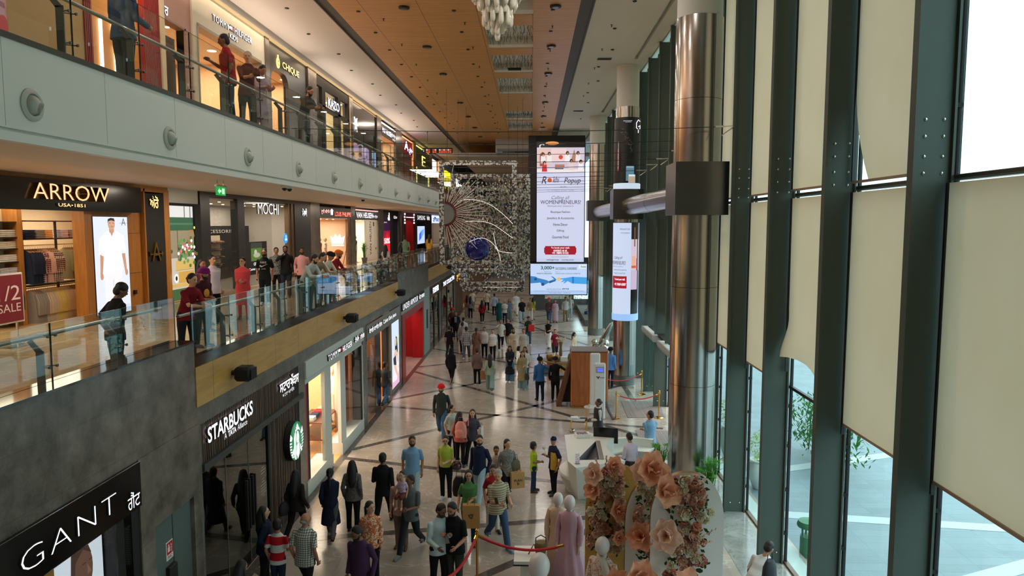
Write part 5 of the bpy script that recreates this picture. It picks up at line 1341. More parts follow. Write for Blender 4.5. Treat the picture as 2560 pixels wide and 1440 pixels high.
t = thing('door_pull','square white tube pull handle at the jeans shop doorway','handle',(XF - 0.3,26.6,1.0)); b = MB((XF - 0.3,26.6,1.0)); b.tube([(XF - 0.3,26.3,0.5),(XF - 0.3,26.3,1.5),(XF - 0.3,26.9,1.5),(XF - 0.3,26.9,0.5),(XF - 0.3,26.3,0.5)],0.02,6); b.build('tube',M_WHITEP,t)
# red portal sports shop
t,org = sign('black sign strip with bold white capitals and script over the red portal',30.15,36.5,3.08,3.42,XF,M_BLACKM,0.05)
letters(t,org,'UNDER ARMOUR',29.75 + 0.45,34.25,3.12,3.38,XF + 0.05,W_ON(2.2),0.03,0.03); letters(t,org,'ਅੰਡਰ ਆਰਮਰ',34.6,36.3,3.12,3.38,XF + 0.05,W_ON(2.0),0.03,0.02)
front('wall_portal_frame',[(30.15,36.5,2.92,3.08,0.3,0.02),(36.3,36.5,0,2.92,0.3,0.02)],mat('frame_greygreen',(150,164,158),0.4),XF)
b = MB(); b.box(XF - 0.5,XF + 0.04,30.2,30.95,0,2.92); b.box(XF - 0.5,XF + 0.04,35.9,36.28,0,2.92); b.box(XF - 0.5,XF + 0.04,30.95,35.9,2.62,2.92)
b.box(-7.3,-7.2,30.2,36.28,0,2.92); b.box(-7.2,XF - 0.5,30.2,30.3,0,2.92); b.box(-7.2,XF - 0.5,36.18,36.28,0,2.92); b.box(-7.2,XF - 0.5,30.2,36.28,2.82,2.92)
struct(b.build('wall_red_portal',mat('portal_red',(164,14,22),0.35)))
for yy in (32.0,34.5): spot_room(-6.4,yy,2.75,0.5,1.5,32,(1.0,0.7,0.6))
# grey panel, then dark fronts
front('wall_grey_front',[(36.5,38.5,0,3.42,0.3,0.03)],mat('frame_greygreen',(150,164,158),0.4),XF)
t = thing('shop_sign','small dark vertical name plate on the grey-green panel past the red portal','sign',(XF + 0.03,37.4,1.8)); bx(37.3,37.7,1.3,2.3,XF + 0.03,XF + 0.05,M_BLACKM,'plate',t,(XF + 0.03,37.4,1.8))
room(38.5,42.7,0,2.75,XF,2.4,(60,58,56),(90,86,80),(50,50,50),25,(1.0,0.85,0.7),spots=False)
t,org = sign('black sign band with leaning white letters past the grey-green panel',38.5,42.7,2.75,3.42,XF,M_BLACK,0.05)
letters(t,org,'FOREVER',39.4,41.9,2.95,3.28,XF + 0.05,glow('letter_bluewhite',(214,226,255),2.6),0.04,0.03)
front('wall_dark_front',[(40.2,40.6,0,2.75,0.2,0.02),(38.5,38.7,0,2.75,0.2,0.02),(42.3,42.7,0,2.75,0.2,0.02)],M_BLACKM,XF)
m = MB(); m.box(XF - 0.02,XF - 0.01,38.7,42.3,0.05,2.75); struct(m.build('window_54',M_DARKG))
room(43.4,50.9,0,2.75,XF,2.4,(50,48,48),(80,76,72),(40,40,40),25,(0.8,0.85,1.0),spots=False)
t,org = sign('black sign band with plain white capitals, last front on the left',43.4,50.9,2.75,3.42,XF,M_BLACK,0.05)
letters(t,org,'THE COLLECTIVE',44.0,50.4,2.95,3.22,XF + 0.05,glow('letter_bluewhite',(214,226,255),2.6),0.04,0.02)
front('wall_dark_front_b',[(43.4,43.9,0,2.75,0.2,0.02),(46.4,46.9,0,2.75,0.2,0.02),(50.3,50.9,0,2.75,0.2,0.02)],M_BLACKM,XF)
m = MB(); m.box(XF - 0.02,XF - 0.01,43.9,50.3,0.05,2.75); struct(m.build('window_55',M_DARKG))
t = thing('light_column','upright blue-white light panel in the last dark shop front','lamp',(XF,47.5,1.5)); bx(47.2,47.8,0.3,2.6,XF - 0.1,XF - 0.04,glow('light_blue',(90,130,230),0.9),'panel',t,(XF,47.5,1.5))
front('wall_brown_end',[(51.4,57.5,0,3.42,0.3,0.0)],mat('end_brown',(74,50,36),0.5),XF)
t = thing('shop_sign','amber glowing letters on the brown wall at the far left','sign',(XF,54.2,2.9)); letters(t,(XF,54.2,2.9),'ਲਾ TATA',52.4,56.6,2.6,3.1,XF + 0.01,glow('letter_amberbright',(255,176,60),2.0),0.05,0.02)
front('wall_beyond_left',[(57.5,98,0,8,0.3,-1.2)],mat('beyond_wall',(110,84,64),0.6),XF)
spot_room(-6.0,60.5,3.2,0.8,3.0,90,(1.0,0.66,0.38))
# wall speakers along the veneer band
def speaker(y,lab):
 org = (XF + 0.015,y,4.04); t = thing('wall_speaker',lab,'speaker',org)
 b = MB(org); b.box(XF + 0.10,XF + 0.42,y - 0.17,y + 0.17,3.90,4.17,c=0.05); b.build('cabinet',M_BLACKM,t,40)
 b = MB(org); b.box(XF + 0.41,XF + 0.43,y - 0.14,y + 0.14,3.93,4.14,c=0.008); b.build('grille',mat('speaker_mesh',(26,26,26),0.9),t)
 b = MB(org); b.tube([(XF + 0.01,y,4.04),(XF + 0.14,y,4.04)],0.05,10); b.build('bracket',M_DARK,t)
speaker(12.95,'nearest black wall speaker on the veneer band, above the coffee shop sign')
speaker(20.85,'second black wall speaker on the veneer band, above the pale clothing shop sign')
speaker(28.85,'third black wall speaker on the veneer band, next to the grey stone block')
speaker(46.3,'farthest black wall speaker, on the veneer band past the grey stone block')
# jet nozzles in the white fascia
proto = None
for k in range(13):
 y = 7.97 + 3.045 * k; c = (-5.62,y,8.14)
 if proto is None:
  t = thing('air_nozzle','','air nozzle',(0,0,0))
  def ringm(prof,nn=28):
   b = MB()
   b.lathe(prof,(0,0,0),nn); b.xform(Matrix.Rotation(R(90),4,'Y')); return b
  PG = mat('nozzle_grey',(176,180,170),0.4)
  ringm([(0.185,0.0),(0.185,0.015),(0.15,0.035),(0.125,0.03),(0.115,0.0)]).build('flange',PG,t,50)
  b = MB(); b.ball((-0.02,0,0),0.115,20,k=12); b.build('ball',PG,t,60)
  b = ringm([(0.066,0.05),(0.064,0.105),(0.054,0.105),(0.052,0.06),(0.0,0.06)],20); b.xform(Matrix.Rotation(R(32),4,'Z') @ Matrix.Rotation(R(20),4,'Y')); b.build('spout',[PG],t,40)
  proto = t; o = t
 else:
  o = dup(proto,c)
 o.location = c
 o['label'] = '%s round grey air nozzle on the white upper fascia, counting from the near end' % ORD[k]
 o['group'] = 'air nozzles along the white fascia'
# ------------------------------------------------------------------ ceiling fittings
def lamp_disc(x,y,z,r,nm,lab,grp,m1,h=0.05):
 t = thing(nm,lab,'ceiling lamp',(x,y,z),group=grp)
 b = MB((x,y,z)); b.lathe([(r * 0.55,0.0),(r,-h * 0.35),(r,-h),(r * 0.8,-h - 0.012),(0,-h - 0.012)],(x,y,z),20); b.build('housing',m1,t,40)
 b = MB((x,y,z)); b.lathe([(r * 0.55,-h - 0.013),(0,-h - 0.016)],(x,y,z),16); b.build('lens',mat('lens_dark',(60,54,48),0.2),t,40)
 return t
p = None
for row,x in (('left',-3.88),('right',0.69)):
 for k in range(10):
  y = 12.5 + 4.75 * k if k < 5 else 33.9 + 4.9 * (k - 4)
  lab = 'large dark round ceiling lamp in the %s row on the wood boards' % row; g = '%s row of large ceiling lamps' % row
  if p is None: p = lamp_disc(x,y,ZC,0.17,'ceiling_lamp_and_fill',lab,g,mat('lamp_black',(30,28,26),0.4))
  else: dup(p,(x,y,ZC),None,lab,g)
p = None
for row,x in (('outer left',-5.36),('inner left',-2.41),('right',0.62)):
 for k in range(17):
  y = 12.7 + 2.42 * k
  lab = 'small dark downlight in the %s row on the wood boards' % row; g = '%s row of small downlights' % row
  if p is None: p = lamp_disc(x,y,ZC,0.065,'downlight',lab,g,mat('lamp_black',(30,28,26),0.4),0.02)
  else: dup(p,(x,y,ZC),None,lab,g)
for row,x,n,ya in (('right white ceiling',2.75,12,12.9),('left white ceiling',-7.7,14,13.3)):
 for k in range(n):
  dup(p,(x + (0.25 if k % 2 else 0),ya + 2.9 * k,ZC),None,'small dark downlight recessed in the %s' % row,'downlights of the %s' % row)
sp = None
for row,x,n,ya in (('outer left',-4.75,12,13.6),('inner left',-2.2,12,14.1),('right',0.66,12,14.6),('white ceiling',2.6,8,14.5)):
 for k in range(n):
  y = ya + 3.2 * k; lab = 'small sprinkler head of the %s row' % row; g = '%s row of sprinklers' % row
  if sp is None:
   sp = thing('sprinkler',lab,'sprinkler',(x,y,ZC),group=g)
   b = MB((x,y,ZC)); b.lathe([(0.04,0),(0.04,-0.008),(0.012,-0.012),(0.012,-0.06),(0.03,-0.065),(0.03,-0.07)],(x,y,ZC),10); b.build('body',M_DARK,sp,40)
  else: dup(sp,(x,y,ZC),None,lab,g)
for x,y,lab in ((2.85,28.9,'grey ceiling vent plate in front of the second round column'),(2.65,41.8,'far grey ceiling vent plate on the white ceiling'),(-0.75,30.6,'black vent slot between two white recessed ceiling panels')):
 b = MB((x,y,ZC)); b.box(x - 0.28,x + 0.28,y - 0.16,y + 0.16,ZC - 0.02 - (0.02 if x < 0 else 0),ZC + 0.01,c=0.005)
 for k in range(5): b.box(x - 0.25,x + 0.25,y - 0.13 + 0.058 * k,y - 0.11 + 0.058 * k,ZC - 0.028 - (0.02 if x < 0 else 0),ZC - 0.015)
 tag(b.build('ceiling_vent',M_SLOT if x > 0 else M_BLACKM,None,loc=(x,y,ZC)),lab,'vent')
# bare wires dangling from the white recesses
for i,(a,b_) in enumerate(holes[2:]):
 rr = random.Random(i); m = MB((-0.8,a,ZC))
 for r in range(5):
  for k in range(13):
   x = -1.55 + 1.5 * k / 12.0 + rr.uniform(-.02,.02); y = a + 0.1 + (b_ - a - 0.7) * r / 4.0
   z = ZC + 0.28; pts = [(x,y,z)]
   for s in range(6):
    x += rr.uniform(-.03,.03); y += rr.uniform(-.09,.09); z -= rr.uniform(0.02,0.07); pts.append((x,y,z))
   m.tube(pts,0.007,4)
 o = m.build('loose_wires',M_BLACKM,None,loc=(-0.8,a,ZC)); tag(o,'rows of thin dark wires dangling from the %s white ceiling recess' % ('nearest','second','third','fourth','farthest')[i],'wires',kind='stuff')
# chandelier of frosted pods
POD = mat('frosted_glass',(226,222,206),0.35,var=0.08,scale=14.0)
cx0,cy0 = -0.91,19.0
t = thing('chandelier','hanging chandelier of pale frosted glass pods tapering downward','chandelier',(cx0,cy0,ZC))
b = MB(); b.lathe([(0.0,-0.25),(0.045,-0.235),(0.07,-0.16),(0.068,0.0),(0.055,0.12),(0.03,0.2),(0.012,0.24),(0.0,0.245)],(0,0,0),12)
pod_me = None
rr = random.Random(11); cnt = 0
for ring,(rad,n,z) in enumerate([(0.62,17,-0.25),(0.62,17,-0.52),(0.46,12,-0.75),(0.34,10,-0.92),(0.34,10,-1.15),(0.2,7,-1.22),(0.12,4,-1.38),(0.0,1,-1.52)]):
 for k in range(n):
  a = 2 * math.pi * (k + 0.5 * (ring % 2)) / n
  if pod_me is None:
   o = b.build('glass_pod',POD,t,60); pod_me = o
  else:
   o = pod_me.copy(); COL.objects.link(o)
  o.location = (rad * math.cos(a),rad * math.sin(a),z + rr.uniform(-.05,.05)); cnt += 1
  if cnt >= 98: break
b = MB(); b.lathe([(0.68,0),(0.68,-0.05),(0.1,-0.08),(0.03,-0.3),(0.03,-1.3)],(0,0,0),20); b.build('canopy',M_WHITEP,t,40)
# exit sign, cameras, hanging wayfinding board
t = thing('exit_sign','green glowing exit sign hanging under the gallery soffit','sign',(-6.6,15.0,7.75)); org = (-6.6,15.0,7.75)
b = MB(org); b.box(-6.61,-6.59,14.78,15.22,7.42,7.60); b.build('panel',glow('exit_green',(20,170,70),0.8),t)
b = MB(org); b.box(-6.62,-6.58,14.76,15.24,7.6,7.64); b.tube([(-6.6,14.85,7.64),(-6.6,14.85,7.76)],0.01,6); b.tube([(-6.6,15.15,7.64),(-6.6,15.15,7.76)],0.01,6); b.build('bracket',M_STEEL,t)
b = MB(org); b.prism([(-0.16,0),(-0.08,0.06),(-0.08,0.025),(0.0,0.025),(0.0,-0.025),(-0.08,-0.025),(-0.08,-0.06)],(-6.589,15.0,7.51),UY,VZ,(0.003,0,0)); b.box(-6.589,-6.586,15.04,15.16,7.45,7.57); b.build('pictogram',glow('exit_pale',(200,255,210),0.9),t)
for i,(y,lab) in enumerate(((17.05,'white dome camera under the gallery soffit, nearer of the close pair'),(17.4,'white dome camera under the gallery soffit, farther of the close pair'),(25.0,'single dark-lensed dome camera farther along the gallery soffit'))):
 t = thing('dome_camera',lab,'camera',(-5.95,y,7.74)); org = (-5.95,y,7.74)
 b = MB(org); b.lathe([(0.09,0),(0.09,-0.05),(0.07,-0.06)],org,16); b.build('base',M_WHITEP,t,40)
 b = MB(org); b.lathe([(0.065,-0.055),(0.06,-0.09),(0.035,-0.12),(0,-0.13)],org,14); b.build('dome',M_BLACK,t,60)
t = thing('direction_board','black hanging direction board with rows of small red and orange panels','sign',(-6.9,50.0,12.0)); org = (-6.9,50.0,12.0)
b = MB(org); b.box(-7.65,-5.55,50.0,50.12,11.78,12.14); b.build('board',M_BLACKM,t)
for k in range(12):
 if k in (2,5): continue
 x = -7.4 + 0.15 * k
 for z,c in ((12.0,(206,60,50) if k % 2 else (200,190,190)),(11.86,(220,90,50))):
  b = MB(org); b.box(x,x + 0.12,49.985,50.0,z - 0.045,z + 0.045); b.build('panel',glow('panel_%d_%d' % (c[0],c[1]),c,0.9),t)
text('2','numeral',W_ON(1.0),t,(-7.57,49.99,11.96),(1,0,0),VZ,0.07,0.14,0.004,0,0,org)
b = MB(org)
for x in (-7.3,-5.9): b.tube([(x,50.06,12.1),(x,50.06,ZC)],0.012,6)
b.build('hanger',M_DARK,t)
# ------------------------------------------------------------------ cables across the hall
cab_p = []
for k,(y,z) in enumerate(((16.5,9.02),(19.07,9.02),(21.6,9.0),(24.2,9.0),(26.3,8.98),(28.75,8.96),(31.3,8.95),(33.85,8.92),(36.4,8.92),(38.95,8.9),(41.5,8.9),(44.05,8.9))):
 t = thing('steel_cable','%s thin steel cable stretched across the hall above the tie tube, from the near end' % ORD[k],'cable',(4.5,y,z)); org = (4.5,y,z)
 b = MB(org); pts = [(4.35 - 9.9 * q / 16.0,y,z - 0.10 * math.sin(math.pi * q / 16.0)) for q in range(17)]
 b.tube(pts,0.008 if k < 3 else 0.010,5); b.build('wire',M_DARK,t)
 b = MB(org); b.tube([(4.15,y,z),(4.35,y,z + 0.005)],0.022,6); b.tube([(4.35,y,z),(4.58,y,z + 0.02)],0.013,6); b.tube([(4.3,y,z - 0.2),(4.58,y,z + 0.0)],0.016,6); b.build('turnbuckle',M_STEEL,t)
# ------------------------------------------------------------------ hanging mirror installation
def mirror_mat():
 m,nt,b,out = nodes('mirror_mosaic')
 tc = N(nt,'TexCoord'); vo = N(nt,'TexVoronoi',i_Scale=9.0); nt.links.new(tc.outputs['Object'],vo.inputs['Vector'])
 cr = N(nt,'ValToRGB'); cr.color_ramp.interpolation = 'CONSTANT'
 cr.color_ramp.elements[0].color = (0.9,0.9,0.87,1); cr.color_ramp.elements[1].position = 0.52; cr.color_ramp.elements[1].color = (0.16,0.15,0.14,1)
 nt.links.new(vo.outputs['Distance'],cr.inputs[0]); nt.links.new(cr.outputs[0],b.inputs['Base Color'])
 b.inputs['Metallic'].default_value = 1.0; b.inputs['Roughness'].default_value = 0.3
 bp = N(nt,'Bump',i_Strength=0.6,i_Distance=0.05); nt.links.new(vo.outputs['Color'],bp.inputs['Height']); nt.links.new(bp.outputs[0],b.inputs['Normal'])
 return m
M_MOS = mirror_mat()
M_SEQ = [mat('sequin_silver',(236,236,232),0.3,1.0),mat('sequin_green',(90,160,130),0.12,0.9),mat('sequin_peach',(230,170,130),0.12,0.8),mat('sequin_violet',(150,130,190),0.1,1.0),mat('sequin_gold',(200,186,110),0.15,0.9),mat('sequin_dark',(70,66,60),0.2,1.0)]
FR = [(35.0,-4.57,-0.75,4.81,9.92,0.24,'nearest'),(37.5,-4.27,-0.10,4.24,9.45,0.26,'second'),(40.0,-4.08,-0.42,3.32,8.95,0.28,'third'),(42.5,-4.20,-0.48,2.78,8.5,0.3,'farthest')]
for y,x0,x1,z0,z1,w,nm in FR:
 t = thing('mirror_frame','%s of the nested hanging rectangular frames covered in mirror pieces' % nm,'frame',(x0,y,z0)); org = (x0,y,z0)
 for a in ((x0,x0 + w,z0,z1),(x1 - w,x1,z0,z1),(x0 + w,x1 - w,z0,z0 + w * 0.9),(x0 + w,x1 - w,z1 - w * 0.9,z1)):
  b = MB(org); b.box(a[0],a[1],y,y + 0.2,a[2],a[3],c=0.01); b.build('frame_bar',M_MOS,t)
 rr = random.Random(int(y)); b = MB(org)
 def star(x,z,s,n):
  b.prism([(s * (1 if q % 2 == 0 else 0.42) * math.cos(q * math.pi / n),s * (1 if q % 2 == 0 else 0.42) * math.sin(q * math.pi / n)) for q in range(2 * n)],(x,y - 0.001,z),(1,0,0),VZ,(0,-0.012,0))
 for q in range(70):
  side = rr.randrange(4); u = rr.random()
  x = x0 + w / 2 + rr.uniform(-.07,.07) if side == 0 else x1 - w / 2 + rr.uniform(-.07,.07) if side == 1 else x0 + (x1 - x0) * u
  z = z0 + w * .45 + rr.uniform(-.05,.05) if side == 2 else z1 - w * .45 + rr.uniform(-.05,.05) if side == 3 else z0 + (z1 - z0) * u
  star(x,z,rr.choice((0.03,0.04,0.06,0.09)),rr.choice((3,4,4)))
 o = b.build('mirror_stars',M_SEQ[0],t)
 o['kind'] = 'stuff'
 b = MB(org)
 for x in (x0 + 0.4,x1 - 0.4): b.tube([(x,y + 0.1,z1),(x,y + 0.1,ZC)],0.006,4)
 b.build('wire',M_DARK,t)
# strings of mirror pieces
rr = random.Random(21)
m = MB((-2.3,39,4))
for s in range(720):
 y = rr.choice((35.6,36.4,38.2,38.8,39.4,41.0,41.8)) + rr.uniform(-.25,.25)
 x = rr.uniform(-4.1,-0.35) if rr.random() < 0.55 else rr.uniform(-1.9,-0.3)
 zt_,zb_ = rr.uniform(7.5,9.3),rr.uniform(3.4,5.6) + (42 - y) * 0.1
 m.tube([(x,y,zt_),(x,y,zb_)],0.003,3,5,cap=False)
 z = zt_
 while z > zb_:
  q = rr.uniform(0.03,0.075); a = rr.uniform(0,3.14); tl = rr.uniform(-.5,.5)
  ux,uy = math.cos(a) * q * 0.7,math.sin(a) * q * 0.7
  m.add([(x - ux,y - uy,z + tl * q),(x + tl * .02,y,z - q),(x + ux,y + uy,z - tl * q),(x,y + tl * .02,z + q)],[(0,1,2,3)],rr.choices(range(6),(15,1.6,1.4,1.8,1,2))[0])
  z -= rr.uniform(0.12,0.34)
o = m.build('mirror_strings',M_SEQ,None,loc=(-2.3,39,4)); tag(o,'dense strings of tiny glittering mirror pieces hanging inside the nested frames','decoration',kind='stuff')
t = thing('sun_ornament','half sun of dark red spikes and long white rods on the near mirror frame','ornament',(-4.3,34.9,7.33)); org = (-4.3,34.9,7.33)
b = MB(org); b.prism([(0.52 * math.cos(a * math.pi / 16),0.52 * math.sin(a * math.pi / 16)) for a in range(-8,9)],(-4.3,34.9,7.33),(1,0,0),VZ,(0,0.12,0)); b.build('hub',mat('sun_hub',(150,150,150),0.3,0.7),t)
rr = random.Random(4)
b = MB(org); c = MB(org)
for k in range(46):
 a = R(-86 + 172 * k / 45.0); d = (math.cos(a),math.sin(a)); L = 1.15 + 0.12 * (k % 3)
 b.tube([(-4.3 + d[0] * 0.5,34.88,7.33 + d[1] * 0.5),(-4.3 + d[0] * L,34.88,7.33 + d[1] * L)],[0.03,0.012],6)
for k in range(26):
 a = R(-80 + 158 * k / 25.0 + rr.uniform(-2,2)); d = (math.cos(a),math.sin(a)); L = rr.uniform(1.6,2.5)
 c.tube([(-4.3 + d[0] * 0.62,34.84,7.33 + d[1] * 0.62),(-4.3 + d[0] * L,34.84 + rr.uniform(-.1,.1),7.33 + d[1] * L)],0.014,6)
b.build('red_spikes',mat('spike_red',(96,20,24),0.4),t); c.build('white_rods',mat('rod_white',(232,228,214),0.4),t)
t = thing('light_arcs','thin glowing white arcs curving across the mirror installation','ornament',(-2.5,34.9,6.0)); org = (-2.5,34.9,6.0)
for pts in ([(-3.8,7.9),(-3.2,8.03),(-2.6,7.98),(-2.0,7.75),(-1.4,7.3),(-0.95,6.85)],[(-3.35,6.95),(-2.6,6.98),(-2.0,6.85),(-1.5,6.55),(-0.95,6.15)],[(-3.1,5.95),(-2.7,6.12),(-2.3,6.12),(-1.9,5.85),(-1.65,5.45),(-1.55,5.05)],[(-1.9,6.4),(-1.7,5.6),(-1.3,5.45),(-0.95,5.42)]):
 b = MB(org); P = [Vector((x,34.99,z)) for x,z in pts]; q = []
 for i in range(len(P) - 1):
  for s in range(4):
   t_ = s / 4; p0,p1,p2,p3 = P[max(i - 1,0)],P[i],P[i + 1],P[min(i + 2,len(P) - 1)]
   q.append(0.5 * ((2 * p1) + (p2 - p0) * t_ + (2 * p0 - 5 * p1 + 4 * p2 - p3) * t_ ** 2 + (3 * p1 - p0 - 3 * p2 + p3) * t_ ** 3))
 q.append(P[-1]); b.tube(q,0.012,6); b.build('arc',glow('arc_white',(255,244,230),1.0),t)
for (x,z,r,y,lab) in ((-2.71,5.62,0.6,35.3,'large deep blue glossy disc low in the near mirror frame'),(-1.16,7.67,0.34,38.0,'smaller deep blue disc high at the right of the mirror installation')):
 b2 = MB(); b2.lathe([(0,-0.05),(r * 0.6,-0.06),(r * 0.94,-0.03),(r,0),(r * 0.94,0.03),(0,0.05)],(0,0,0),36); b2.xform(Matrix.Rotation(R(90),4,'X') @ Matrix.Rotation(R(6),4,'Y'))
 tag(b2.build('blue_disc',mat('disc_blue',(14,18,110),0.1,0.2,coat=0.6),None,50,loc=(x,y,z)),lab,'disc')
# ------------------------------------------------------------------ LED screens at the far end
M_HOUS = mat('screen_housing',(22,22,24),0.5)
def screen(lab,x0,x1,z0,z1,y,shapes,dpt=0.25):
 org = ((x0 + x1) / 2,y,z0); t = thing('led_screen',lab,'screen',org)
 b = MB(org); b.box(x0 - 0.06,x1 + 0.06,y,y + dpt,z0 - 0.06,z1 + 0.06,c=0.01); b.build('housing',M_HOUS,t)
 picture(t,((x0 + x1) / 2,y - 0.002,(z0 + z1) / 2),x1 - x0,z1 - z0,shapes,'display',(1,0,0),VZ,0.85,org)
 return t,org
def ptext(t,org,s,x,z,W,H,y,m,**k):
 return text(s,'lettering',m,t,(x,y - 0.09,z),(1,0,0),VZ,W,H,0.004,k.pop('bold',0.0),0.0,org,**k)
INKM,INKB,INKG = mat('ink_maroon',(96,20,44),0.5),mat('ink_grey',(60,60,84),0.5),mat('ink_green',(30,130,120),0.5)
bg = (206,210,236)
sh = [(bg,'r',0,0,1,1),((30,22,20),'r',0,0.945,1,1),((226,150,80),'e',0.32,0.99,0.14,0.015),((206,196,214),'r',0,0.765,1,0.955),((226,190,178),'r',0.02,0.80,0.28,0.945),((236,206,206),'r',0.30,0.84,0.62,0.945),((214,200,216),'r',0.64,0.80,0.98,0.945),
 ((150,90,70),'p',[(0.06,0.80),(0.06,0.90),(0.12,0.92),(0.18,0.88),(0.17,0.80)]),((176,130,110),'p',[(0.70,0.83),(0.78,0.94),(0.86,0.83)]),((206,70,60),'e',0.50,0.875,0.045,0.018),((176,120,100),'r',0.38,0.79,0.58,0.815),((90,80,96),'r',0.38,0.765,0.56,0.785),((236,226,226),'r',0.0,0.75,1,0.775)]
for x,z,c in ((0.13,0.87,(236,226,226)),(0.26,0.875,(236,230,230)),(0.64,0.88,(240,236,236)),(0.86,0.88,(236,226,230)),(0.16,0.80,(206,40,60)),(0.72,0.815,(226,206,200)),(0.92,0.81,(240,236,240))):
 sh += [(c,'p',[(x - 0.055,z - 0.045),(x + 0.055,z - 0.045),(x + 0.045,z + 0.015),(x - 0.045,z + 0.015)]),((40,26,26),'e',x,z + 0.028,0.034,0.016),((206,156,130),'e',x + 0.005,z + 0.021,0.022,0.012)]
sh += [((236,200,190),'e',0.5,0.4,0.0,0.0),((160,24,44),'p',[(0.18,0.062),(0.82,0.062),(0.82,0.072),(0.84,0.078),(0.84,0.118),(0.82,0.124),(0.82,0.134),(0.18,0.134),(0.18,0.124),(0.16,0.118),(0.16,0.078),(0.18,0.072)]),((196,206,236),'r',0,0,1,0.03)]
SX0,SX1,SZ0,SZ1,SY = 0.33,3.64,4.20,12.52,50.0
t,org = screen('tall bright screen with a women gathering photo, lines of text and a red box',SX0,SX1,SZ0,SZ1,SY,sh)
sx = lambda u: SX0 + u * (SX1 - SX0)
szz = lambda v: SZ0 + v * (SZ1 - SZ0)
ptext(t,org,'R',sx(0.15),szz(0.685),0.34,0.5,SY,INKM,shear=0.3); ptext(t,org,'khi',sx(0.405),szz(0.69),0.44,0.42,SY,INKM,shear=0.3); ptext(t,org,'Popup',sx(0.745),szz(0.675),1.15,0.5,SY,INKM,shear=0.3)
b = MB(org)
for q in range(12): b.prism([(0,0),(0.06,0.10),(0,0.17),(-0.06,0.10)],(sx(0.27),SY - 0.03,szz(0.685)),(math.cos(q * math.pi / 6),0,math.sin(q * math.pi / 6)),(-math.sin(q * math.pi / 6),0,math.cos(q * math.pi / 6)),(0,-0.003,0))
b.build('flower_mark',glow('mark_orange',(206,90,30),0.8),t)
ptext(t,org,'@ CP67',sx(0.56),szz(0.628),0.42,0.10,SY,INKM); ptext(t,org,'11 - 17 August 10 AM - 10 PM',sx(0.5),szz(0.598),1.8,0.07,SY,INKB)
ptext(t,org,'Calling all',sx(0.5),szz(0.535),1.25,0.32,SY,INKM,shear=0.35,bold=-0.01); ptext(t,org,'WOMENPRENEURS!',sx(0.5),szz(0.502),2.8,0.26,SY,INKM,bold=0.012); ptext(t,org,'Showcase your creations in',sx(0.5),szz(0.468),1.8,0.13,SY,INKM)
for s,v,w in (('Boutique Fashion',0.418,1.35),('Jewellery & Accessories',0.366,1.9),('Home Decor',0.315,1.0),('Gifting',0.262,0.52),('Gourmet Food',0.21,1.15)):
 ptext(t,org,s,sx(0.5),szz(v),w,0.19,SY,INKB,bold=0.008)
WBOX = W_ON(1.0)
for s,v,w in (('To book your stall,',0.118,1.3),('contact us at',0.097,0.95),('+91 78892 01332',0.076,1.15)): ptext(t,org,s,sx(0.5),szz(v),w,0.15,SY,WBOX,bold=0.015)
ptext(t,org,'unitygroup',sx(0.34),szz(0.017),0.85,0.14,SY,INKB,bold=0.01); ptext(t,org,'HOMELAND',sx(0.66),szz(0.017),0.85,0.10,SY,INKB); ptext(t,org,'AN ICONIC LANDMARK BY',sx(0.5),szz(0.042),1.2,0.05,SY,INKB)
b = MB(org); b.prism([(0,0.05),(0.12,0.16),(0.3,0.16),(0.36,0.1),(0.30,0.06),(0.26,0.1),(0.14,0.1),(0.07,0.03),(0.07,-0.1),(0.02,-0.14)],(sx(0.05),SY - 0.03,szz(0.965)),(1,0,0),VZ,(0,-0.004,0)); b.build('corner_mark',WBOX,t)
bl = (196,214,246)
sh = [(bl,'r',0,0,1,1),((176,200,240),'r',0,0,1,0.12)]
BL1,BL2 = (60,130,190),(30,84,130)
sh += [(BL1,'p',[(0,0.36),(0,0.60),(0.10,0.58),(0.17,0.44),(0.24,0.30),(0.34,0.40),(0.30,0.46),(0.22,0.42),(0.14,0.38)]),(BL2,'e',0.22,0.33,0.03,0.05),(BL2,'e',0.09,0.50,0.025,0.045),(BL1,'p',[(0.30,0.42),(0.42,0.50),(0.36,0.60),(0.40,0.58),(0.46,0.50),(0.44,0.44),(0.34,0.36)]),(BL2,'p',[(0.34,0.38),(0.44,0.43),(0.46,0.47),(0.34,0.42)]),
 ((240,190,110),'e',0.50,0.50,0.03,0.06),((70,160,226),'p',[(0.52,0.52),(0.62,0.54),(0.74,0.58),(1,0.56),(1,0.34),(0.74,0.36),(0.66,0.44),(0.60,0.36),(0.585,0.37),(0.62,0.46),(0.56,0.40),(0.545,0.41),(0.59,0.485),(0.53,0.50)]),((40,120,200),'p',[(0.74,0.58),(0.77,0.575),(0.77,0.36),(0.74,0.36)]),((50,60,140),'r',0.57,0.155,0.68,0.20),((226,236,240),'r',0.85,0.84,0.985,0.97)]
LX0,LX1,LZ0,LZ1,LY = -0.10,3.85,1.93,4.08,49.7
t,org = screen('wide bright blue-white screen with a robot hand reaching a gloved hand',LX0,LX1,LZ0,LZ1,LY,sh)
lx = lambda u: LX0 + u * (LX1 - LX0)
lz = lambda v: LZ0 + v * (LZ1 - LZ0)
ptext(t,org,'3,000+',lx(0.305),lz(0.865),0.96,0.28,LY,INKG,bold=0.02); ptext(t,org,'SUCCESSFUL SURGERIES',lx(0.63),lz(0.85),1.48,0.16,LY,INKB,bold=0.01)
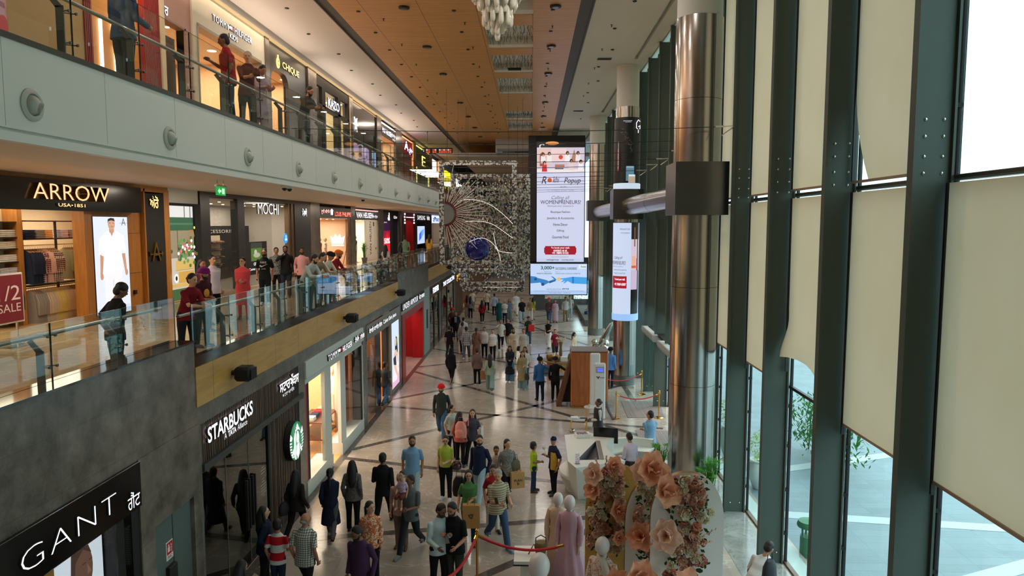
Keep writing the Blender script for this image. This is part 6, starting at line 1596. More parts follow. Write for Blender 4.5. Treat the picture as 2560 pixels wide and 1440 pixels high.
ptext(t,org,'Powered by',lx(0.30),lz(0.745),0.42,0.06,LY,INKB); ptext(t,org,'ROBOTIC PRECISION',lx(0.245),lz(0.685),1.05,0.08,LY,INKG,bold=0.02); ptext(t,org,'Driven by',lx(0.48),lz(0.745),0.32,0.06,LY,INKB); ptext(t,org,'UNMATCHED SURGICAL EXPERTISE',lx(0.66),lz(0.685),1.75,0.08,LY,INKG,bold=0.02)
ptext(t,org,'Fortis',lx(0.935),lz(0.91),0.34,0.12,LY,INKG,bold=0.02); ptext(t,org,'India’s Most Advanced Robotic',lx(0.42),lz(0.178),1.05,0.08,LY,INKG,bold=0.02); ptext(t,org,'da Vinci Xi',lx(0.625),lz(0.178),0.34,0.07,LY,WBOX,bold=0.02)
ptext(t,org,'Gastrointestinal Surgery • Urology • Gynaecology • Bariatric Surgery • Thoracic Surgery • General Surgery',lx(0.5),lz(0.115),3.5,0.055,LY,INKB); ptext(t,org,'Fortis Hospital, Mohali   |   172 500 1222',lx(0.52),lz(0.05),1.5,0.08,LY,INKB)
mb = MB(); mb.box(-0.25,0.26,50.0,50.6,4.2,12.9); mb.box(-0.25,3.7,50.3,50.7,4.1,13.0); mb.box(-0.2,3.9,50.0,50.4,1.9,4.1)
struct(mb.build('wall_screen_frame',mat('screen_frame_dark',(34,33,32),0.6)))
# wrapped screens on the second column
CC = (3.97,30.2)
def cyl(pt,r):
 u,z = pt; a = u / r
 return (CC[0] + r * math.sin(a),CC[1] - r * math.cos(a),z)
def wrap_rects(t,org,rects,nm,r0=0.54,k=0.9):
 b = MB(org); mats = []; idx = {}
 for i,(c,u0,u1,z0,z1) in enumerate(rects):
  key = 'pic_%d_%d_%d_%g' % (c + (k,))
  if key not in idx: idx[key] = len(mats); mats.append(glow(key,c,k))
  n = max(1,int((u1 - u0) / 0.06)); r = r0 + 0.0015 * i
  for q in range(n):
   a,c2 = u0 + (u1 - u0) * q / n,u0 + (u1 - u0) * (q + 1) / n
   b.add([cyl((a,z0),r),cyl((c2,z0),r),cyl((c2,z1),r),cyl((a,z1),r)],[(0,1,2,3)],idx[key])
 return b.build(nm,mats,t)
def wrap_text(t,org,s,u,z,W,H,m,r=0.575,**kw):
 o = text(s,'lettering',m,t,(0,0,0),(1,0,0),VZ,W,H,0.002,kw.pop('bold',0.0),0,(0,0,0),**kw)
 me = o.data
 for v in me.vertices:
  p_ = cyl((u + v.co.x,z + v.co.z),r); v.co = (p_[0] - org[0],p_[1] - org[1],p_[2] - org[2])
 return o
full = math.pi * 0.54
org = (CC[0],CC[1],8.3)
t = thing('column_screen','dark curved screen wrapping the top of the second column, coffee glass picture','screen',org)
b = MB(org); b.lathe([(0.5,8.28),(0.535,8.28),(0.535,11.2),(0.5,11.2)],(CC[0],CC[1],0),48); b.build('housing',M_HOUS,t,40)
b = MB(org); b.lathe([(0.538,8.28),(0.56,8.30),(0.56,8.5),(0.538,8.52)],(CC[0],CC[1],0),48); b.build('bottom_rim',glow('rim_white',(206,222,240),0.8),t,40)
rects = [((10,12,14),-1.69,1.69,8.52,11.19)]
rr = random.Random(9)
for k in range(60):
 a = rr.uniform(0,1); u = -0.38 + 0.5 * a + rr.uniform(-.05,.12); z = 10.75 - 0.95 * a + rr.uniform(-.12,.12)
 rects.append((rr.choice([(70,60,44),(96,80,56),(56,62,50)]),u,u + rr.uniform(0.02,0.07),z,z + rr.uniform(0.012,0.03)))
rects += [((86,124,140),-0.12,0.22,8.6,9.2),((130,160,176),-0.10,0.20,9.12,9.2),((176,160,140),-0.02,0.28,8.52,8.86),((206,220,226),0.0,0.26,8.78,8.86),((150,50,46),-0.5,-0.44,9.0,9.9),((190,200,206),-0.47,-0.455,9.1,10.2)]
wrap_rects(t,org,rects,'display')
W8 = W_ON(0.9)
wrap_text(t,org,'PREMIUM CAFE AND EATERY',-0.08,11.02,0.36,0.03,W8,bold=0.01,r=0.68); wrap_text(t,org,'www.cp67mall.in',-0.06,10.97,0.24,0.03,W8,r=0.68)
b = MB(org)
for pl in ([(0.30,10.95),(0.40,11.08),(0.50,11.02)],[(0.30,10.95),(0.30,10.75),(0.40,10.68),(0.40,10.55)],[(0.40,10.80),(0.50,10.86),(0.50,10.72),(0.40,10.68)]):
 b.tube([cyl(p_,0.64) for p_ in pl],0.018,5)
b.build('corner_mark',W8,t)
org = (CC[0],CC[1],2.8)
t = thing('column_screen','bright curved screen wrapping the second column below the tie tube, red text box','screen',org)
b = MB(org); b.lathe([(0.5,2.78),(0.535,2.78),(0.535,6.9),(0.5,6.9)],(CC[0],CC[1],0),48); b.build('housing',M_HOUS,t,40)
b = MB(org); b.lathe([(0.538,2.78),(0.555,2.80),(0.555,3.05),(0.538,3.07)],(CC[0],CC[1],0),48); b.build('bottom_rim',glow('rim_blue',(150,190,240),0.9),t,40)
rects = [((196,210,236),-1.69,0.16,3.07,6.88),((30,26,26),0.16,0.62,6.2,6.88),((206,190,206),0.16,0.62,4.9,6.2),((196,210,236),0.62,1.69,3.07,6.88),((120,80,60),0.30,0.36,5.9,6.7),((206,90,60),0.18,0.42,5.0,5.1),((226,170,150),0.2,0.4,5.1,5.5),((70,50,56),0.48,0.56,4.6,6.6),((160,60,60),0.44,0.5,4.4,5.4),((196,180,206),0.16,0.5,4.1,4.9),((160,24,44),-0.75,-0.02,4.15,4.66)]
wrap_rects(t,org,rects,'display')
wrap_text(t,org,'PREMA SALARY PC-DDKS',-0.12,6.62,0.42,0.07,INKB,bold=0.02); wrap_text(t,org,'www.hra.punjab.gov.in',-0.10,6.46,0.40,0.06,INKB,bold=0.01)
wrap_text(t,org,'Calling all',-0.42,5.42,0.42,0.14,INKM,shear=0.3); wrap_text(t,org,'WOMENPRENEURS!',-0.52,5.22,0.88,0.15,INKM,bold=0.02); wrap_text(t,org,'Showcase your creations in',-0.46,5.06,0.56,0.06,INKM); wrap_text(t,org,'Jewellery & Accessories',-0.34,4.92,0.62,0.08,INKB); wrap_text(t,org,'Gifting Gourmet Food',-0.36,4.78,0.54,0.08,INKB)
wrap_text(t,org,'To book your stall,',-0.34,4.52,0.5,0.11,W8,bold=0.02); wrap_text(t,org,'+91 76969 65007',-0.32,4.32,0.54,0.11,W8,bold=0.02)
# ------------------------------------------------------------------ far right end of the hall
mb = MB(); mb.box(0.15,1.05,56.6,57.6,0,4.2,1); mb.box(1.05,5.1,57.0,57.3,0,0.85,0); mb.box(1.05,5.1,57.0,57.3,2.35,4.2,1); mb.box(-0.3,3.9,57.1,57.4,4.2,13.4,2); mb.box(3.2,3.35,56.9,57.3,0.85,2.35,1)
struct(mb.build('wall_far_right',[M_PIER,mat('far_dark_wall',(76,76,72),0.5),M_BLACKM]))
mb = MB(); mb.box(1.05,5.1,57.1,57.12,0.85,2.35); mb.box(3.9,5.1,57.1,57.12,2.4,13.3); struct(mb.build('window_60',M_PANE))
mb = MB(); mb.box(0.15,0.4,57.3,98,0,12.4); struct(mb.build('wall_beyond_right',mat('beyond_wall',(110,84,64),0.6)))
mb = MB((4.2,50,0)); mb.box(3.55,4.95,47.5,56.8,0.0,0.42,c=0.02); b_ = mb.build('bench_plinth',M_SLOT,None,loc=(4.2,50,0)); tag(b_,'long low grey stone bench along the far right windows','bench')
spot_room(-2.3,66,11.5,3.0,10.0,500,(1.0,0.86,0.72)); spot_room(-2.3,84,11.5,3.0,10.0,500,(1.0,0.86,0.72))
t = thing('fire_extinguishers','red fire extinguisher standing on the floor at the far left corner','extinguisher',(-6.25,58.8,0))
for s in (0,):
 b = MB(); b.lathe([(0.13,0.04),(0.14,0.1),(0.14,0.75),(0.10,0.86),(0.04,0.9),(0.04,0.98)],(0,0,0),14); b.build('cylinder',glow('x',(0,0,0),0) if False else mat('extinguisher_red',(206,30,26),0.3),t,40)
 b = MB(); b.tube([(0.04,0,0.96),(0.16,0,0.95),(0.2,0,0.7),(0.18,0,0.4)],0.018,6); b.box(-0.05,0.08,-0.02,0.02,0.98,1.04); b.build('hose',M_BLACKM,t)
t.name = 'fire_extinguisher'
b = MB((-6.3,58.7,1.7)); b.box(-6.5,-6.2,58.75,58.78,1.55,1.85,c=0.005); tag(b.build('fire_point_sign',glow('sign_red_lit',(206,40,30),0.5),None,loc=(-6.3,58.7,1.7)),'small red sign above the far fire extinguisher','sign')
# ------------------------------------------------------------------ things standing in the hall
from mathutils.geometry import tessellate_polygon
M_DESK = mat('desk_white',(222,222,214),0.3,var=0.01)
t = thing('reception_desk','white faceted reception desk with a dark triangular well in its top','desk',(1.5,17.6,0)); org = (1.5,17.6,0)
outer = [(0.90,18.95),(0.88,16.78),(1.05,16.30),(2.28,16.86),(2.02,17.35),(1.93,17.9),(2.02,18.4),(2.22,18.7),(1.62,19.15)]
hole = [(1.70,18.42),(1.66,16.92),(1.10,16.86)]
base = [(1.05,18.8),(1.0,17.6),(1.16,17.16),(2.16,17.3),(1.98,17.6),(1.93,17.9),(2.02,18.4),(2.18,18.66),(1.62,19.05)]
zt_ = 1.10; n = len(outer)
b = MB(org)
pts3 = [[Vector((p_[0],p_[1],zt_)) for p_ in outer],[Vector((p_[0],p_[1],zt_)) for p_ in hole]]
flat = [p_ for l_ in pts3 for p_ in l_]
b.add([tuple(p_) for p_ in flat],[tuple(tr) if (flat[tr[1]] - flat[tr[0]]).cross(flat[tr[2]] - flat[tr[0]]).z > 0 else tuple(reversed(tr)) for tr in tessellate_polygon(pts3)],0)
b.add([(p_[0],p_[1],zt_) for p_ in outer] + [(p_[0],p_[1],0.0) for p_ in base],[(i,i + n,(i + 1) % n + n,(i + 1) % n) for i in range(n)],0)
b.build('body',M_DESK,t)
b = MB(org); b.add([(p_[0],p_[1],zt_) for p_ in hole] + [(p_[0],p_[1],zz) for p_,zz in zip(hole,(0.98,0.62,0.62))],[(0,1,4,3),(1,2,5,4),(2,0,3,5),(3,4,5)])
b.build('triangular_well',mat('well_grey',(120,120,128),0.45),t)
b = MB(org); b.prism([(0,0),(0.10,0),(0.10,0.03),(0,0.03)],(1.71,18.42,zt_ - 0.02),(1,0,0),VZ,(-0.04,-1.5,0)); b.build('well_rim',mat('rim_taupe',(128,118,104),0.4),t)
b = MB(org); b.lathe([(0.55,0.0),(0.75,0.45),(0.72,0.5),(0.3,0.5)],(1.45,17.95,0),24,None,R(130),R(260),1.0,1.25); b.build('curved_plinth',M_DESK,t,50)
b = MB(org); b.lathe([(0.78,0.68),(0.78,0.72),(1.25,0.72),(1.25,0.68),(0.78,0.68)],(2.75,18.0,0),24,None,R(60),R(215)); b.build('lower_worktop',M_DESK,t,30)
b = MB(org); b.lathe([(1.18,0.0),(1.18,0.95),(1.30,0.95),(1.30,0.0)],(2.75,18.0,0),20,None,R(62),R(120)); b.build('back_screen',M_DESK,t,30)
t = thing('monitor','black computer monitor seen from behind on the reception desk','monitor',(2.0,18.78,0.72),R(-12));
b = MB(); b.box(-0.33,0.33,-0.02,0.02,0.22,0.64,c=0.008); b.build('screen',M_BLACK,t)
b = MB(); b.box(-0.03,0.03,-0.01,0.03,0.0,0.3); b.box(-0.12,0.12,-0.08,0.08,0.0,0.012); b.build('stand',M_DARK,t)
for i,(x,y,rz,s,nm,lab,c) in enumerate(((2.12,18.2,0.3,(0.14,0.3,0.02),'keyboard','black keyboard on the low worktop of the reception desk',(28,28,30)),(2.1,17.7,0.5,(0.1,0.2,0.03),'card_reader','small black card reader on the low worktop',(26,28,34)),(2.2,17.9,-0.2,(0.21,0.3,0.004),'paper_sheet','white printed sheet on the low worktop',(226,226,226)),(2.06,17.5,0.9,(0.21,0.3,0.004),'paper_sheet','second printed sheet near the front of the low worktop',(216,218,222)))):
 b = MB(); b.box(-s[0] / 2,s[0] / 2,-s[1] / 2,s[1] / 2,0,s[2],c=0.004 if s[2] > .01 else 0)
 o = b.build(nm,mat('desk_item_%d_%d' % (c[0],c[2]),c,0.5),None,loc=(x,y,0.721)); o.rotation_euler = (0,0,rz); tag(o,lab,nm.replace('_',' '))
t = thing('brochure_box','white box with a dark pink picture on the far corner of the reception desk','box',(1.38,18.78,1.1),R(10)); b = MB(); b.box(-0.2,0.2,-0.14,0.14,0,0.10,c=0.004); b.build('box',M_WHITEP,t); b = MB(); b.box(-0.17,0.12,-0.11,0.11,0.10,0.103); b.build('printed_top',cloth('brochure','floral',(96,50,70),(206,190,200)),t)
t = thing('leaflet_stand','clear upright leaflet stand on the near corner of the reception desk','stand',(1.1,16.6,1.1),R(20)); b = MB(); b.box(-0.06,0.06,-0.004,0.004,0,0.26); b.box(-0.06,0.06,-0.05,0.05,0,0.006); b.build('holder',glass('acrylic',(0.92,0.94,0.94,1),1.0),t); b = MB(); b.box(-0.052,0.052,-0.007,-0.005,0.02,0.24); b.build('leaflet',cloth('leaflet','floral',(206,160,180),(236,230,236)),t)
t = thing('swivel_chair','black swivel chair behind the reception desk','chair',(2.52,17.4,0),R(25))
b = MB(); b.box(-0.24,0.24,-0.24,0.24,0.52,0.60,c=0.03); b.build('seat',M_BLACKM,t)
b = MB(); b.tube([(-0.22,-0.24,0.58),(-0.26,-0.26,0.8),(-0.2,-0.27,0.98)],0.03,6); b.lathe([(0.27,0.62),(0.29,0.8),(0.26,0.97),(0.22,0.97),(0.24,0.8),(0.24,0.62)],(0,0,0),14,None,R(200),R(340)); b.build('backrest',M_BLACKM,t,50)
b = MB(); b.tube([(0,0,0.06),(0,0,0.53)],0.03,10); b.lathe([(0.24,0),(0.24,0.02),(0.03,0.05)],(0,0,0),20); b.build('pedestal',M_STEEL,t,40)
# gold-framed side tables
def side_table(x,y,h,w,d,lab,lower=True):
 t = thing('side_table',lab,'table',(x,y,0)); b = MB()
 b.lathe([(0,h),(0.5,h),(0.51,h + 0.012),(0.5,h + 0.022),(0,h + 0.022)],(0,0,0),28,sx=w,sy=d); b.build('glass_top',mat('table_glass',(186,190,190),0.08),t,40)
 for sx_ in (-1,1):
  for sy_ in (-1,1):
   b = MB(); b.tube([(sx_ * w * 0.34,sy_ * d * 0.34,0),(sx_ * w * 0.34,sy_ * d * 0.34,h)],0.01,6); b.build('leg',M_BRASS,t)
 if lower: b = MB(); b.lathe([(0,0.14),(0.5,0.14),(0.5,0.152),(0,0.152)],(0,0,0),28,sx=w,sy=d); b.build('lower_shelf',mat('table_glass',(186,190,190),0.08),t,40)
 return t
side_table(1.52,22.4,0.58,0.72,0.5,'low oval glass side table with thin gold legs and a lower shelf')
side_table(1.98,23.35,0.72,0.46,0.46,'taller round glass side table with gold legs beside the white gate')
b = MB((1.38,22.4,0.602)); b.box(1.26,1.5,22.3,22.5,0.602,0.66,c=0.02); tag(b.build('tissue_packet',mat('tissue_white',(206,210,214),0.6),None,loc=(1.38,22.4,0.602)),'crumpled white packet on the low oval side table','packet')
b = MB((1.68,22.42,0.602)); b.box(1.56,1.8,22.38,22.46,0.602,0.625,c=0.008); tag(b.build('remote_control',M_BLACKM,None,loc=(1.68,22.42,0.602)),'black remote-sized gadget on the low oval side table','gadget')
b = MB((1.3,22.35,0.153)); b.ball((1.3,22.35,0.22),(0.1,0.08,0.07),10,k=6); tag(b.build('silver_bowl',M_CHROME,None,50,loc=(1.3,22.35,0.153)),'round silver bowl on the lower shelf of the oval table','bowl')
# timber kiosk block with its slanted side leg
WK = wood('kiosk_veneer',(168,104,56),(140,80,40),2,1.3,0.35,10.0)
t = thing('timber_kiosk','tall brown timber kiosk block with a grey top and a slanting side leg','kiosk',(2.1,26.5,0)); org = (2.1,26.5,0)
b = MB(org); b.box(1.46,2.84,25.95,27.0,0.06,2.12,c=0.05); b.build('body',WK,t,30)
b = MB(org); b.box(1.46,2.84,25.95,27.0,2.12,2.16,c=0.01); b.build('top_panel',mat('kiosk_top',(120,110,108),0.5),t)
b = MB(org); b.box(1.5,2.8,26.0,26.95,0.0,0.07); b.build('plinth',M_BRASS,t)
b = MB(org); b.prism([(-0.55,0.0),(-0.38,0.0),(0.02,1.6),(-0.02,1.9)],(1.48,26.2,0),(1,0,0),VZ,(0,0.6,0)); b.build('slanted_leg',wood('kiosk_dark',(112,70,40),(88,52,28),2,1.3,0.4,10.0),t)
b = MB(org); b.prism([(-0.38,0.1),(0.02,0.1),(0.02,1.55)],(1.48,26.5,0),(1,0,0),VZ,(0,0.3,0)); b.build('inner_gusset',mat('gusset_dark',(44,28,20),0.6),t)
# walk-through detector gate
t = thing('detector_gate','white walk-through detector gate with a small lit blue display','gate',(2.35,24.6,0)); org = (2.35,24.6,0)
GW = mat('gate_white',(206,210,210),0.35)
b = MB(org); b.box(2.18,2.58,24.45,24.6,0,2.0,c=0.04); b.build('side_panel',GW,t,30)
b = MB(org); b.box(2.10,2.46,25.15,25.3,0,2.22,c=0.04); b.build('side_panel',GW,t,30)
b = MB(org); b.box(2.24,2.52,24.435,24.45,1.66,1.88,c=0.006); b.build('display_frame',mat('gate_grey',(150,156,158),0.4),t)
b = MB(org); b.box(2.29,2.48,24.425,24.436,1.71,1.83); b.build('display',glow('display_blue',(90,110,240),1.0),t)
text('123456','digits',glow('digit_dark',(30,34,110),0.4),t,(2.385,24.424,1.79),(1,0,0),VZ,0.15,0.035,0.002,0,0,org)
b = MB(org); b.prism([(0,0.08),(0.04,0.08),(0.06,0.03),(0.09,0.08),(0.13,0.08),(0.07,-0.02)],(2.25,24.448,1.46),(1,0,0),VZ,(0,-0.004,0)); b.build('mark',mat('mark_dark',(60,30,34),0.5),t)
text('TEST-BERRY','lettering',mat('mark_grey',(90,90,96),0.5),t,(2.46,24.447,1.49),(1,0,0),VZ,0.17,0.035,0.003,0,0,org)
b = MB((2.78,24.9,0)); b.tube([(2.66,25.2,0.5),(2.74,24.8,0.2),(2.86,24.4,0.02)],0.05,6); tag(b.build('ramp_bar',M_SLOT,None,loc=(2.78,24.9,0)),'grey slanting bar at the foot of the white gate','bar')
# rope barriers
ROPE = mat('rope_red',(190,26,40),0.6,bump=0.2)
def stanchion(x,y,lab,m=M_BRASS,h=0.98):
 t = thing('stanchion',lab,'barrier post',(x,y,0))
 b = MB(); b.lathe([(0.17,0),(0.17,0.012),(0.12,0.03),(0.035,0.05)],(0,0,0),24); b.build('base',m,t,40)
 b = MB(); b.tube([(0,0,0.03),(0,0,h - 0.10)],0.025,12); b.build('post',m,t,40)
 b = MB(); b.lathe([(0.026,h - 0.13),(0.04,h - 0.12),(0.04,h - 0.08),(0.02,h - 0.07),(0.02,h - 0.05),(0.036,h - 0.025),(0.02,h),(0,h + 0.003)],(0,0,0),14); b.build('finial',m,t,50)
 return t
def rope(a,c,lab,sag=0.18,m=ROPE,z=0.86,r=0.02):
 o = ((a[0] + c[0]) / 2,(a[1] + c[1]) / 2,z); t = thing('barrier_rope',lab,'rope',o); b = MB(o); q = MB(o)
 pts = []
 for k in range(15):
  u = k / 14; pts.append((a[0] + (c[0] - a[0]) * u,a[1] + (c[1] - a[1]) * u,z - sag * 4 * u * (1 - u)))
 b.tube(pts[1:-1],r,8); b.build('rope',m,t,50)
 for p0,p1 in ((pts[0],pts[1]),(pts[-1],pts[-2])): q.tube([p0,p1],r * 1.2,8)
 q.build('end_hook',M_BRASS,t)
stanchion(2.98,24.62,'brass barrier post at the near left corner of the doormats'); stanchion(4.5,24.75,'brass barrier post at the near right corner of the doormats, by the steel column')
stanchion(4.42,28.2,'brass barrier post against the fin beyond the entrance')
rope((2.98,24.62),(4.5,24.75),'red rope across the near side of the entrance mats'); rope((4.42,28.2),(2.86,27.2),'red rope running from the far brass post to behind the kiosk')
stanchion(-1.03,13.0,'single brass barrier post in front of the flower display',h=1.05)
rope((-1.03,13.0),(0.6,12.6),'red rope from the lone brass post toward the white-headed mannequins',z=0.93,r=0.028); rope((-1.03,13.0),(-1.45,11.3),'red rope from the lone brass post toward the camera',z=0.93,r=0.028)
DB = mat('dark_bronze',(60,34,30),0.4,0.5)
stanchion(0.33,31.8,'dark slim barrier post near the round display table',DB); stanchion(0.47,30.4,'brass-coloured slim barrier post beside the two guards',M_BRASS)
rope((0.33,31.8),(0.47,30.4),'red rope between the two slim posts by the guards',0.3,z=0.88); rope((0.47,30.4),(1.5,30.9),'red rope in front of the round display table',0.25,z=0.86)
t = thing('glass_barrier','low glass barrier post with a steel foot by the entrance','barrier',(4.1,29.3,0)); b = MB(); b.box(-0.14,0.14,-0.02,0.02,0.06,1.0); b.build('glass_panel',M_PANE,t); b = MB(); b.box(-0.17,0.17,-0.06,0.06,0,0.07); b.build('foot',M_STEEL,t)
# doormats
MAT_ = wood('doormat_ribs',(138,130,126),(104,98,96),1,0.2,0.9,240.0)
for pl,lab,c in (([(3.46,27.05),(3.40,24.7),(4.72,24.78),(4.9,27.09)],'ribbed grey doormat between the brass posts at the entrance',0),([(3.45,23.15),(3.38,20.2),(4.3,20.2),(4.62,23.15)],'nearer ribbed grey doormat behind the steel column',1)):
 b = MB((4.0,pl[0][1],0)); b.slab(pl[::-1] if False else pl,0.0,0.014); tag(b.build('doormat',MAT_,None,loc=(4.0,pl[0][1],0)),lab,'doormat')
# entrance: air curtains over glass doors and side returns
for x0,y0,y1,lab in ((4.42,26.0,28.6,'farther long grey air curtain box over the entrance'),(4.40,21.9,24.9,'nearer long grey air curtain box over the entrance')):
 t = thing('air_curtain',lab,'air curtain',(x0,y0,2.6)); org = (x0,y0,2.6)
 b = MB(org); b.prism([(0,0.02),(0.05,-0.10),(0.2,-0.12),(0.34,0.0),(0.34,0.14),(0.02,0.14)],(x0,y0,2.6),(1,0,0),VZ,(0,y1 - y0,0)); b.build('casing',mat('curtain_grey',(156,158,156),0.35),t)
 for k in range(7):
  b = MB(org); yy = y0 + 0.12 + k * (y1 - y0 - 0.2) / 7; b.box(x0 + 0.06,x0 + 0.30,yy,yy + (y1 - y0) / 9,2.74,2.748); b.build('top_grille',mat('curtain_pale',(206,206,204),0.4),t)
 b = MB(org); b.tube([(x0 + 0.34,y0 + 0.4,2.66),(5.1,y0 + 0.4,2.72)],0.03,6); b.tube([(x0 + 0.34,y1 - 0.4,2.66),(5.1,y1 - 0.4,2.72)],0.03,6); b.build('bracket',M_DARK,t)
mb = MB(); mb.box(4.66,5.1,28.3,28.32,0.02,2.6); mb.box(5.05,5.07,27.0,28.3,0.02,2.6); mb.box(5.05,5.07,21.4,22.6,0.02,2.6); struct(mb.build('window_61',M_PANE))
mb = MB(); mb.box(5.02,5.1,26.92,27.0,0,2.7); mb.box(5.02,5.1,22.6,22.68,0,2.7); mb.box(4.75,4.86,24.0,24.1,0,2.75); struct(mb.build('door_2',M_SLOT))
mb = MB(); mb.box(4.66,5.3,20.6,28.4,2.66,2.76); struct(mb.build('trim_30',M_DARK))
# laptop desk of the guards and the round table of objects
t = thing('laptop_desk','slim grey desk where the two guards stand','desk',(0.75,28.4,0)); b = MB(); b.box(-0.55,0.75,-0.3,0.3,0.74,0.78,c=0.006); b.build('top',mat('desk_grey',(96,94,96),0.4),t)
for sx_ in (-0.5,0.7):
 for sy_ in (-0.26,0.26): b = MB(); b.box(sx_ - 0.02,sx_ + 0.02,sy_ - 0.02,sy_ + 0.02,0,0.74); b.build('leg',M_SLOT,t)
b = MB(); b.box(0.15,0.72,-0.25,0.25,0.6,0.74); b.build('drawer',mat('desk_grey',(96,94,96),0.4),t)
t = thing('laptop','open black laptop on the slim grey desk between the guards','laptop',(0.62,28.4,0.78),R(30)); b = MB(); b.box(-0.17,0.17,-0.12,0.12,0,0.018,c=0.004); b.build('base',M_DARK,t); b = MB(); b.prism([(-0.17,0),(0.17,0),(0.17,0.22),(-0.17,0.22)],(0,0.12,0.015),(1,0,0),(0,0.3,0.95),(0,0.012,0)); b.build('screen',M_BLACK,t)
t = thing('display_table','round yellow ribbed display table with a dark top','table',(1.3,31.3,0)); b = MB(); b.lathe([(0.62,0.0),(0.62,0.78)],(0,0,0),40); b.build('ribbed_drum',wood('drum_yellow',(214,172,100),(176,130,64),2,0.4,0.5,30.0),t,30); b = MB(); b.lathe([(0,0.78),(0.82,0.78),(0.84,0.80),(0.82,0.82),(0,0.82)],(0,0,0),36); b.build('top',mat('table_olive',(110,92,60),0.4),t,40)
GM = mat('antique_gold',(150,116,60),0.35,0.8)
for x,y,prof,m,nm,lab in ((0.82,31.1,[(0.10,0),(0.16,0.05),(0.17,0.22),(0.13,0.28)],GM,'brass_pot','wide brass pot at the left of the round display table'),(1.12,30.85,[(0.07,0),(0.12,0.1),(0.1,0.25),(0.05,0.3)],GM,'brass_vase','small brass vase at the front of the round display table'),
  (1.3,31.5,[(0.05,0),(0.08,0.2),(0.06,0.55),(0.1,0.75),(0.09,0.76)],mat('vase_olive',(120,104,64),0.4),'tall_vase','tall olive vase holding dried flowers on the round table')):
 b = MB((x,y,0.82)); b.lathe([(0,0.0)] + prof,(x,y,0.82),18); tag(b.build(nm,m,None,50,loc=(x,y,0.82)),lab,'vase')
b = MB((1.3,31.5,1.58)); rr = random.Random(2)
for k in range(14): a = rr.uniform(0,6.28); b.tube([(1.3,31.5,1.5),(1.3 + 0.08 * math.cos(a),31.5 + 0.08 * math.sin(a),1.65),(1.3 + 0.2 * math.cos(a),31.5 + 0.2 * math.sin(a),1.7 + rr.uniform(0,.1))],0.012,5); b.ball((1.3 + 0.2 * math.cos(a),31.5 + 0.2 * math.sin(a),1.74),0.035,6,k=4)
tag(b.build('dried_flowers',mat('dried_cream',(206,190,140),0.8),None,loc=(1.3,31.5,1.58)),'spray of dried cream flowers in the tall olive vase','flowers')
b = MB((1.42,30.9,0.82)); b.box(1.27,1.58,30.8,31.0,0.82,1.02,c=0.004); tag(b.build('white_box',M_WHITEP,None,loc=(1.42,30.9,0.82)),'plain white box on the front of the round display table','box')
t = thing('handbag','green soft handbag at the right of the round display table','bag',(1.78,31.0,0.82)); b = MB(); b.lathe([(0.16,0),(0.2,0.1),(0.17,0.28),(0.1,0.36)],(0,0,0),18,sx=1.0,sy=0.6); b.build('body',mat('bag_green',(60,104,56),0.5,bump=0.4),t,50); b = MB(); b.tube([(-0.1,0,0.33),(-0.06,0,0.46),(0.06,0,0.46),(0.1,0,0.33)],0.014,6); b.build('handle',mat('bag_green',(60,104,56),0.5),t)
# chrome sculpture behind the kiosk
t = thing('chrome_sculpture','crumpled shiny silver sculpture with a tall slanted fin behind the kiosk','sculpture',(3.35,34.5,0)); b = MB(); rr = random.Random(8)
for k in range(16): b.ball((rr.gauss(0,0.2),rr.gauss(0,0.2),0.75 + rr.uniform(-.3,.45)),rr.uniform(0.12,0.24),10,k=7)
b.build('crumpled_body',M_CHROME,t,60)
b = MB(); b.lathe([(0.12,0),(0.16,0.6),(0.10,1.15),(0,1.3)],(0,0,0),16,sx=1.0,sy=0.35); b.xform(Matrix.Translation((0.0,0,0.95)) @ Matrix.Rotation(R(28),4,'Y')); b.build('fin',M_CHROME,t,60)
b = MB(); b.lathe([(0.45,0),(0.45,0.5),(0.4,0.52)],(0,0,0),24); b.build('plinth',M_WHITEP,t,40)
# ------------------------------------------------------------------ flower display in the foreground
PEACH,PEACH2,CREAM = (240,180,148),(244,206,184),(240,230,204)
def arch_board(x0,x1,y,zt2,mface,medge,lab,rl=0.5):
 t = thing('arch_board',lab,'panel',((x0 + x1) / 2,y,0)); org = ((x0 + x1) / 2,y,0)
 w = x1 - x0; rl = min(rl,w / 2.02)
 prof = [(x0,0)] + [(x0 + rl - rl * math.cos(a * math.pi / 20),zt2 - rl * 1.5 + rl * 1.5 * math.sin(a * math.pi / 20)) for a in range(11)] + [(x1 - rl + rl * math.sin(a * math.pi / 20),zt2 - rl * 1.5 + rl * 1.5 * math.cos(a * math.pi / 20)) for a in range(11)] + [(x1,0)]
 b = MB(org); n_ = len(prof)
 b.add([(p_[0],y,p_[1]) for p_ in prof] + [(p_[0],y + 0.1,p_[1]) for p_ in prof],[tuple(range(n_)),tuple(range(2 * n_ - 1,n_ - 1,-1))],0)
 b.build('face',mface,t)
 b = MB(org); b.add([(p_[0],y,p_[1]) for p_ in prof] + [(p_[0],y + 0.1,p_[1]) for p_ in prof],[(i,i + n_,i + 1 + n_,i + 1) for i in range(n_ - 1)]); b.build('edge',medge,t,30)
 b = MB(org); b.box(x0 + 0.05,x1 - 0.05,y - 0.05,y + 0.22,0,0.06); b.box((x0 + x1) / 2 - 0.05,(x0 + x1) / 2 + 0.05,y + 0.1,y + 0.2,0.05,0.9); b.build('stand',M_DARK,t)
 return t
MFW = mat('arch_white',(222,216,212),0.55,var=0.03,scale=40.0,bump=0.1)
MGD = mat('arch_gold',(206,164,86),0.35,0.35,var=0.15,scale=30.0,bump=0.3)
MEDG = mat('arch_edge_gold',(150,116,64),0.4,0.4)
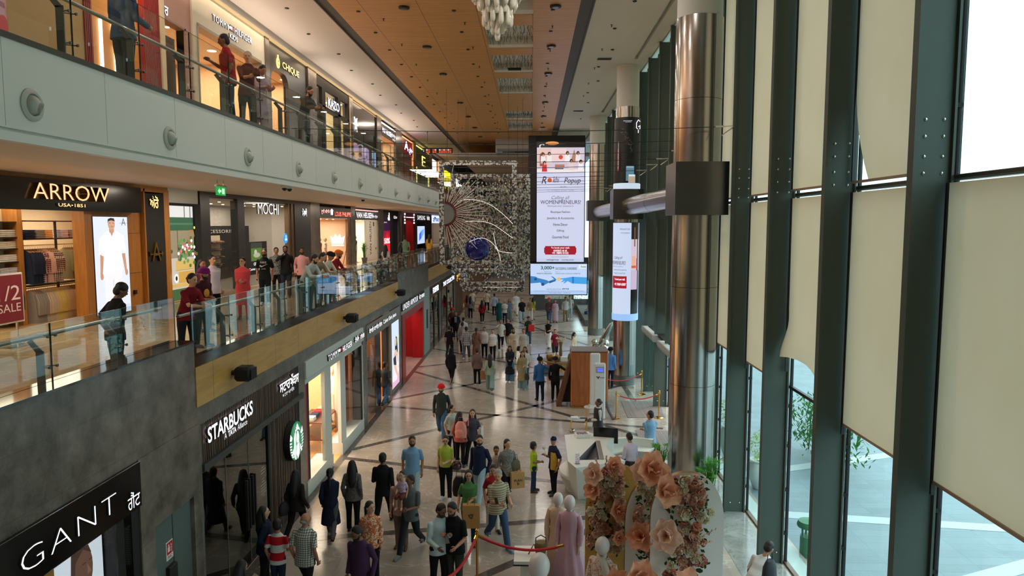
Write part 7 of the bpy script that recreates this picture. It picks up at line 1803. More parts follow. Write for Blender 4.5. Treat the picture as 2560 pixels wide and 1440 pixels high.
BOARDS = [arch_board(0.90,1.95,11.4,2.86,MGD,MEDG,'gold-faced arch board covered in flowers on the left of the flower display'),
arch_board(1.50,2.52,11.0,2.84,MFW,MEDG,'white arch board with flowers in the middle of the flower display'),
arch_board(1.83,2.95,10.6,3.03,MFW,MEDG,'large white arch board covered in flowers on the right of the flower display')]
def petal(b,L,W,cup,twist,a,tilt,mi=0,n=6,frill=0.0,rr=rnd):
 vs,fs = [],[]
 M = Matrix.Rotation(a,4,'Z') @ Matrix.Rotation(-tilt,4,'Y')
 ph = rr.uniform(0,6)
 for i in range(n + 1):
  u = i / n
  for j in range(7):
   v = (j - 3) / 3.0
   w = W * math.sin(math.pi * min(1,0.12 + 0.80 * u)) ** 0.7
   x = L * u * (1 - 0.08 * v * v); y = w * v
   z = cup * (u * u) * L + 0.25 * w * v * v - 0.35 * cup * L * max(0,u - 0.75) * 4 * (1 - abs(v)) + frill * math.sin(6 * v + ph + 4 * u) * u
   p_ = M @ Vector((x,y,z)); vs.append((p_.x,p_.y,p_.z))
 for i in range(n):
  for j in range(6):
   q = i * 7 + j; fs.append((q,q + 1,q + 8,q + 7))
 b.add(vs,fs,mi)
def cloth_petal(nm,c):
 if nm in MATS: return MATS[nm]
 m,nt,bs,out = nodes(nm); nt.nodes.remove(bs)
 d = N(nt,'BsdfDiffuse'); tr = N(nt,'BsdfTranslucent'); mx = N(nt,'MixShader'); mx.inputs[0].default_value = 0.3
 tc = N(nt,'TexCoord'); no = N(nt,'TexNoise',i_Scale=7.0); nt.links.new(tc.outputs['Object'],no.inputs['Vector'])
 k = N(nt,'Mix',data_type='RGBA'); C_ = S(c); k.inputs[6].default_value = tuple(x * 0.86 for x in C_[:3]) + (1,); k.inputs[7].default_value = tuple(min(1,x * 1.12) for x in C_[:3]) + (1,)
 nt.links.new(no.outputs[0],k.inputs[0]); nt.links.new(k.outputs[2],d.inputs[0]); nt.links.new(k.outputs[2],tr.inputs[0])
 nt.links.new(d.outputs[0],mx.inputs[1]); nt.links.new(tr.outputs[0],mx.inputs[2]); nt.links.new(mx.outputs[0],out.inputs[0]); MATS[nm] = m
 return m
PM1,PM2,PM3,PM4 = cloth_petal('petal_peach',PEACH),cloth_petal('petal_pale_peach',PEACH2),cloth_petal('petal_cream',CREAM),cloth_petal('petal_dusty',(222,164,150))
LEAFM = cloth_petal('leaf_green',(58,84,50))
def big_flower(seed,m1):
 rr = random.Random(seed); t = thing('paper_flower','','flower',(0,0,0))
 b = MB()
 for k in range(6): petal(b,1.0,0.46,0.25,0,k * math.pi / 3 + rr.uniform(-.2,.2),rr.uniform(0.05,0.35),frill=0.06,rr=rr)
 b.build('outer_petals',m1,t,70)
 b = MB()
 for k in range(5): petal(b,0.72,0.36,0.4,0,k * 1.257 + 0.4 + rr.uniform(-.2,.2),rr.uniform(0.6,0.95),frill=0.06,rr=rr)
 b.build('inner_petals',m1,t,70)
 b = MB();
 for k in range(9): a = k * 0.7; b.tube([(0,0,0),(0.06 * math.cos(a),0.06 * math.sin(a),0.2),(0.1 * math.cos(a),0.1 * math.sin(a),0.26)],0.014,5)
 b.build('stamens',cloth_petal('petal_stamen',(214,120,70)),t)
 return t
def small_flower(seed,m1,kind):
 rr = random.Random(seed); b = MB()
 if kind == 'ruffled_flower':
  for k in range(26): petal(b,0.9,0.34,0.2,0,rr.uniform(0,6.28),rr.uniform(0.15,1.4),n=4,frill=0.14,rr=rr)
 else:
  for ring,(n_,tl,L) in enumerate(((6,0.25,1.0),(5,0.7,0.9),(4,1.1,0.8),(3,1.35,0.7))):
   for k in range(n_): petal(b,L,0.46,0.5,0,k * 6.283 / n_ + ring * 0.5,tl,n=4,frill=0.02,rr=rr)
 o = b.build(kind,m1,None,70); tag(o,'','flower'); return o
FACE = Matrix.Rotation(R(90),4,'X')
def board_at(y): return BOARDS[0 if y > 11.12 else 1 if y > 10.64 else 2]
def place_fl(o,x,y,z,s,rx,rz,lab,grp,ry=0.0):
 p_ = board_at(y); o.parent = p_; o.location = Vector((x,y,z)) - p_.location; o.scale = (s,s,s); o.rotation_euler = (rx,ry,rz)
 for q in ('label','category','group'):
  if q in o: del o[q]
 if lab: o['label'] = lab
protos = {}
def fl(kind,x,y,z,s,lab,grp=None,rx=R(70),rz=0.0,ry=0.0,var=0):
 key = (kind,var)
 if key not in protos:
  protos[key] = {'big': lambda: big_flower(31 + var,(PM1,PM2)[var % 2]),'carn': lambda: small_flower(41 + var,(PM2,PM4,PM1)[var % 3],'ruffled_flower'),'rose': lambda: small_flower(51 + var,(PM3,PM2)[var % 2],'rose')}[kind](); o = protos[key]
 else: o = dup(protos[key],(0,0,0))
 place_fl(o,x,y,z,s,rx,rz,lab,grp,ry)
BIG = [(1.03,11.2,2.78,0.20,'topmost left peach paper flower, drooping beside the gold arch',-0.6,1),(1.02,11.2,2.52,0.19,'peach paper flower below the topmost one beside the gold arch',-0.9,0),(1.34,11.3,2.87,0.19,'peach paper flower crowning the gold arch',0.2,0),(1.40,11.15,2.20,0.21,'peach paper flower halfway down the right side of the gold arch',0.4,0),
 (1.74,10.85,2.98,0.21,'ruffled peach paper flower crowning the middle arch',-0.3,1),(1.80,10.5,3.12,0.30,'tall upright peach paper flower rising highest above the arches',0.3,0),(1.98,10.35,2.83,0.28,'wide peach paper flower where the middle and right arches meet',0.5,0),(1.72,10.75,1.95,0.25,'hanging peach paper flower low on the middle arch',-0.5,0),
 (2.02,10.3,2.17,0.27,'pale open paper flower on the left edge of the right arch',-0.3,1),(1.60,10.1,1.62,0.28,'full peach paper flower at the bottom centre between the arches',0.2,0),(1.30,10.1,1.5,0.26,'peach paper flower at the bottom left of the middle arch',-0.8,0),(2.20,9.9,1.52,0.36,'largest peach paper flower at the bottom of the right arch',0.4,0),(1.38,10.9,1.85,0.13,'small orange-peach paper flower behind the white mannequin head',0.3,0)]
for x,y,z,s,lab,rz,v in BIG: fl('big',x,y,z,s,lab,None,R(66),rz,0.0,v)
rr = random.Random(77)
def region(cx0_,cx1_,z0_,z1_,yv,n_,where):
 for k in range(n_):
  x,z = rr.uniform(cx0_,cx1_),rr.uniform(z0_,z1_)
  kind = rr.choice(('carn','carn','rose','rose')); v = rr.randrange(3) if kind == 'carn' else rr.choice((0,0,1))
  nm = {('carn',0): 'pale peach ruffled flower',('carn',1): 'dusty pink ruffled flower',('carn',2): 'peach ruffled flower',('rose',0): 'cream rose',('rose',1): 'pale peach rose'}[(kind,v)]
  fl(kind,x,yv - rr.uniform(0.02,0.14),z,rr.uniform(0.065,0.115),nm,None,R(80) + rr.uniform(-.3,.3),rr.uniform(-.6,.6),0,v)
region(1.06,1.48,2.3,2.84,11.36,42,'the upper gold arch'); region(1.06,1.48,1.5,2.3,11.36,48,'the lower gold arch')
region(1.68,1.98,2.3,2.9,10.96,28,'the upper middle arch'); region(1.66,1.90,1.6,2.3,10.96,24,'the lower middle arch')
region(2.06,2.6,2.6,3.0,10.56,40,'the top of the right arch'); region(2.22,2.66,1.9,2.6,10.56,44,'the side of the right arch'); region(2.1,2.62,1.5,1.95,10.56,26,''); region(0.95,1.05,1.4,2.6,11.36,8,'the outer edge of the gold arch'); region(1.7,2.3,1.3,1.8,10.3,14,'the bottom of the right arch')
for (xa,xb,za,zb,yv,n_) in ((0.93,1.5,1.4,2.85,11.38,230),(1.66,2.0,1.5,2.9,10.98,130),(2.05,2.68,1.5,3.0,10.58,220)):
 p_ = board_at(yv); b = MB(p_.location)
 for k in range(n_):
  x,z = rr.uniform(xa,xb),rr.uniform(za,zb); a = rr.uniform(0,6.28); L = rr.uniform(0.05,0.11); y = yv - rr.uniform(0.0,0.10)
  d = Vector((math.cos(a),-rr.uniform(0.1,0.8),math.sin(a))).normalized() * L; s_ = d.cross(Vector((0,1,0.2))).normalized() * L * 0.28
  b.add([(x,y,z),(x + d.x * .5 + s_.x,y + d.y * .5 + s_.y,z + d.z * .5 + s_.z),(x + d.x,y + d.y,z + d.z),(x + d.x * .5 - s_.x,y + d.y * .5 - s_.y,z + d.z * .5 - s_.z)],[(0,1,2,3)])
 b.build('leaf_filler',LEAFM,p_)['kind'] = 'stuff'
for i,(x,y,z,dx,dz) in enumerate(((1.1,11.3,2.8,-0.05,0.24),(1.2,11.3,2.82,0.03,0.26),(1.62,10.9,2.85,-0.06,0.2),(2.5,10.45,2.05,0.3,0.2),(2.5,10.45,1.95,0.24,0.1),(2.45,10.4,2.9,0.16,0.14))):
 b = MB((x,y,z)); b.tube([(x,y,z),(x + dx * .5,y - .03,z + dz * .55),(x + dx,y - .04,z + dz)],[0.006,0.005,0.003],5)
 for k in range(6): u = 0.3 + 0.12 * k; b.ball((x + dx * u + rr.uniform(-.015,.015),y - .03,z + dz * u + rr.uniform(-.01,.02)),(0.014,0.014,0.022),6,k=4)
 p_ = board_at(y); o = b.build('flower_twig',PM2,p_,60); o.location = Vector((x,y,z)) - p_.location
# mannequins with blank egg heads in draped dresses
def dress_mannequin(x,y,z,rz,lab,dress,scale=1.0,shawl=None,bald=1.0):
 t = thing('mannequin',lab,'mannequin',(x,y,z),rz); s = scale; b = MB()
 b.ball((0,0.02,1.60 * s),(0.105 * s * bald,0.125 * s * bald,0.14 * s * bald),20,k=14)
 b.lathe([(0.07 * s,1.36 * s),(0.052 * s,1.42 * s),(0.055 * s,1.52 * s)],(0,0,0),14)
 for sg in (-1,1):
  b.tube([(sg * 0.215 * s,0.06 * s,0.86 * s),(sg * 0.21 * s,0.08 * s,0.80 * s),(sg * 0.205 * s,0.10 * s,0.72 * s)],[0.026 * s,0.034 * s,0.016 * s],8)
  for q in range(4): b.tube([(sg * (0.195 + 0.012 * q) * s,0.095 * s,0.76 * s),(sg * (0.19 + 0.012 * q) * s,0.115 * s,0.68 * s)],0.008 * s,5)
 b.build('body',mat('mannequin_pearl',(206,196,194),0.25,var=0.02),t,60)
 b = MB(); prof = []
 n_ = 40; vs,fs = [],[]
 for z_,rx_,ry_,fold in ((0.04,0.34,0.30,0.035),(0.4,0.28,0.24,0.028),(0.75,0.21,0.17,0.016),(0.98,0.165,0.125,0.006),(1.12,0.16,0.115,0.004),(1.26,0.18,0.12,0.004),(1.36,0.185,0.105,0.002),(1.41,0.12,0.08,0.0),(1.44,0.065,0.06,0.0)):
  for k in range(n_):
   a = 2 * math.pi * k / n_; f = 1 + fold / rx_ * math.sin(9 * a + 3 * z_); vs.append((rx_ * s * math.cos(a) * f,ry_ * s * math.sin(a) * f,z_ * s))
 for i in range(8):
  for k in range(n_): fs.append((i * n_ + k,i * n_ + (k + 1) % n_,(i + 1) * n_ + (k + 1) % n_,(i + 1) * n_ + k))
 b.add(vs,fs); b.build('dress',dress,t,60)
 for sg in (-1,1):
  b = MB(); b.tube([(sg * 0.15 * s,0,1.37 * s),(sg * 0.215 * s,-0.01 * s,1.15 * s),(sg * 0.225 * s,0.04 * s,0.97 * s),(sg * 0.215 * s,0.07 * s,0.84 * s)],[0.062 * s,0.06 * s,0.055 * s,0.05 * s],12); b.build('sleeve',dress,t,60)
 if shawl:
  b = MB(); b.tube([(-0.2 * s,0.02,0.7 * s),(-0.18 * s,0.10 * s,1.15 * s),(-0.10 * s,0.12 * s,1.4 * s),(0.04 * s,0.02,1.46 * s),(0.12 * s,-0.08 * s,1.3 * s),(0.16 * s,-0.12 * s,0.8 * s)],[0.05 * s,0.055 * s,0.05 * s,0.045 * s,0.05 * s,0.06 * s],8); b.build('shawl',shawl,t,60)
 b = MB(); b.lathe([(0.18 * s,0),(0.18 * s,0.012)],(0,0,0),20); b.build('base',M_STEEL,t,40)
 return t
PINK = mat('dress_mauve',(190,150,168),0.5,var=0.06,bump=0.1); CRM = mat('dress_champagne',(206,178,150),0.35,var=0.06)
dress_mannequin(0.72,12.9,0.0,R(160),'mannequin in a flowing mauve dress with a pearly blank head',PINK,1.02)
dress_mannequin(0.52,13.35,0.0,R(170),'mannequin in a champagne satin dress half hidden behind the mauve one',CRM,0.95)
dress_mannequin(1.12,10.7,0.0,R(140),'mannequin in a pale flowered outfit and shawl in front of the gold arch',cloth('dress','floral',(214,206,196),(190,130,110),1.0),1.14,mat('shawl_pale',(190,186,172),0.6),0.92)
dress_mannequin(0.12,9.3,0.0,R(150),'nearest mannequin, only its blank pearly head showing at the bottom',cloth('dress','floral',(90,80,84),(190,180,176),1.0),1.36,None,0.98)
t = thing('display_plinth','white display plinth with a black edge carrying the wicker basket','plinth',(0.1,12.85,0)); b = MB(); b.box(-0.42,0.2,-0.35,0.3,0.60,0.66); b.build('top',M_WHITEP,t); b = MB(); b.box(-0.43,0.21,-0.36,0.31,0.575,0.60); b.build('edge',M_BLACKM,t); b = MB(); b.box(-0.3,0.1,-0.22,0.2,0,0.58); b.build('body',M_WHITEP,t)
t = thing('wicker_basket','small bronze wicker basket bag with a hooped handle on the white plinth','basket',(0.18,12.85,0.66)); b = MB(); b.lathe([(0,0),(0.08,0.0),(0.115,0.08),(0.12,0.16),(0.10,0.22),(0.06,0.23)],(0,0,0),20); b.build('body',mat('wicker',(126,106,70),0.45,0.4,var=0.5,scale=60.0,bump=0.8),t,50); b = MB(); b.tube([(-0.1,0,0.2),(-0.09,0,0.3),(0,0,0.35),(0.09,0,0.3),(0.1,0,0.2)],0.01,6); b.build('handle',M_DARK,t)
b = MB((0.0,12.8,0.66)); b.tube([(-0.05,12.75,0.68),(0.0,12.8,0.76),(0.05,12.8,0.86),(0.08,12.8,0.76),(0.1,12.8,0.68)],0.014,6); tag(b.build('draped_scarf',mat('scarf_bronze',(150,126,90),0.4),None,60,loc=(0.0,12.8,0.66)),'bronze scarf loop draped beside the wicker basket','scarf')
b = MB((3.3,12.5,0)); b.add([(2.98,11.0,0.9),(2.98,13.6,0.9),(3.5,13.7,0.0),(3.55,11.0,0.0),(2.95,11.0,0),(2.95,13.6,0)],[(0,3,2,1),(0,4,3),(1,2,5),(0,1,5,4),(4,5,2,3)]); tag(b.build('ramp_block',mat('ramp_taupe',(84,76,68),0.7),None,loc=(3.3,12.5,0)),'dark sloping block on the floor right of the white arch board','block')
# ------------------------------------------------------------------ plants
def blade_plant(x,y,z,h,n_,lab,pot=None,seed=1,spread=0.5):
 rr2 = random.Random(seed); t = thing('potted_palm',lab,'plant',(x,y,z)); b = MB()
 for k in range(n_):
  a = rr2.uniform(0,6.28); L = h * rr2.uniform(0.5,1.0); d = rr2.uniform(0.25,1.0) * spread
  p0 = Vector((rr2.uniform(-.06,.06),rr2.uniform(-.06,.06),0.3)); p1 = p0 + Vector((math.cos(a) * d * L * .4,math.sin(a) * d * L * .4,L * .75)); p2 = p0 + Vector((math.cos(a) * d * L * 1.0,math.sin(a) * d * L,L * .85))
  s = Vector((-math.sin(a),math.cos(a),0)) * 0.018
  if k % 3 == 0:
   b.tube([p0,p1],0.006,4)
   for q in range(8):
    a2 = a + (q - 3.5) * 0.4; e = p1 + Vector((math.cos(a2) * .22,math.sin(a2) * .22,0.10 - 0.02 * abs(q - 3.5))); s2 = Vector((-math.sin(a2),math.cos(a2),0)) * 0.014; m_ = (p1 + e) / 2 + Vector((0,0,.03))
    b.add([tuple(p1),tuple(m_ + s2),tuple(e),tuple(m_ - s2)],[(0,1,2,3)])
  else: b.add([tuple(p0 - s),tuple(p0 + s),tuple(p1 + s * 1.3),tuple(p2),tuple(p1 - s * 1.3)],[(0,1,2,4),(4,2,3)])
 b.build('foliage',cloth_petal('leaf_bright',(84,140,62)),t)
 b = MB(); b.lathe([(0,0.0),(0.15,0.0),(0.2,0.32),(0.18,0.33),(0.16,0.28),(0,0.28)],(0,0,0),20); b.build('pot',pot or mat('pot_grey',(104,104,104),0.5),t,40)
 return t
blade_plant(4.22,16.5,0,1.25,46,'bright green potted palm in front of the nearest steel column',None,3); blade_plant(3.38,18.3,0,0.95,34,'dark green potted plant on the left of the nearest steel column',None,4)
blade_plant(-5.95,25.6,0.02,1.2,30,'potted palm behind the jeans shop glass',None,5) ; blade_plant(X1 + 0.35,47.0,Z1,1.3,30,'potted palm in front of the suit shop on the middle level',None,6)
# outdoors
def urn(x,y,lab,s=1.0,col=(206,214,210),seed=2):
 t = thing('urn_planter',lab,'planter',(x,y,-0.055)); b = MB(); b.lathe([(0,0),(0.16 * s,0),(0.2 * s,0.05 * s),(0.33 * s,0.4 * s),(0.34 * s,0.6 * s),(0.26 * s,0.78 * s),(0.3 * s,0.85 * s),(0.27 * s,0.86 * s),(0.22 * s,0.8 * s),(0,0.8 * s)],(0,0,0),28); b.build('urn',mat('urn_%d' % col[0],col,0.3),t,50)
 rr2 = random.Random(seed); b = MB()
 for k in range(420):
  u = Vector((rr2.gauss(0,1),rr2.gauss(0,1),rr2.gauss(0,1))).normalized() * rr2.uniform(0.6,1.0); p_ = Vector((u.x * 0.36 * s,u.y * 0.36 * s,1.25 * s + u.z * 0.46 * s)); a = rr2.uniform(0,6.28); d = Vector((math.cos(a),math.sin(a),rr2.uniform(-.5,.8))) * 0.06 * s; e = d.cross(Vector((0,0,1))).normalized() * 0.026 * s
  b.add([tuple(p_),tuple(p_ + d * .5 + e),tuple(p_ + d),tuple(p_ + d * .5 - e)],[(0,1,2,3)])
 b.tube([(0,0,0.78 * s),(0.02,0,1.2 * s)],0.02,6); b.build('shrub',cloth_petal('leaf_lime',(150,180,90)),t)
urn(5.95,18.2,'white ribbed urn with a lime green shrub outside the glass',0.9); urn(5.9,20.6,'large grey-green urn with a dark shrub outside, farther along the glass',1.15,(150,180,176),5); urn(5.7,25.2,'white urn with a leafy shrub just outside the entrance',1.0,(214,216,212),7)
t = thing('bollard_light','squat green bollard lamp outside the glass','bollard',(5.75,14.4,-0.055)); b = MB(); b.lathe([(0.16,0),(0.16,0.42)],(0,0,0),24); b.build('base',mat('bollard_green',(60,120,84),0.5),t,40)
for k in range(4): a = k * 1.57; b = MB(); b.tube([(0.12 * math.cos(a),0.12 * math.sin(a),0.42),(0.12 * math.cos(a),0.12 * math.sin(a),0.62)],0.02,6); b.build('strut',mat('bollard_green',(60,120,84),0.5),t)
b = MB(); b.lathe([(0.22,0.62),(0.23,0.66),(0.2,0.74),(0,0.77)],(0,0,0),24); b.build('cap',mat('bollard_green',(60,120,84),0.5),t,40)
def shrub(x,y,w,h,lab,n_=500,seed=1,d=0.6):
 rr2 = random.Random(seed); t = thing('leafy_shrub',lab,'shrub',(x,y,-0.055)); b = MB()
 for k in range(n_):
  p_ = Vector((rr2.gauss(0,d * .3),rr2.uniform(-w / 2,w / 2),h * rr2.uniform(0.15,1.0))); a = rr2.uniform(0,6.28); L = rr2.uniform(0.12,0.3); dd = Vector((math.cos(a) * .6,math.sin(a) * .6,rr2.uniform(.1,1))).normalized() * L; e = dd.cross(Vector((0,0,1))).normalized() * L * 0.14
  b.add([tuple(p_),tuple(p_ + dd * .5 + e),tuple(p_ + dd),tuple(p_ + dd * .5 - e)],[(0,1,2,3)])
 b.build('foliage',cloth_petal('leaf_outdoor',(70,120,64)),t)
 b = MB()
 for k in range(5): yy = (k - 2) * w / 5; b.tube([(0,yy,0),(rr2.uniform(-.1,.1),yy,h * 0.7)],0.02,5)
 b.build('stems',mat('stem_brown',(84,70,50),0.8),t)
shrub(8.5,20.3,3.0,1.7,'reed-like green shrub outside under the crumpled blind',1300,1,1.2); shrub(6.3,61.0,4.0,3.2,'bright green shrub outside the far right windows',700,2,3.0); shrub(3.0,60.5,4.0,3.0,'green shrub outside behind the far bench',700,3,3.0); shrub(7.0,32.0,3.0,2.6,'leafy shrub outside beyond the entrance',500,4,1.2)
stanchion(5.75,22.9,'brass barrier post standing outside the glass');
# ------------------------------------------------------------------ people
JOBS = []
def limb(b,pts,rs,n=10):
 b.tube(pts,rs,n)
 for p_,r in zip(pts,rs): b.ball(p_,r,n,k=6)
def loft(b,rings,n=18):
 vs,fs = [],[]
 for (cx,cy_,cz,rx,ry) in rings:
  for k in range(n): a = 2 * math.pi * k / n; vs.append((cx + rx * math.cos(a),cy_ + ry * math.sin(a),cz))
 for i in range(len(rings) - 1):
  for k in range(n): fs.append((i * n + k,i * n + (k + 1) % n,(i + 1) * n + (k + 1) % n,(i + 1) * n + k))
 fs += [tuple(range(n - 1,-1,-1)),tuple(range((len(rings) - 1) * n,len(rings) * n))]
 b.add(vs,fs)
ARM = {'d': (.05,.03,-.52),'w': (.05,.22,-.45),'v': (.06,-.17,-.46),'f': (-.13,.25,-.30),'p': (-.12,.30,-.14),'c': (-.27,.17,-.22),'k': (-.17,-.17,-.42),'r': (-.06,.44,-.24),'h': (-.13,.17,.06),'o': (.44,.16,-.10),'b': (.10,.06,-.49),'u': (-.10,.27,-.26),'i': (.0,.30,-.33)}
def soft(b,name,m,parent,vox,extra=None,smooth=3):
 """merge overlapping shapes of one part into one continuous skin"""
 o = b.build(name,m,parent)
 r = o.modifiers.new('r','REMESH'); r.mode = 'VOXEL'; r.voxel_size = vox; r.use_smooth_shade = True
 s = o.modifiers.new('s','SMOOTH'); s.iterations = smooth; s.factor = 0.5
 JOBS.append((o,extra)); return o
def colour(c):
 if isinstance(c[0],str): return cloth('wear',c[0],c[1],c[2],c[3] if len(c) > 3 else 1.0)
 return cloth('wear','plain',c)
HAIR = {'k': (22,18,18),'g': (150,146,140),'b': (50,34,26),'w': (206,202,194)}
SKIN = {'m': (176,122,92),'l': (206,156,124),'d': (126,84,62)}
def person(x,y,z,rz,h,pose,fem,skin,top,bot,hair,shoe,label,fat=1.0):
 """top / bot: (cut, colour); hair: style+colour key; pose: legs, left arm, right arm, lean, head turn, head nod"""
 lg,al,ar,lean,hy,hp = pose.split(); lean,hy,hp = float(lean),R(float(hy)),R(float(hp))
 near = math.hypot(x,y) < 24; vox = 0.0125 if near else (0.019 if y < 36 else 0.027)
 S_ = Matrix.Scale(h / 1.75,4)
 t = thing('person',label,'person',(x,y,z),R(rz)); t['label'] = label
 sw,hw = (.155,.095) if fem else (.182,.09); cut,tc = top; bc,bcol = bot
 sk = mat('skin_' + skin,SKIN[skin],0.5,var=0.05,scale=20.0)
 seated = lg == 't'; hip = 0.92
 def L(p_):
  p_ = Vector(p_)
  if p_.z > hip and lean:
   a = R(lean) * min(1,(p_.z - hip) / 0.25); p_ = Vector((p_.x,(p_.y) * math.cos(a) - (p_.z - hip) * math.sin(a),hip + (p_.z - hip) * math.cos(a) + p_.y * math.sin(a)))
  return p_
 def leg(s):
  hp_ = Vector((s * hw,0,.90)); f = {'w': s,'v': -s}.get(lg,0)
  if seated: return [hp_,Vector((s * .11,-.42,.88)),Vector((s * .11,-.40,.46))]
  if f > 0: a,k = R(24),R(4)
  elif f < 0: a,k = R(-14),R(34)
  else: a,k = R(3 * s),R(3)
  kn = hp_ + Vector((s * .008,-math.sin(a) * .43,-math.cos(a) * .43)); a2 = a - k
  return [hp_,kn,kn + Vector((s * .004,-math.sin(a2) * .40,-math.cos(a2) * .40))]
 legs = {s: leg(s) for s in (-1,1)}
 dz = 0.075 - min(legs[s][2].z for s in legs) if not seated else 0.0
 arms = {}
 for s,code in ((1,al),(-1,ar)):
  sh = L((s * sw,.005,1.362)); ox,oy,oz = ARM[code]
  w = sh + Vector((s * ox,-oy,oz)); d = w - sh; n_ = min(d.length,.535); w = sh + d.normalized() * n_
  mid = (sh + w) / 2; hgt = math.sqrt(max(1e-5,.285 ** 2 - (n_ / 2) ** 2)) if n_ < .56 else 0.0
  hint = Vector((s * .22,.6,-.5)) if code != 'h' else Vector((s * .8,-.1,-.6)); hint -= d.normalized() * hint.dot(d.normalized())
  arms[s] = [sh,mid + hint.normalized() * hgt,w]
 def rings(off,zs,wide=1.0):
  T = [(.80,.158,.112),(.90,.164,.120),(1.0,.145,.106),(1.10,.128,.098) if fem else (1.10,.142,.108),(1.22,.142,.116),(1.33,.156,.110),(1.38,.150,.088),(1.425,.112,.068),(1.48,.060,.054)]
  if not fem: T = [(a,b_ * 1.03,c) for a,b_,c in T]
  return [(*L((0,0.005,a))[:3],b_ * wide * (fat if a < 1.35 else 1) + off,c * wide * (fat if a < 1.35 else 1) + off) for a,b_,c in T if a >= zs]
 def fin(b):
  for i,p_ in enumerate(b.v): b.v[i] = tuple(S_ @ Vector((p_[0],p_[1],p_[2] + dz)))
  return b
 nk = L((0,0.0,1.468)); HM = Matrix.Translation(nk) @ Matrix.Rotation(hy,4,'Z') @ Matrix.Rotation(hp + R(lean) * 0.5,4,'X') @ Matrix.Scale(1.0 if h > 1.45 else 1.14 if h > 1.1 else 1.55,4)
 def H(b,i0):  # move shapes given around the neck root into place
  for i in range(i0,len(b.v)): b.v[i] = tuple(HM @ Vector(b.v[i]))
 # body
 b = MB(); loft(b,rings(0,.80))
 for s in (-1,1):
  a = arms[s]; limb(b,[a[0],(a[0] + a[1]) / 2,a[1],a[1] * .6 + a[2] * .4,a[2]],[.052,.046,.038,.038,.026])
  l = legs[s]; limb(b,[l[0],(l[0] + l[1]) / 2,l[1],l[1] * .7 + l[2] * .3,l[2]],[.085,.075,.052,.052,.036])
  d = (a[2] - a[1]).normalized(); b.ball(a[2] + d * .05,(.034,.034,.036),8,k=6); b.ball(l[2] + Vector((0,-.06,-.045)),(.038,.10,.03),8,k=6)
 i0 = len(b.v); b.tube([(0,.0,-.10),(0,.005,.0),(0,-.01,.09)],[.058,.054,.052],12)
 b.ball((0,.0,.155),(.079,.095,.106),16,k=12); b.ball((0,-.028,.09),(.053,.060,.066),12,k=8); b.ball((0,-.075,.115),(.03,.022,.03),8,k=6)
 b.tube([(0,-.088,.158),(0,-.108,.125)],[.009,.016],8); b.ball((0,-.104,.125),.015,8,k=6)
 for s in (-1,1): b.ball((s * .082,.008,.14),(.012,.02,.03),8,k=6)
 H(b,i0); fin(b); ext = MB()
 if near:
  for s in (-1,1):
   a = arms[s]; d = (a[2] - a[1]).normalized(); sd = d.cross(Vector((0,1,0.01))).normalized(); cu = (Vector((-s * .6,-.5,0)) - d * d.dot(Vector((-s * .6,-.5,0)))).normalized(); w = a[2] + d * .07
   sd = d.cross(cu).normalized()
   for q,ln in enumerate((.052,.062,.058,.046)):
    p0 = w + sd * (q - 1.5) * .018; p1 = p0 + d * ln * .6 + cu * ln * .12; p2 = p1 + d * ln * .42 + cu * ln * .4
    ext.tube([p0 - d * .02,p0,p1,p2],[.010,.0095,.0085,.006],6)
   p0 = a[2] + d * .03 - sd * .03 * s; ext.tube([p0,p0 - sd * .02 * s + d * .025 + cu * .02,p0 - sd * .02 * s + d * .055 + cu * .035],[.012,.010,.007],6)
  fin(ext)
 soft(b,'body',sk,t,vox,ext)
 # face
 b = MB(); hs,hk = hair.split('-'); hc = HAIR.get(hk) or tuple(int(q) for q in hk.split(','))
 fc = (28,20,18) if hk not in 'gw' else HAIR[hk]
 for s in (-1,1): b.ball((s * .030,-.088,.160),(.013,.008,.007),8,k=5); b.tube([(s * .014,-.094,.178),(s * .034,-.093,.183),(s * .05,-.08,.177)],.004,5)
 H(b,0); fin(b); b.build('eyes',mat('eye_%d' % fc[0],(30,22,20) if fc[0] < 60 else (90,84,80),0.3),t,60)
 b = MB(); b.ball((0,-.094,.093),(.022,.008,.007),8,k=5); H(b,0); fin(b); b.build('lips',mat('lips',(140,78,70),0.5),t,60)
 if 'G' in hs:
  b = MB()
  for s in (-1,1): b.tube([(s * .034 + .024 * math.cos(a * .785),-.106,.158 + .018 * math.sin(a * .785)) for a in range(9)],.0025,4); b.tube([(s * .058,-.104,.162),(s * .078,0,.16)],.0025,4)
  H(b,0); fin(b); b.build('glasses',M_BLACKM,t)
 # hair or turban
 b = MB(); st = hs[0]
 if st in 'TP':
  tcol = colour(hc)
  if st == 'T':
   b.ball((0,.018,.215),(.112,.128,.088),16,k=10)
   for q in range(4): i1 = len(b.v); b.tube([((.112 - .012 * q) * math.cos(a * .524),.02 + (.128 - .012 * q) * math.sin(a * .524),.185 + .024 * q + (.03 if q % 2 else .05) * (-math.sin(a * .524)) * .5) for a in range(13)],.022,6)
   b.ball((0,-.09,.235),(.05,.028,.05),8,k=6)
  else: b.ball((0,.012,.195),(.088,.104,.085),14,k=9); b.ball((0,-.02,.275),(.035,.035,.028),8,k=6)
  i1 = 0; H(b,0); fin(b); soft(b,'turban',tcol,t,vox * .9)
 elif st == 'H':
  b.ball((0,.02,.165),(.092,.10,.125),14,k=9); b.tube([(0,.03,.12),(0,.05,.0),(0,.03,-.12)],[.09,.1,.15],12); b.ball((0,-.02,-.02),(.09,.09,.05),10,k=6); H(b,0); fin(b); soft(b,'headscarf',colour(hc),t,vox)
 elif st != 'N':
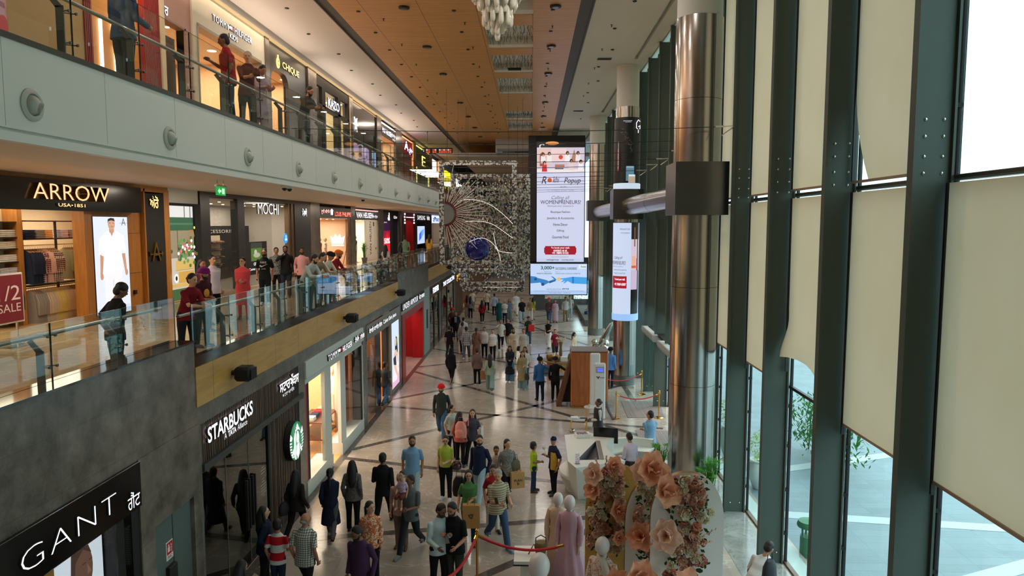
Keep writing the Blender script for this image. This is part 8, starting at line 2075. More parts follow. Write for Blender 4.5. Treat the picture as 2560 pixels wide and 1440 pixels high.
  if st == 'B': b.ball((0,.03,.115),(.079,.08,.05),12,k=8)
  else:
   b.ball((0,.022,.188),(.089,.094,.097),16,k=10); b.ball((0,.045,.14),(.083,.072,.088),14,k=8)
   if st == 'C': b.ball((0,.02,.205),(.105,.105,.09),12,k=8); b.ball((0,.05,.13),(.10,.075,.09),12,k=8)
  if st == 'L': b.tube([(0,.05,.18),(0,.075,.08),(0,.085,-.06),(0,.10,-.22),(0,.105,-.36)],[.08,.092,.105,.10,.05],12)
  if st == 'L':
   for s in (-1,1): b.tube([(s * .06,.02,.2),(s * .085,.01,.1),(s * .10,-.01,-.04),(s * .10,-.03,-.15)],[.03,.03,.036,.02],8)
  if st == 'Y': b.tube([(0,.09,.18),(0,.13,.12),(0,.125,-.02),(0,.12,-.2),(0,.11,-.36)],[.03,.036,.034,.03,.012],8)
  if st == 'U': b.ball((0,.12,.15),(.042,.04,.042),10,k=7)
  H(b,0); fin(b); soft(b,'hair',mat('hair_%d' % hc[0],hc,0.6,var=0.2,scale=40.0),t,vox * .9)
 if 'd' in hs:
  b = MB(); b.ball((0,-.045,.072),(.058,.056,.05),12,k=8); b.tube([(-.066,-.01,.13),(-.058,-.04,.085),(-.03,-.085,.06),(.03,-.085,.06),(.058,-.04,.085),(.066,-.01,.13)],.018,6); b.tube([(-.03,-.092,.106),(0,-.1,.112),(.03,-.092,.106)],.007,5)
  H(b,0); fin(b); soft(b,'beard',mat('hair_%d' % fc[0],fc,0.7,var=0.2,scale=40.0),t,vox * .8,None,1)
 # upper garment
 b = MB(); slv = {'t': .42,'s': 1.0,'k': .95,'j': 1.0,'x': .0,'q': .7,'a': 1.0,'c': .40}[cut]; off = {'j': .026,'k': .018,'a': .035}.get(cut,.014)
 if fem and cut not in 'xt': off += .004
 low = {'t': .80,'s': .80,'k': .80,'j': .80,'x': .90,'q': .80,'a': .80,'c': .90}[cut]
 rg = rings(off,low)
 if cut in 'ka': rg = [(0,.01,.40 if cut == 'k' else .12,.235,.20),(0,.005,.62,.215,.17)] + rg
 elif low < .85: rg = [(0,.005,.775,.180 * (fat * .5 + .5) + off,.134 + off)] + rg[1:]
 rg[-1] = (*rg[-1][:3],.068,.064); loft(b,rg,22)
 for s in (-1,1):
  a = arms[s]; r0 = .052 + off * .45
  b.ball(a[0],r0,10,k=6)
  if slv > 0:
   u = slv * 2; P_ = [a[0],a[0] * (1 - min(1,u) * .55) + a[1] * min(1,u) * .55,a[0] * (1 - min(1,u)) + a[1] * min(1,u)]
   if slv > .5: v_ = (slv - .5) * 2; P_.append(a[1] * (1 - v_) + a[2] * v_)
   b.tube(P_,[r0,r0 * .96,r0 * .90,r0 * .72][:len(P_)] if slv > .5 else [r0,r0 * .98,r0],10)
   for p_,r in zip(P_[:-1],(r0,r0 * .95,r0 * .88)): b.ball(p_,r,10,k=6)
 if cut in 'sc': i0 = len(b.v); b.tube([(.062 * math.cos(a * .52 - 1.57),-.004 + .058 * math.sin(a * .52 - 1.57),-.012 - .03 * max(0,math.cos(a * .52)) ** 3) for a in range(13)],.017,6); b.v[i0:] = [tuple(Vector(p_) + nk) for p_ in b.v[i0:]]
 fin(b); soft(b,{'t': 'tee','s': 'shirt','k': 'tunic','j': 'jacket','x': 'vest_top','q': 'blouse','a': 'robe','c': 'short_top'}[cut],colour(tc),t,vox)
 # lower garment
 b = MB(); W = {'t': (.098,.092,.068,.058),'w': (.112,.110,.108,.112),'j': (.099,.096,.076,.066),'l': (.10,.088,.062,.046),'s': (.11,.10,.085,.085),'z': (.11,.115,.11,.07)}[bc]
 loft(b,[(0,.005,.76,.14,.115),(0,.005,.84,.156 * fat,.121),(0,.005,.93,.156 * fat,.120),(*L((0,.005,1.0))[:3],.148 * fat,.112)])
 for s in (-1,1):
  l = legs[s]; e = l[2] + Vector((0,0,-.02)) if bc != 's' else l[1] * .9 + l[2] * .1
  limb(b,[l[0],(l[0] + l[1]) / 2,l[1],(l[1] + e) / 2],[W[0],W[1],W[2],(W[2] + W[3]) / 2]); b.tube([(l[1] + e) / 2,e],[(W[2] + W[3]) / 2,W[3]],10)
 fin(b); soft(b,'shorts' if bc == 's' else 'trousers',colour(bcol),t,vox)
 for s in (-1,1):
  l = legs[s][2]; b = MB(); i0 = 0; f = {'w': s,'v': -s}.get(lg,0)
  b.tube([(0,.045,-.035),(0,.0,-.022),(0,-.08,-.035),(0,-.16,-.045),(0,-.19,-.05)],[.034,.042,.040,.034,.018],10); b.box(-.042,.042,-.20,.065,-.076,-.052,c=.012)
  M_ = Matrix.Translation(l) @ (Matrix.Rotation(R(-26),4,'X') if f < 0 else Matrix.Identity(4)) @ Matrix.Rotation(R(6 * s),4,'Z')
  for i in range(len(b.v)): b.v[i] = tuple(M_ @ Vector(b.v[i]))
  fin(b); b.build('shoe',mat('footwear_%d_%d_%d' % shoe,shoe,0.45),t,50)
 return t
K,Wt,NV,JN,LJ,GY = (24,24,26),(214,212,206),(32,38,62),(62,84,118),(150,180,200),(110,112,114)
BK_,WS,BR = (22,22,22),(206,206,204),(84,58,44)
PEOPLE = [
(-4.98,12.64,0,110,1.6,'s f d 3 0 -5',1,'l',('j',NV),('t',K),'L-k',BK_,'person in dark navy with long black hair facing the coffee shop slats'),
(-4.64,12.39,0,175,1.42,'s d i 2 20 8',0,'m',('t',('hoop',(196,30,44),(216,214,212),2.6)),('j',(36,46,74)),'S-k',BK_,'boy in a red, white and navy striped tee seen from behind'),
(-4.07,12.2,0,168,1.72,'w d d 2 -30 5',0,'m',('t',('check',(206,208,200),(70,80,80),.8)),('t',K),'B-g',BK_,'balding person in a pale checked short-sleeved shirt, back turned',1.1),
(-5.08,14.75,0,170,1.6,'v d b 0 0 5',1,'d',('s',(44,38,38)),('t',(28,26,30)),'L-k',BK_,'person in dark brown walking past the slats below the round emblem'),
(-4.58,10.59,0,150,1.55,'s d d 4 0 5',1,'m',('t',K),('t',K),'L-k',BK_,'person at the bottom edge showing only dark hair beside the dark glass'),
(-4.37,14.87,0,185,1.6,'w d f 2 0 0',1,'m',('k',(34,40,62)),('t',(92,94,98)),'Y-k',BR,'person in a navy tunic and grey trousers, stepping with one heel lifted'),
(-3.96,15.17,0,178,1.63,'s d d 0 10 0',1,'m',('s',('floral',(84,84,86),(120,118,118),.5)),('t',K),'L-k',BK_,'person with very long black hair in a grey mottled top, back turned'),
(-3.35,15.51,0,176,1.75,'v i d 0 -8 5',0,'d',('s',(26,28,34)),('t',K),'S-k',BR,'person in an all-black shirt and trousers, back turned, sleeves rolled'),
(-2.9,16.78,0,4,1.76,'w d d 0 10 5',0,'m',('t',(124,166,204)),('j',(168,186,196)),'Sd-k',WS,'bearded person in a light blue tee and pale jeans walking forward',1.08),
(-2.74,14.41,0,-5,1.64,'s d d 3 0 5',0,'l',('q',(190,160,150)),('t',(130,110,104)),'SG-w',BR,'white-haired person with glasses half hidden behind the father'),
(-2.51,14.19,0,-18,1.72,'v u u 0 -20 0',0,'d',('t',(96,104,106)),('t',(40,46,50)),'S-k',GY,'person in a grey tee carrying a toddler on one arm'),
(-3.04,12.89,0,10,1.62,'s d d 2 45 0',1,'l',('s',('floral',(206,104,56),(232,206,180),1.0)),('t',K),'Y-k',BK_,'person in an orange flowered blouse with a ponytail looking sideways'),
(-2.91,11.61,0,-15,1.74,'s d d 4 -20 22',0,'d',('s',(72,46,76)),('t',K),'Sd-k',BK_,'bearded person in a plum purple shirt looking down'),
(-1.7,12.56,0,35,1.75,'s p i 4 15 18',0,'d',('s',(186,204,208)),('t',K),'Sd-k',BK_,'person in a pale blue long-sleeved shirt looking at a phone'),
(-1.41,12.57,0,-20,1.78,'s i p 4 -5 18',0,'m',('t',K),('t',(58,62,56)),'Sd-k',BK_,'bearded person in a black polo leaning in to the same phone',1.08),
(-1.35,14.86,0,5,1.6,'w f b 2 0 0',1,'l',('t',(84,136,84)),('t',(38,44,72)),'LG-k',(110,40,40),'person with glasses in a green tee holding a brown paper bag',1.1),
(-0.71,14.57,0,25,1.75,'w i f 3 -30 12',0,'l',('t',('hoop',(196,184,156),(140,132,112),.45)),('j',JN),'S-g',(90,120,150),'person in a cream patterned short-sleeved shirt and blue jeans',1.1),
(-0.85,15.22,0,20,1.55,'s d d 3 -20 8',1,'m',('t',(150,34,44)),('t',(214,206,190)),'Y-k',BK_,'person in a red tee and cream trousers hidden behind the cream patterned shirt'),
(-2.12,17.07,0,-8,1.63,'s f d 0 10 8',1,'l',('c',(176,192,74)),('t',K),'UG-k',WS,'person in a lime polo and black trousers holding a helmet'),
(-2.88,22.19,0,0,1.8,'w d d 0 0 5',0,'m',('s',('check',(38,42,44),(60,66,66),.8)),('j',(60,92,124)),'Td-206,30,34',K,'person in a bright red turban, dark checked shirt and blue jeans'),
(-2.31,20.15,0,40,1.6,'s d d 0 40 0',1,'l',('t',(186,200,196)),('t',(34,38,54)),'U-k',BK_,'person in a pale mint tee with a low bun, left of the pink backpack'),
(-2.02,19.6,0,165,1.56,'s d d 0 -30 0',1,'m',('q',(186,98,94)),('t',K),'L-k',GY,'person in a coral top wearing a pink backpack, back turned'),
(-1.68,19.78,0,-15,1.63,'v d d 0 20 0',1,'l',('t',(74,74,90)),('t',K),'L-b',BK_,'person with loose wavy hair in a slate grey tee right of the pink backpack'),
(-1.27,16.9,0,-20,1.76,'w d d 0 30 5',0,'l',('s',(32,40,66)),('j',(160,186,200)),'Sd-k',WS,'person in a navy shirt and pale blue jeans turning to look aside'),
(-0.88,17.28,0,5,1.28,'s d d 0 0 10',0,'m',('t',(206,190,178)),('s',(90,90,96)),'S-k',BK_,'small boy in an off-white tee between the navy shirt and the grey blouse'),
(-0.59,16.98,0,15,1.63,'v b d 0 20 0',1,'l',('q',('floral',(96,96,94),(160,156,148),.4)),('t',K),'Y-k',BR,'person in a grey mottled blouse carrying a kraft bag with lettering'),
(0.06,17.64,0,95,1.28,'s f f 0 20 0',1,'m',('t',(176,206,50)),('j',(44,62,96)),'C-k',BR,'small child in a lime green top and jeans with bobbed hair'),
(0.56,17.48,0,-60,1.5,'s d p 0 20 5',0,'m',('t',(34,40,66)),('t',K),'P-28,34,70',BK_,'boy in a navy patka and navy vest top with yellow, holding a flower'),
(2,20.99,0,-75,1.6,'s f i 0 0 0',1,'d',('s',(206,204,206)),('t',K),'U-k',BK_,'attendant in a white blouse with a black waistcoat holding a flower stem'),
(3.27,19.31,0,200,1.7,'s c c 0 35 0',0,'m',('s',(126,164,196)),('t',(36,36,38)),'S-k',BK_,'person with folded arms in a light blue shirt, back turned, near the doormats'),
(0.32,27.11,0,195,1.72,'s d o 0 -20 0',0,'d',('s',(52,100,158)),('t',(28,30,40)),'T-24,24,28',BK_,'guard in a blue shirt and black turban with one hand on the other guard'),
(0.92,27.13,0,175,1.72,'s d o 0 0 10',0,'d',('s',K),('t',K),'T-22,22,24',BK_,'guard all in black with a black turban reaching toward the kiosk'),
(3.29,29.35,0,150,1.72,'s d d 0 0 0',0,'d',('s',(90,140,206)),('t',(30,32,44)),'T-24,24,30',BK_,'guard in a light blue shirt behind the far side of the kiosk'),
(-5.51,26.24,0,160,1.73,'w d d 0 -40 0',0,'d',('t',(70,74,78)),('j',(70,104,140)),'S-k',BK_,'person in a grey shirt and blue jeans walking into the jeans shop'),
(-3.43,29.82,0,165,1.64,'w d d 0 0 5',1,'m',('j',(24,24,28)),('l',K),'H-24,24,28',GY,'person in a black headscarf and black clothes striding by the red portal'),
(-2.31,29.69,0,180,1.6,'s d d 0 0 5',1,'m',('j',(112,92,92)),('t',K),'U-k',WS,'person in a mauve shawl and black trousers, hair clipped up, back turned'),
(-1.71,28.77,0,180,1.58,'w d d 0 0 0',1,'l',('s',(150,166,150)),('w',(132,160,158)),'L-k',GY,'person in a sage top and mint wide trousers with long dark hair'),
(-0.94,30.31,0,0,1.62,'s f f 0 0 20',1,'m',('k',('spots',(30,32,44),(70,74,86),.5)),('w',(92,130,158)),'L-k',WS,'person in a black spotted long tunic over blue trousers looking at a phone'),
(-0.38,28.96,0,8,1.62,'s f d 0 0 10',1,'l',('k',(152,140,104)),('w',(126,156,168)),'L-b',LJ,'person in a khaki long tunic over pale blue trousers'),
(-0.28,29.91,0,-10,1.64,'s d h 0 0 10',1,'m',('q',(206,204,198)),('t',(70,80,96)),'L-k',BK_,'person in a white top behind the khaki tunic, hand near the face'),
(-4.21,35.94,0,175,1.72,'v d d 0 0 0',0,'m',('t',K),('t',(34,32,36)),'S-k',BK_,'person in a black tee at the left, holding hands, back turned'),
(-3.67,37.18,0,180,1.74,'w d d 0 0 0',0,'m',('s',(138,134,132)),('t',K),'S-k',BK_,'person in a grey shirt and black trousers, back turned'),
(-3.31,35.54,0,178,1.74,'v d d 0 0 0',0,'m',('s',('check',(176,180,180),(60,68,74),2.0)),('j',(70,84,104)),'S-k',WS,'person in a large-checked shirt and grey-blue jeans, back turned'),
(-3.83,39.47,0,170,1.7,'w d d 0 0 0',0,'l',('t',(210,212,212)),('t',GY),'S-k',BK_,'person in a white tee with a bag strap ahead of the checked shirt'),
(-2.81,35.67,0,180,1.6,'s d d 0 0 0',1,'m',('a',(124,90,80)),('t',BR),'Y-k',BR,'person in a long rust-brown shawl and tunic, braid down the back'),
(-2.43,36.1,0,0,1.58,'s d d 0 0 0',1,'m',('q',(210,208,204)),('t',K),'S-k',BK_,'stout person in white and black beside the rust-brown shawl',1.15),
(-1.98,35.69,0,0,1.58,'w d d 0 0 0',1,'l',('q',(218,216,212)),('t',K),'S-k',BK_,'person in a loose white wide-sleeved blouse and black trousers',1.2),
(-1.69,38.37,0,5,1.74,'v d h 0 20 0',0,'m',('t',(206,204,196)),('t',K),'S-k',WS,'person in an off-white tee with a raised hand'),
(-1.3,38.58,0,-10,1.78,'w d d 0 -20 0',0,'m',('t',(26,26,28)),('t',(176,160,140)),'S-k',WS,'person in a black tee and beige trousers talking to the raised-hand person',1.1),
(-0.94,35.86,0,8,1.56,'s f d 0 0 5',1,'m',('k',(196,180,156)),('z',(196,180,156)),'H-40,34,34',BR,'person in a beige tunic with a black shawl and covered hair',1.1),
(-0.41,35.32,0,5,1.6,'s d d 0 0 0',1,'m',('k',('spots',(176,172,160),(150,146,136),.4)),('l',(190,186,176)),'S-k',BR,'person in a grey-beige printed tunic right of the beige one'),
(-0.19,39.89,0,0,1.66,'s f d 0 0 20',1,'m',('t',(34,60,52)),('j',(70,92,120)),'C-k',WS,'person in a dark green tee looking down, red bag at the hip'),
(0.92,39.05,0,-15,1.66,'w f d 0 -20 0',1,'m',('x',K),('w',(222,220,220)),'U-k',BK_,'person in a black sleeveless top and white trousers'),
(1.19,35.78,0,5,1.58,'v d d 0 0 0',1,'l',('t',(128,34,52)),('s',(54,44,46)),'U-k',BR,'person in a maroon tee and knee-length dark shorts'),
(2.08,34.32,0,80,1.6,'s d d 0 20 0',1,'l',('k',(226,212,182)),('z',(226,212,182)),'Y-k',BR,'person in cream seen from the side behind the kiosk'),
(-4.46,41.19,0,5,1.76,'s d d 0 0 0',0,'m',('j',(26,26,32)),('t',(26,26,32)),'S-k',BK_,'person in a black suit with a dark tie'),
(-4.83,42.82,0,160,1.78,'s d d 0 0 0',0,'m',('s',('check',(70,64,66),(150,60,60),1.5)),('t',K),'T-196,34,40',BK_,'person in a dark red turban and checked shirt behind the suit'),
(-3.45,48.9,0,178,1.66,'w d d 0 0 0',1,'m',('s',(150,30,40)),('t',K),'L-k',WS,'person in black with red sleeves walking away, long hair'),
(-4.78,52.18,0,180,1.64,'s d d 0 0 0',1,'m',('t',(196,60,56)),('w',(176,160,150)),'L-k',BR,'person in a red top and beige trousers far down the hall'),
(-4.48,51.5,0,175,1.62,'s d d 0 0 0',1,'m',('s',(130,126,126)),('t',K),'L-k',BK_,'person in a grey top and black leggings far down the hall'),
(-4.68,55.58,0,185,1.78,'w d d 0 0 0',0,'m',('t',(222,212,192)),('t',(120,110,100)),'S-k',BK_,'tall person in a cream tee far down the hall under the frames'),
(-3.53,55.39,0,178,1.8,'v d d 0 0 0',0,'m',('t',(210,200,182)),('t',K),'S-k',WS,'person in a beige tee and black trousers walking away under the frames'),
(-2.8,52.85,0,182,1.76,'w d d 0 0 0',0,'m',('s',(170,186,208)),('t',(36,44,64)),'S-k',BK_,'person in a pale blue shirt and navy trousers walking away'),
(-2.29,49.51,0,5,1.6,'s d d 0 0 0',1,'m',('a',(30,92,92)),('z',(30,92,92)),'Y-k',BR,'person in a teal long tunic'),
(-1.87,48.8,0,0,1.62,'s f f 0 0 0',0,'m',('t',(208,206,202)),('t',(34,38,56)),'S-g',BK_,'person in a white shirt and dark trousers beside the teal tunic'),
(-1.59,49.61,0,0,1.62,'s f d 0 0 0',1,'m',('q',(96,120,140)),('w',(120,126,126)),'L-b',BR,'person in a blue-grey top and long grey skirt-like trousers'),
(-1.19,53.32,0,-5,1.78,'w d d 0 0 0',0,'m',('k',(222,224,222)),('z',(222,224,222)),'S-k',BR,'person all in white tunic and trousers far down the hall'),
(-0.69,49.56,0,0,1.74,'v d d 0 0 0',0,'l',('t',K),('j',(150,178,194)),'S-k',BK_,'person in a black tee and pale jeans far down the hall',1.15),
(-0.1,50.2,0,5,1.62,'s f d 0 0 0',1,'m',('q',(150,130,90)),('w',(214,206,196)),'Y-k',BR,'person in an olive-gold top and white trousers near the far pillar'),
(0.1,50.76,0,150,1.62,'s d d 0 0 0',1,'m',('t',(206,210,60)),('l',(206,150,120)),'L-k',BR,'person in a bright yellow top near the far pillar'),
(1.21,49.3,0,-5,1.8,'w f d 0 0 0',0,'m',('s',(86,62,66)),('j',(66,90,124)),'T-220,50,60',BK_,'person in a coral red turban and brown shirt by the far windows'),
(1.63,49.16,0,0,1.62,'s d d 0 0 0',1,'m',('a',(178,146,160)),('z',(178,146,160)),'L-b',BR,'person in a dusty pink long suit and shawl by the far windows'),
(2.39,50.13,0,10,1.72,'s d d 0 0 0',0,'m',('s',('check',(206,200,196),(130,130,136),1.2)),('j',(140,112,70)),'S-k',BR,'person in a pale checked shirt and khaki trousers by the far windows'),
(2.75,51.08,0,-10,1.74,'s d d 0 0 0',0,'m',('t',(190,186,170)),('j',(150,178,194)),'S-k',WS,'person in a beige shirt and pale jeans by the far windows'),
(-6.45,10.72,4.3,150,1.62,'s k k 6 -30 25',0,'d',('t',K),('t',(36,44,46)),'C-k',BK_,'person in a black tee with hands clasped behind, at the near glass railing',1.1),
(-6.4,12.89,4.3,60,1.66,'s r r 22 10 0',1,'l',('t',(120,24,36)),('t',(34,36,48)),'U-k',BK_,'person in a dark red tee leaning forward at the glass railing'),
(-6.75,14.24,4.3,70,1.64,'s f f 8 0 10',0,'m',('t',(70,28,44)),('t',K),'Td-124,30,110',BK_,'person in a purple turban and maroon tee at the glass railing'),
(-7.7,16.36,4.3,60,1.7,'s d d 0 0 0',1,'m',('s',(110,50,70)),('t',K),'L-k',BK_,'person behind the purple turban, only the face showing'),
(-8,17.55,4.3,65,1.75,'s d d 0 0 0',0,'l',('t',(206,192,202)),('t',K),'S-k',BK_,'person in a pale lilac short-sleeved shirt looking aside on the middle level',1.2),
(-7.7,18.65,4.3,15,1.64,'s f u 0 -20 -5',1,'l',('k',(214,76,84)),('l',(200,70,80)),'YG-k',BR,'person with glasses in a coral pink tunic on the middle level',1.12),
(-8.4,22.06,4.3,10,1.76,'s d d 0 0 5',0,'m',('t',(26,34,34)),('j',(34,38,48)),'SdG-k',WS,'bearded person in a dark tee with a white swoosh mark'),
(-8.9,24.49,4.3,20,1.72,'s d d 0 0 0',0,'m',('t',('floral',(60,64,66),(150,150,150),.6)),('t',K),'S-k',BK_,'person in a grey patterned shirt behind the black shirt'),
(-8.5,24.27,4.3,15,1.79,'s d h 0 0 5',0,'d',('s',(24,24,28)),('j',(40,46,64)),'Sd-k',BK_,'person in a black shirt with a hand at the mouth on the middle level'),
(-7.9,24.18,4.3,20,1.73,'s d d 0 10 0',0,'d',('s',(206,150,146)),('t',K),'Sd-k',BK_,'person in a pink shirt standing behind the leaning group'),
(-6.3,19.53,4.3,65,1.78,'s r r 30 20 10',0,'l',('s',(176,190,188)),('t',(50,60,64)),'Sd-k',BK_,'nearest of the leaning four, in a pale grey-green shirt'),
(-6.35,20.42,4.3,70,1.78,'s r r 28 20 10',0,'l',('s',(140,126,104)),('t',(48,58,64)),'S-k',BK_,'second of the leaning four, in an olive-beige shirt'),
(-6.3,21.2,4.3,75,1.74,'s r r 24 20 10',0,'m',('s',(196,196,180)),('t',(60,68,64)),'T-26,26,30',BK_,'third of the leaning four, in a black turban and off-white shirt'),
(-6.3,22.18,4.3,80,1.74,'s r r 20 20 10',0,'m',('s',(130,24,34)),('j',(40,44,60)),'Td-206,100,30',BK_,'last of the leaning four, in an orange turban and dark red shirt'),
(-6.6,31.91,4.3,170,1.6,'s d d 0 0 0',1,'m',('t',(196,190,186)),('t',K),'L-k',BK_,'person in white with long black hair beyond the leaning group'),
(-6.5,30.31,4.3,150,1.2,'s d d 0 0 0',0,'m',('t',(30,32,40)),('t',K),'S-k',BK_,'small child in dark clothes beside the long-haired person in white'),
(-7,37.35,4.3,120,1.6,'s r d 10 0 0',1,'m',('s',(40,36,40)),('t',K),'L-k',BK_,'person in dark clothes bending at the railing by the red shop'),
(-7.2,40.13,4.3,200,1.91,'s d d 0 0 0',0,'m',('t',(120,150,120)),('t',K),'S-k',BK_,'person with a pale green shirt in front of the red shop'),
(-7.6,52.48,4.3,180,1.79,'s d d 0 0 0',1,'m',('k',(176,130,40)),('z',(176,130,40)),'L-k',BR,'person in a mustard yellow tunic at the far end of the middle level'),
(-6.2,10.9,8.81,165,1.76,'s i i 0 20 0',0,'m',('j',(62,88,122)),('j',(50,56,66)),'S-k',WS,'person in a denim jacket at the upper railing, head out of the picture'),
(-6.15,14.52,8.81,-70,1.82,'s d p 3 0 12',0,'d',('t',(150,22,34)),('t',(54,58,64)),'S-k',BK_,'person in a bright red polo on the upper level looking at a phone',1.15),
(-6.2,15.57,8.81,40,1.72,'s r r 14 -20 0',0,'l',('q',(96,44,48)),('t',(60,62,64)),'S-g',BK_,'grey-haired person in a maroon top leaning on the upper handrail'),
(-6.2,16.26,8.81,50,1.6,'s r r 12 10 25',1,'m',('k',(176,150,168)),('z',(176,150,168)),'S-k',BR,'person in a lilac tunic leaning on the upper handrail'),
(-6.2,19.45,8.81,60,1.74,'s r r 20 10 15',0,'m',('s',(60,58,60)),('t',(50,56,60)),'Sd-k',BK_,'person in charcoal looking down over the upper handrail'),
]
for row in PEOPLE: person(*row)
person(-2.62,13.92,0.93,-10,0.84,'t d i 0 -10 0',1,'l',('t',('floral',(176,150,190),(216,200,220),.6)),('s',(96,50,50)),'S-b',(196,130,110),'toddler in a lilac top carried on an arm')
person(2.5,17.42,0.0,205,1.62,'t i i 6 0 20',1,'m',('s',(206,190,204)),('t',(46,54,66)),'U-k',BK_,'receptionist in a pale lilac blouse seated behind the desk')
person(4.25,50.9,-0.3,-60,1.72,'t i i 10 0 10',0,'m',('t',(34,38,52)),('j',(60,80,116)),'S-k',WS,'person in dark clothes seated on the far grey bench')
person(3.95,12.2,-0.42,130,1.7,'t d d 42 0 20',0,'m',('t',(206,206,206)),('t',K),'S-k',BK_,'person sitting low at the bottom right edge wearing a black backpack')
def bag(nm,lab,x,y,z,w,d,h,col,rz=0.0,paper=True,cat='bag',m=None):
 t = thing(nm,lab,cat,(x,y,z),rz); b = MB()
 if paper: b.box(-w / 2,w / 2,-d / 2,d / 2,0,h,c=0.006)
 else: b.lathe([(0,0),(.42,.02 * h),(.5,.3 * h),(.44,.75 * h),(.25,h),(0,h)],(0,0,0),16,sx=w,sy=d)
 b.build('body',m or mat('bagcol_%d_%d_%d' % col,col,0.6,bump=0.1),t,40); b = MB()
 for s in ((-1,1) if paper else (0,)): b.tube([(-w * .22,s * d * .4,h * .95),(-w * .18,s * d * .2,h + .12),(w * .18,s * d * .2,h + .12),(w * .22,s * d * .4,h * .95)],0.007,5)
 b.build('handle',mat('bag_handle_%d' % col[0],tuple(int(c * .7) for c in col),0.6),t); return t
KR = (186,140,84)
t = bag('paper_bag','large brown paper bag with a green recycling mark held in front of the green tee',-1.27,14.5,0.42,.36,.14,.50,KR)
b = MB()
for q in range(3): b.prism([(-.045,.03),(.02,.05),(.03,.035),(.055,.055),(.045,.01),(.02,.022),(-.03,.015)],(0,-.0725,.27),(math.cos(q * 2.094),0,math.sin(q * 2.094)),(-math.sin(q * 2.094),0,math.cos(q * 2.094)),(0,-.002,0))
b.build('recycling_mark',mat('ink_olive',(70,84,40),0.6),t)
t = bag('paper_bag','kraft bag with dark PLAN B lettering carried by the grey-bloused person',-0.34,16.85,0.40,.34,.12,.40,KR,R(18))
for s,z_,w_ in (('PLAN',.20,.2),('B',.12,.05)): text(s,'lettering',mat('ink_black',(40,32,26),0.6),t,(0,-.062,z_),(1,0,0),VZ,w_,.06,.002,.02)
t = bag('backpack','salmon pink backpack on the back of the coral top',-1.98,19.38,0.86,.36,.2,.46,(222,142,132),R(-15),False)
b = MB(); b.lathe([(0,0),(.38,.02),(.42,.12),(.3,.2),(0,.22)],(0,0,0),14,sx=.3,sy=.1); b.xform(Matrix.Translation((0,-.09,.04))); b.build('front_pocket',mat('bagcol_222_142_132',(222,142,132),.6),t,50)
b = MB(); b.tube([(.12,.08,.44),(.15,.2,.52),(.14,.22,.3)],.02,6); b.tube([(-.12,.08,.44),(-.15,.2,.52),(-.14,.22,.3)],.02,6); b.build('strap',mat('bagcol_222_142_132',(222,142,132),.6),t,50)
t = thing('helmet','dark maroon motorcycle helmet held by the lime polo','helmet',(-1.83,16.95,0.78)); b = MB(); b.ball((0,0,.13),(.13,.14,.13),16,k=10); b.build('shell',mat('helmet_maroon',(60,20,32),.15),t,60); b = MB(); b.ball((0,-.02,.12),(.125,.135,.06),14,k=6); b.build('visor',M_BLACK,t,60)
bag('paper_bag','plain brown paper bag between the mauve shawl and the sage top',-1.98,29.0,0.40,.30,.12,.38,(150,104,70)); bag('shopping_bag','bright red shopping bag at the hip of the dark green tee',-0.02,39.6,0.82,.34,.12,.38,(214,40,44)); bag('handbag','black handbag hanging beside the beige tunic',-0.64,35.6,0.42,.26,.12,.26,K,0,False); bag('handbag','dark grey handbag hanging beside the khaki tunic',-0.2,28.85,0.42,.22,.1,.28,(64,56,54),0,False); bag('handbag','black round handbag of the person by the coffee shop slats',-5.28,14.55,0.62,.28,.14,.28,K,R(60),False); bag('shoulder_bag','olive shoulder bag of the grey-bloused person',-0.40,17.0,0.78,.3,.12,.28,(96,88,64),R(30),False)
bag('backpack','black backpack behind the shoulder of the green tee',-1.58,15.06,0.88,.32,.2,.44,K,R(170),False); bag('backpack','black backpack on the person sitting at the bottom right edge',4.1,11.86,0.62,.36,.2,.44,(34,38,44),R(40),False); bag('tote_bag','white tote bag on the shoulder of the slate grey tee',-1.44,19.8,0.72,.26,.08,.34,(206,200,196),R(80)); bag('backpack','small pale backpack worn over the grey shirt in the crowd',-3.52,36.85,0.95,.3,.18,.4,(190,186,180),0,False)
def phone(lab,x,y,z,rz): b = MB(); b.box(-.036,.036,-.075,.075,-.004,.004,c=.003); o = b.build('phone',M_BLACK,None,loc=(x,y,z)); o.rotation_euler = (R(35),0,rz); tag(o,lab,'phone')
phone('phone held in front of the pale blue shirt',-1.50,12.18,1.20,.4); phone('dark phone in the hand of the cream patterned shirt',-0.72,14.2,1.12,.3)
b = MB(); b.tube([(0,0,0),(.01,0,.16),(0,0,.3)],.007,5); b.ball((0,0,.32),(.03,.03,.035),8,k=6); tag(b.build('dry_flower',mat('stem_flower',(206,196,160),.7),None,60,loc=(1.72,20.9,1.1)),'pale flower stem in the hands of the waistcoated attendant','flower')
b = MB(); b.tube([(0,0,0),(-.02,0,.14),(-.05,0,.22)],.006,5); b.ball((-.05,0,.24),(.035,.03,.045),8,k=6); tag(b.build('dry_flower',mat('stem_flower',(206,196,160),.7),None,60,loc=(0.36,17.3,1.02)),'pale flower held by the boy in the navy patka','flower')
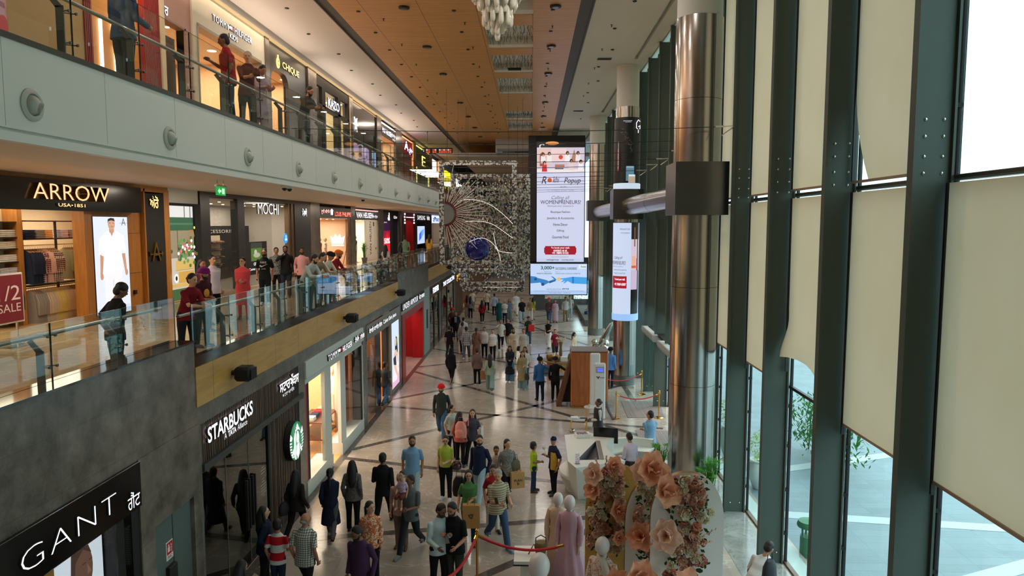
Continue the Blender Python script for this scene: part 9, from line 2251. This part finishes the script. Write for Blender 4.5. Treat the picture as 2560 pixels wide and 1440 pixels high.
for o in [o for o in COL.objects if o.name.startswith('person') and o.get('label')]:
 l = o['label']; h_ = o.name
 if 'waistcoat' in l: b = MB(); loft(b,[(0,0,.74,.20,.16),(0,0,.9,.185,.145),(0,0,1.0,.165,.13),(0,0,1.12,.17,.135),(0,0,1.26,.165,.12),(0,0,1.33,.12,.11)]); b.build('waistcoat',mat('waist_black',(26,26,30),.6),o,60)
 if 'white swoosh' in l:
  b = MB(); b.prism([(-.13,.0),(-.06,-.04),(.14,.07),(-.05,.0),(-.09,.03)],(0,-.165,1.22),(1,0,0),VZ,(0,-.004,0)); b.build('chest_mark',mat('print_white',(220,220,220),.5),o); text('NIKE','chest_lettering',mat('print_white',(220,220,220),.5),o,(0,-.165,1.33),(1,0,0),VZ,.18,.06,.004,.02); text('AIR','chest_lettering',mat('print_white',(220,220,220),.5),o,(0,-.165,1.13),(1,0,0),VZ,.14,.03,.003)
 if 'black suit' in l: b = MB(); b.box(-.05,.05,-.168,-.15,1.12,1.44); b.build('shirt_front',mat('print_white',(220,220,220),.5),o); b = MB(); b.box(-.018,.018,-.174,-.16,1.08,1.42); b.build('tie',M_BLACKM,o)
 if 'purple turban and maroon' in l: b = MB(); b.ball((0,-.15,1.12),(.07,.03,.09),12,k=8); b.build('chest_print',mat('print_amber',(226,150,50),.6),o,60)
 if 'hidden behind the cream' in l or 'navy patka and' in l: b = MB(); loft(b,[(.09,-.03,.80,.10,.125),(.09,-.03,1.0,.09,.12),(.08,-.03,1.3,.08,.11)]); b.xform(Matrix.Scale(.857,4)); b.build('front_panel',mat('print_yellow',(206,160,50),.7) if 'patka' in l else mat('print_red',(150,34,44),.7),o,60)
# fuse each part into one skin
_dg = bpy.context.evaluated_depsgraph_get()
done = [(o,e,bpy.data.meshes.new_from_object(o.evaluated_get(_dg))) for o,e in JOBS]
for o,e,me in done:
 mats = list(o.data.materials); o.modifiers.clear()
 if e is not None and e.v:
  b = MB(); b.v = [tuple(v.co) for v in me.vertices]; b.f = [tuple(p_.vertices) for p_ in me.polygons]; b.m = [0] * len(b.f); b.add(e.v,e.f)
  me = bpy.data.meshes.new(o.name); me.from_pydata(b.v,[],b.f)
 me.materials.clear()
 for m_ in mats: me.materials.append(m_)
 me.polygons.foreach_set('material_index',[0] * len(me.polygons)); me.polygons.foreach_set('use_smooth',[True] * len(me.polygons)); me.update(); o.data = me
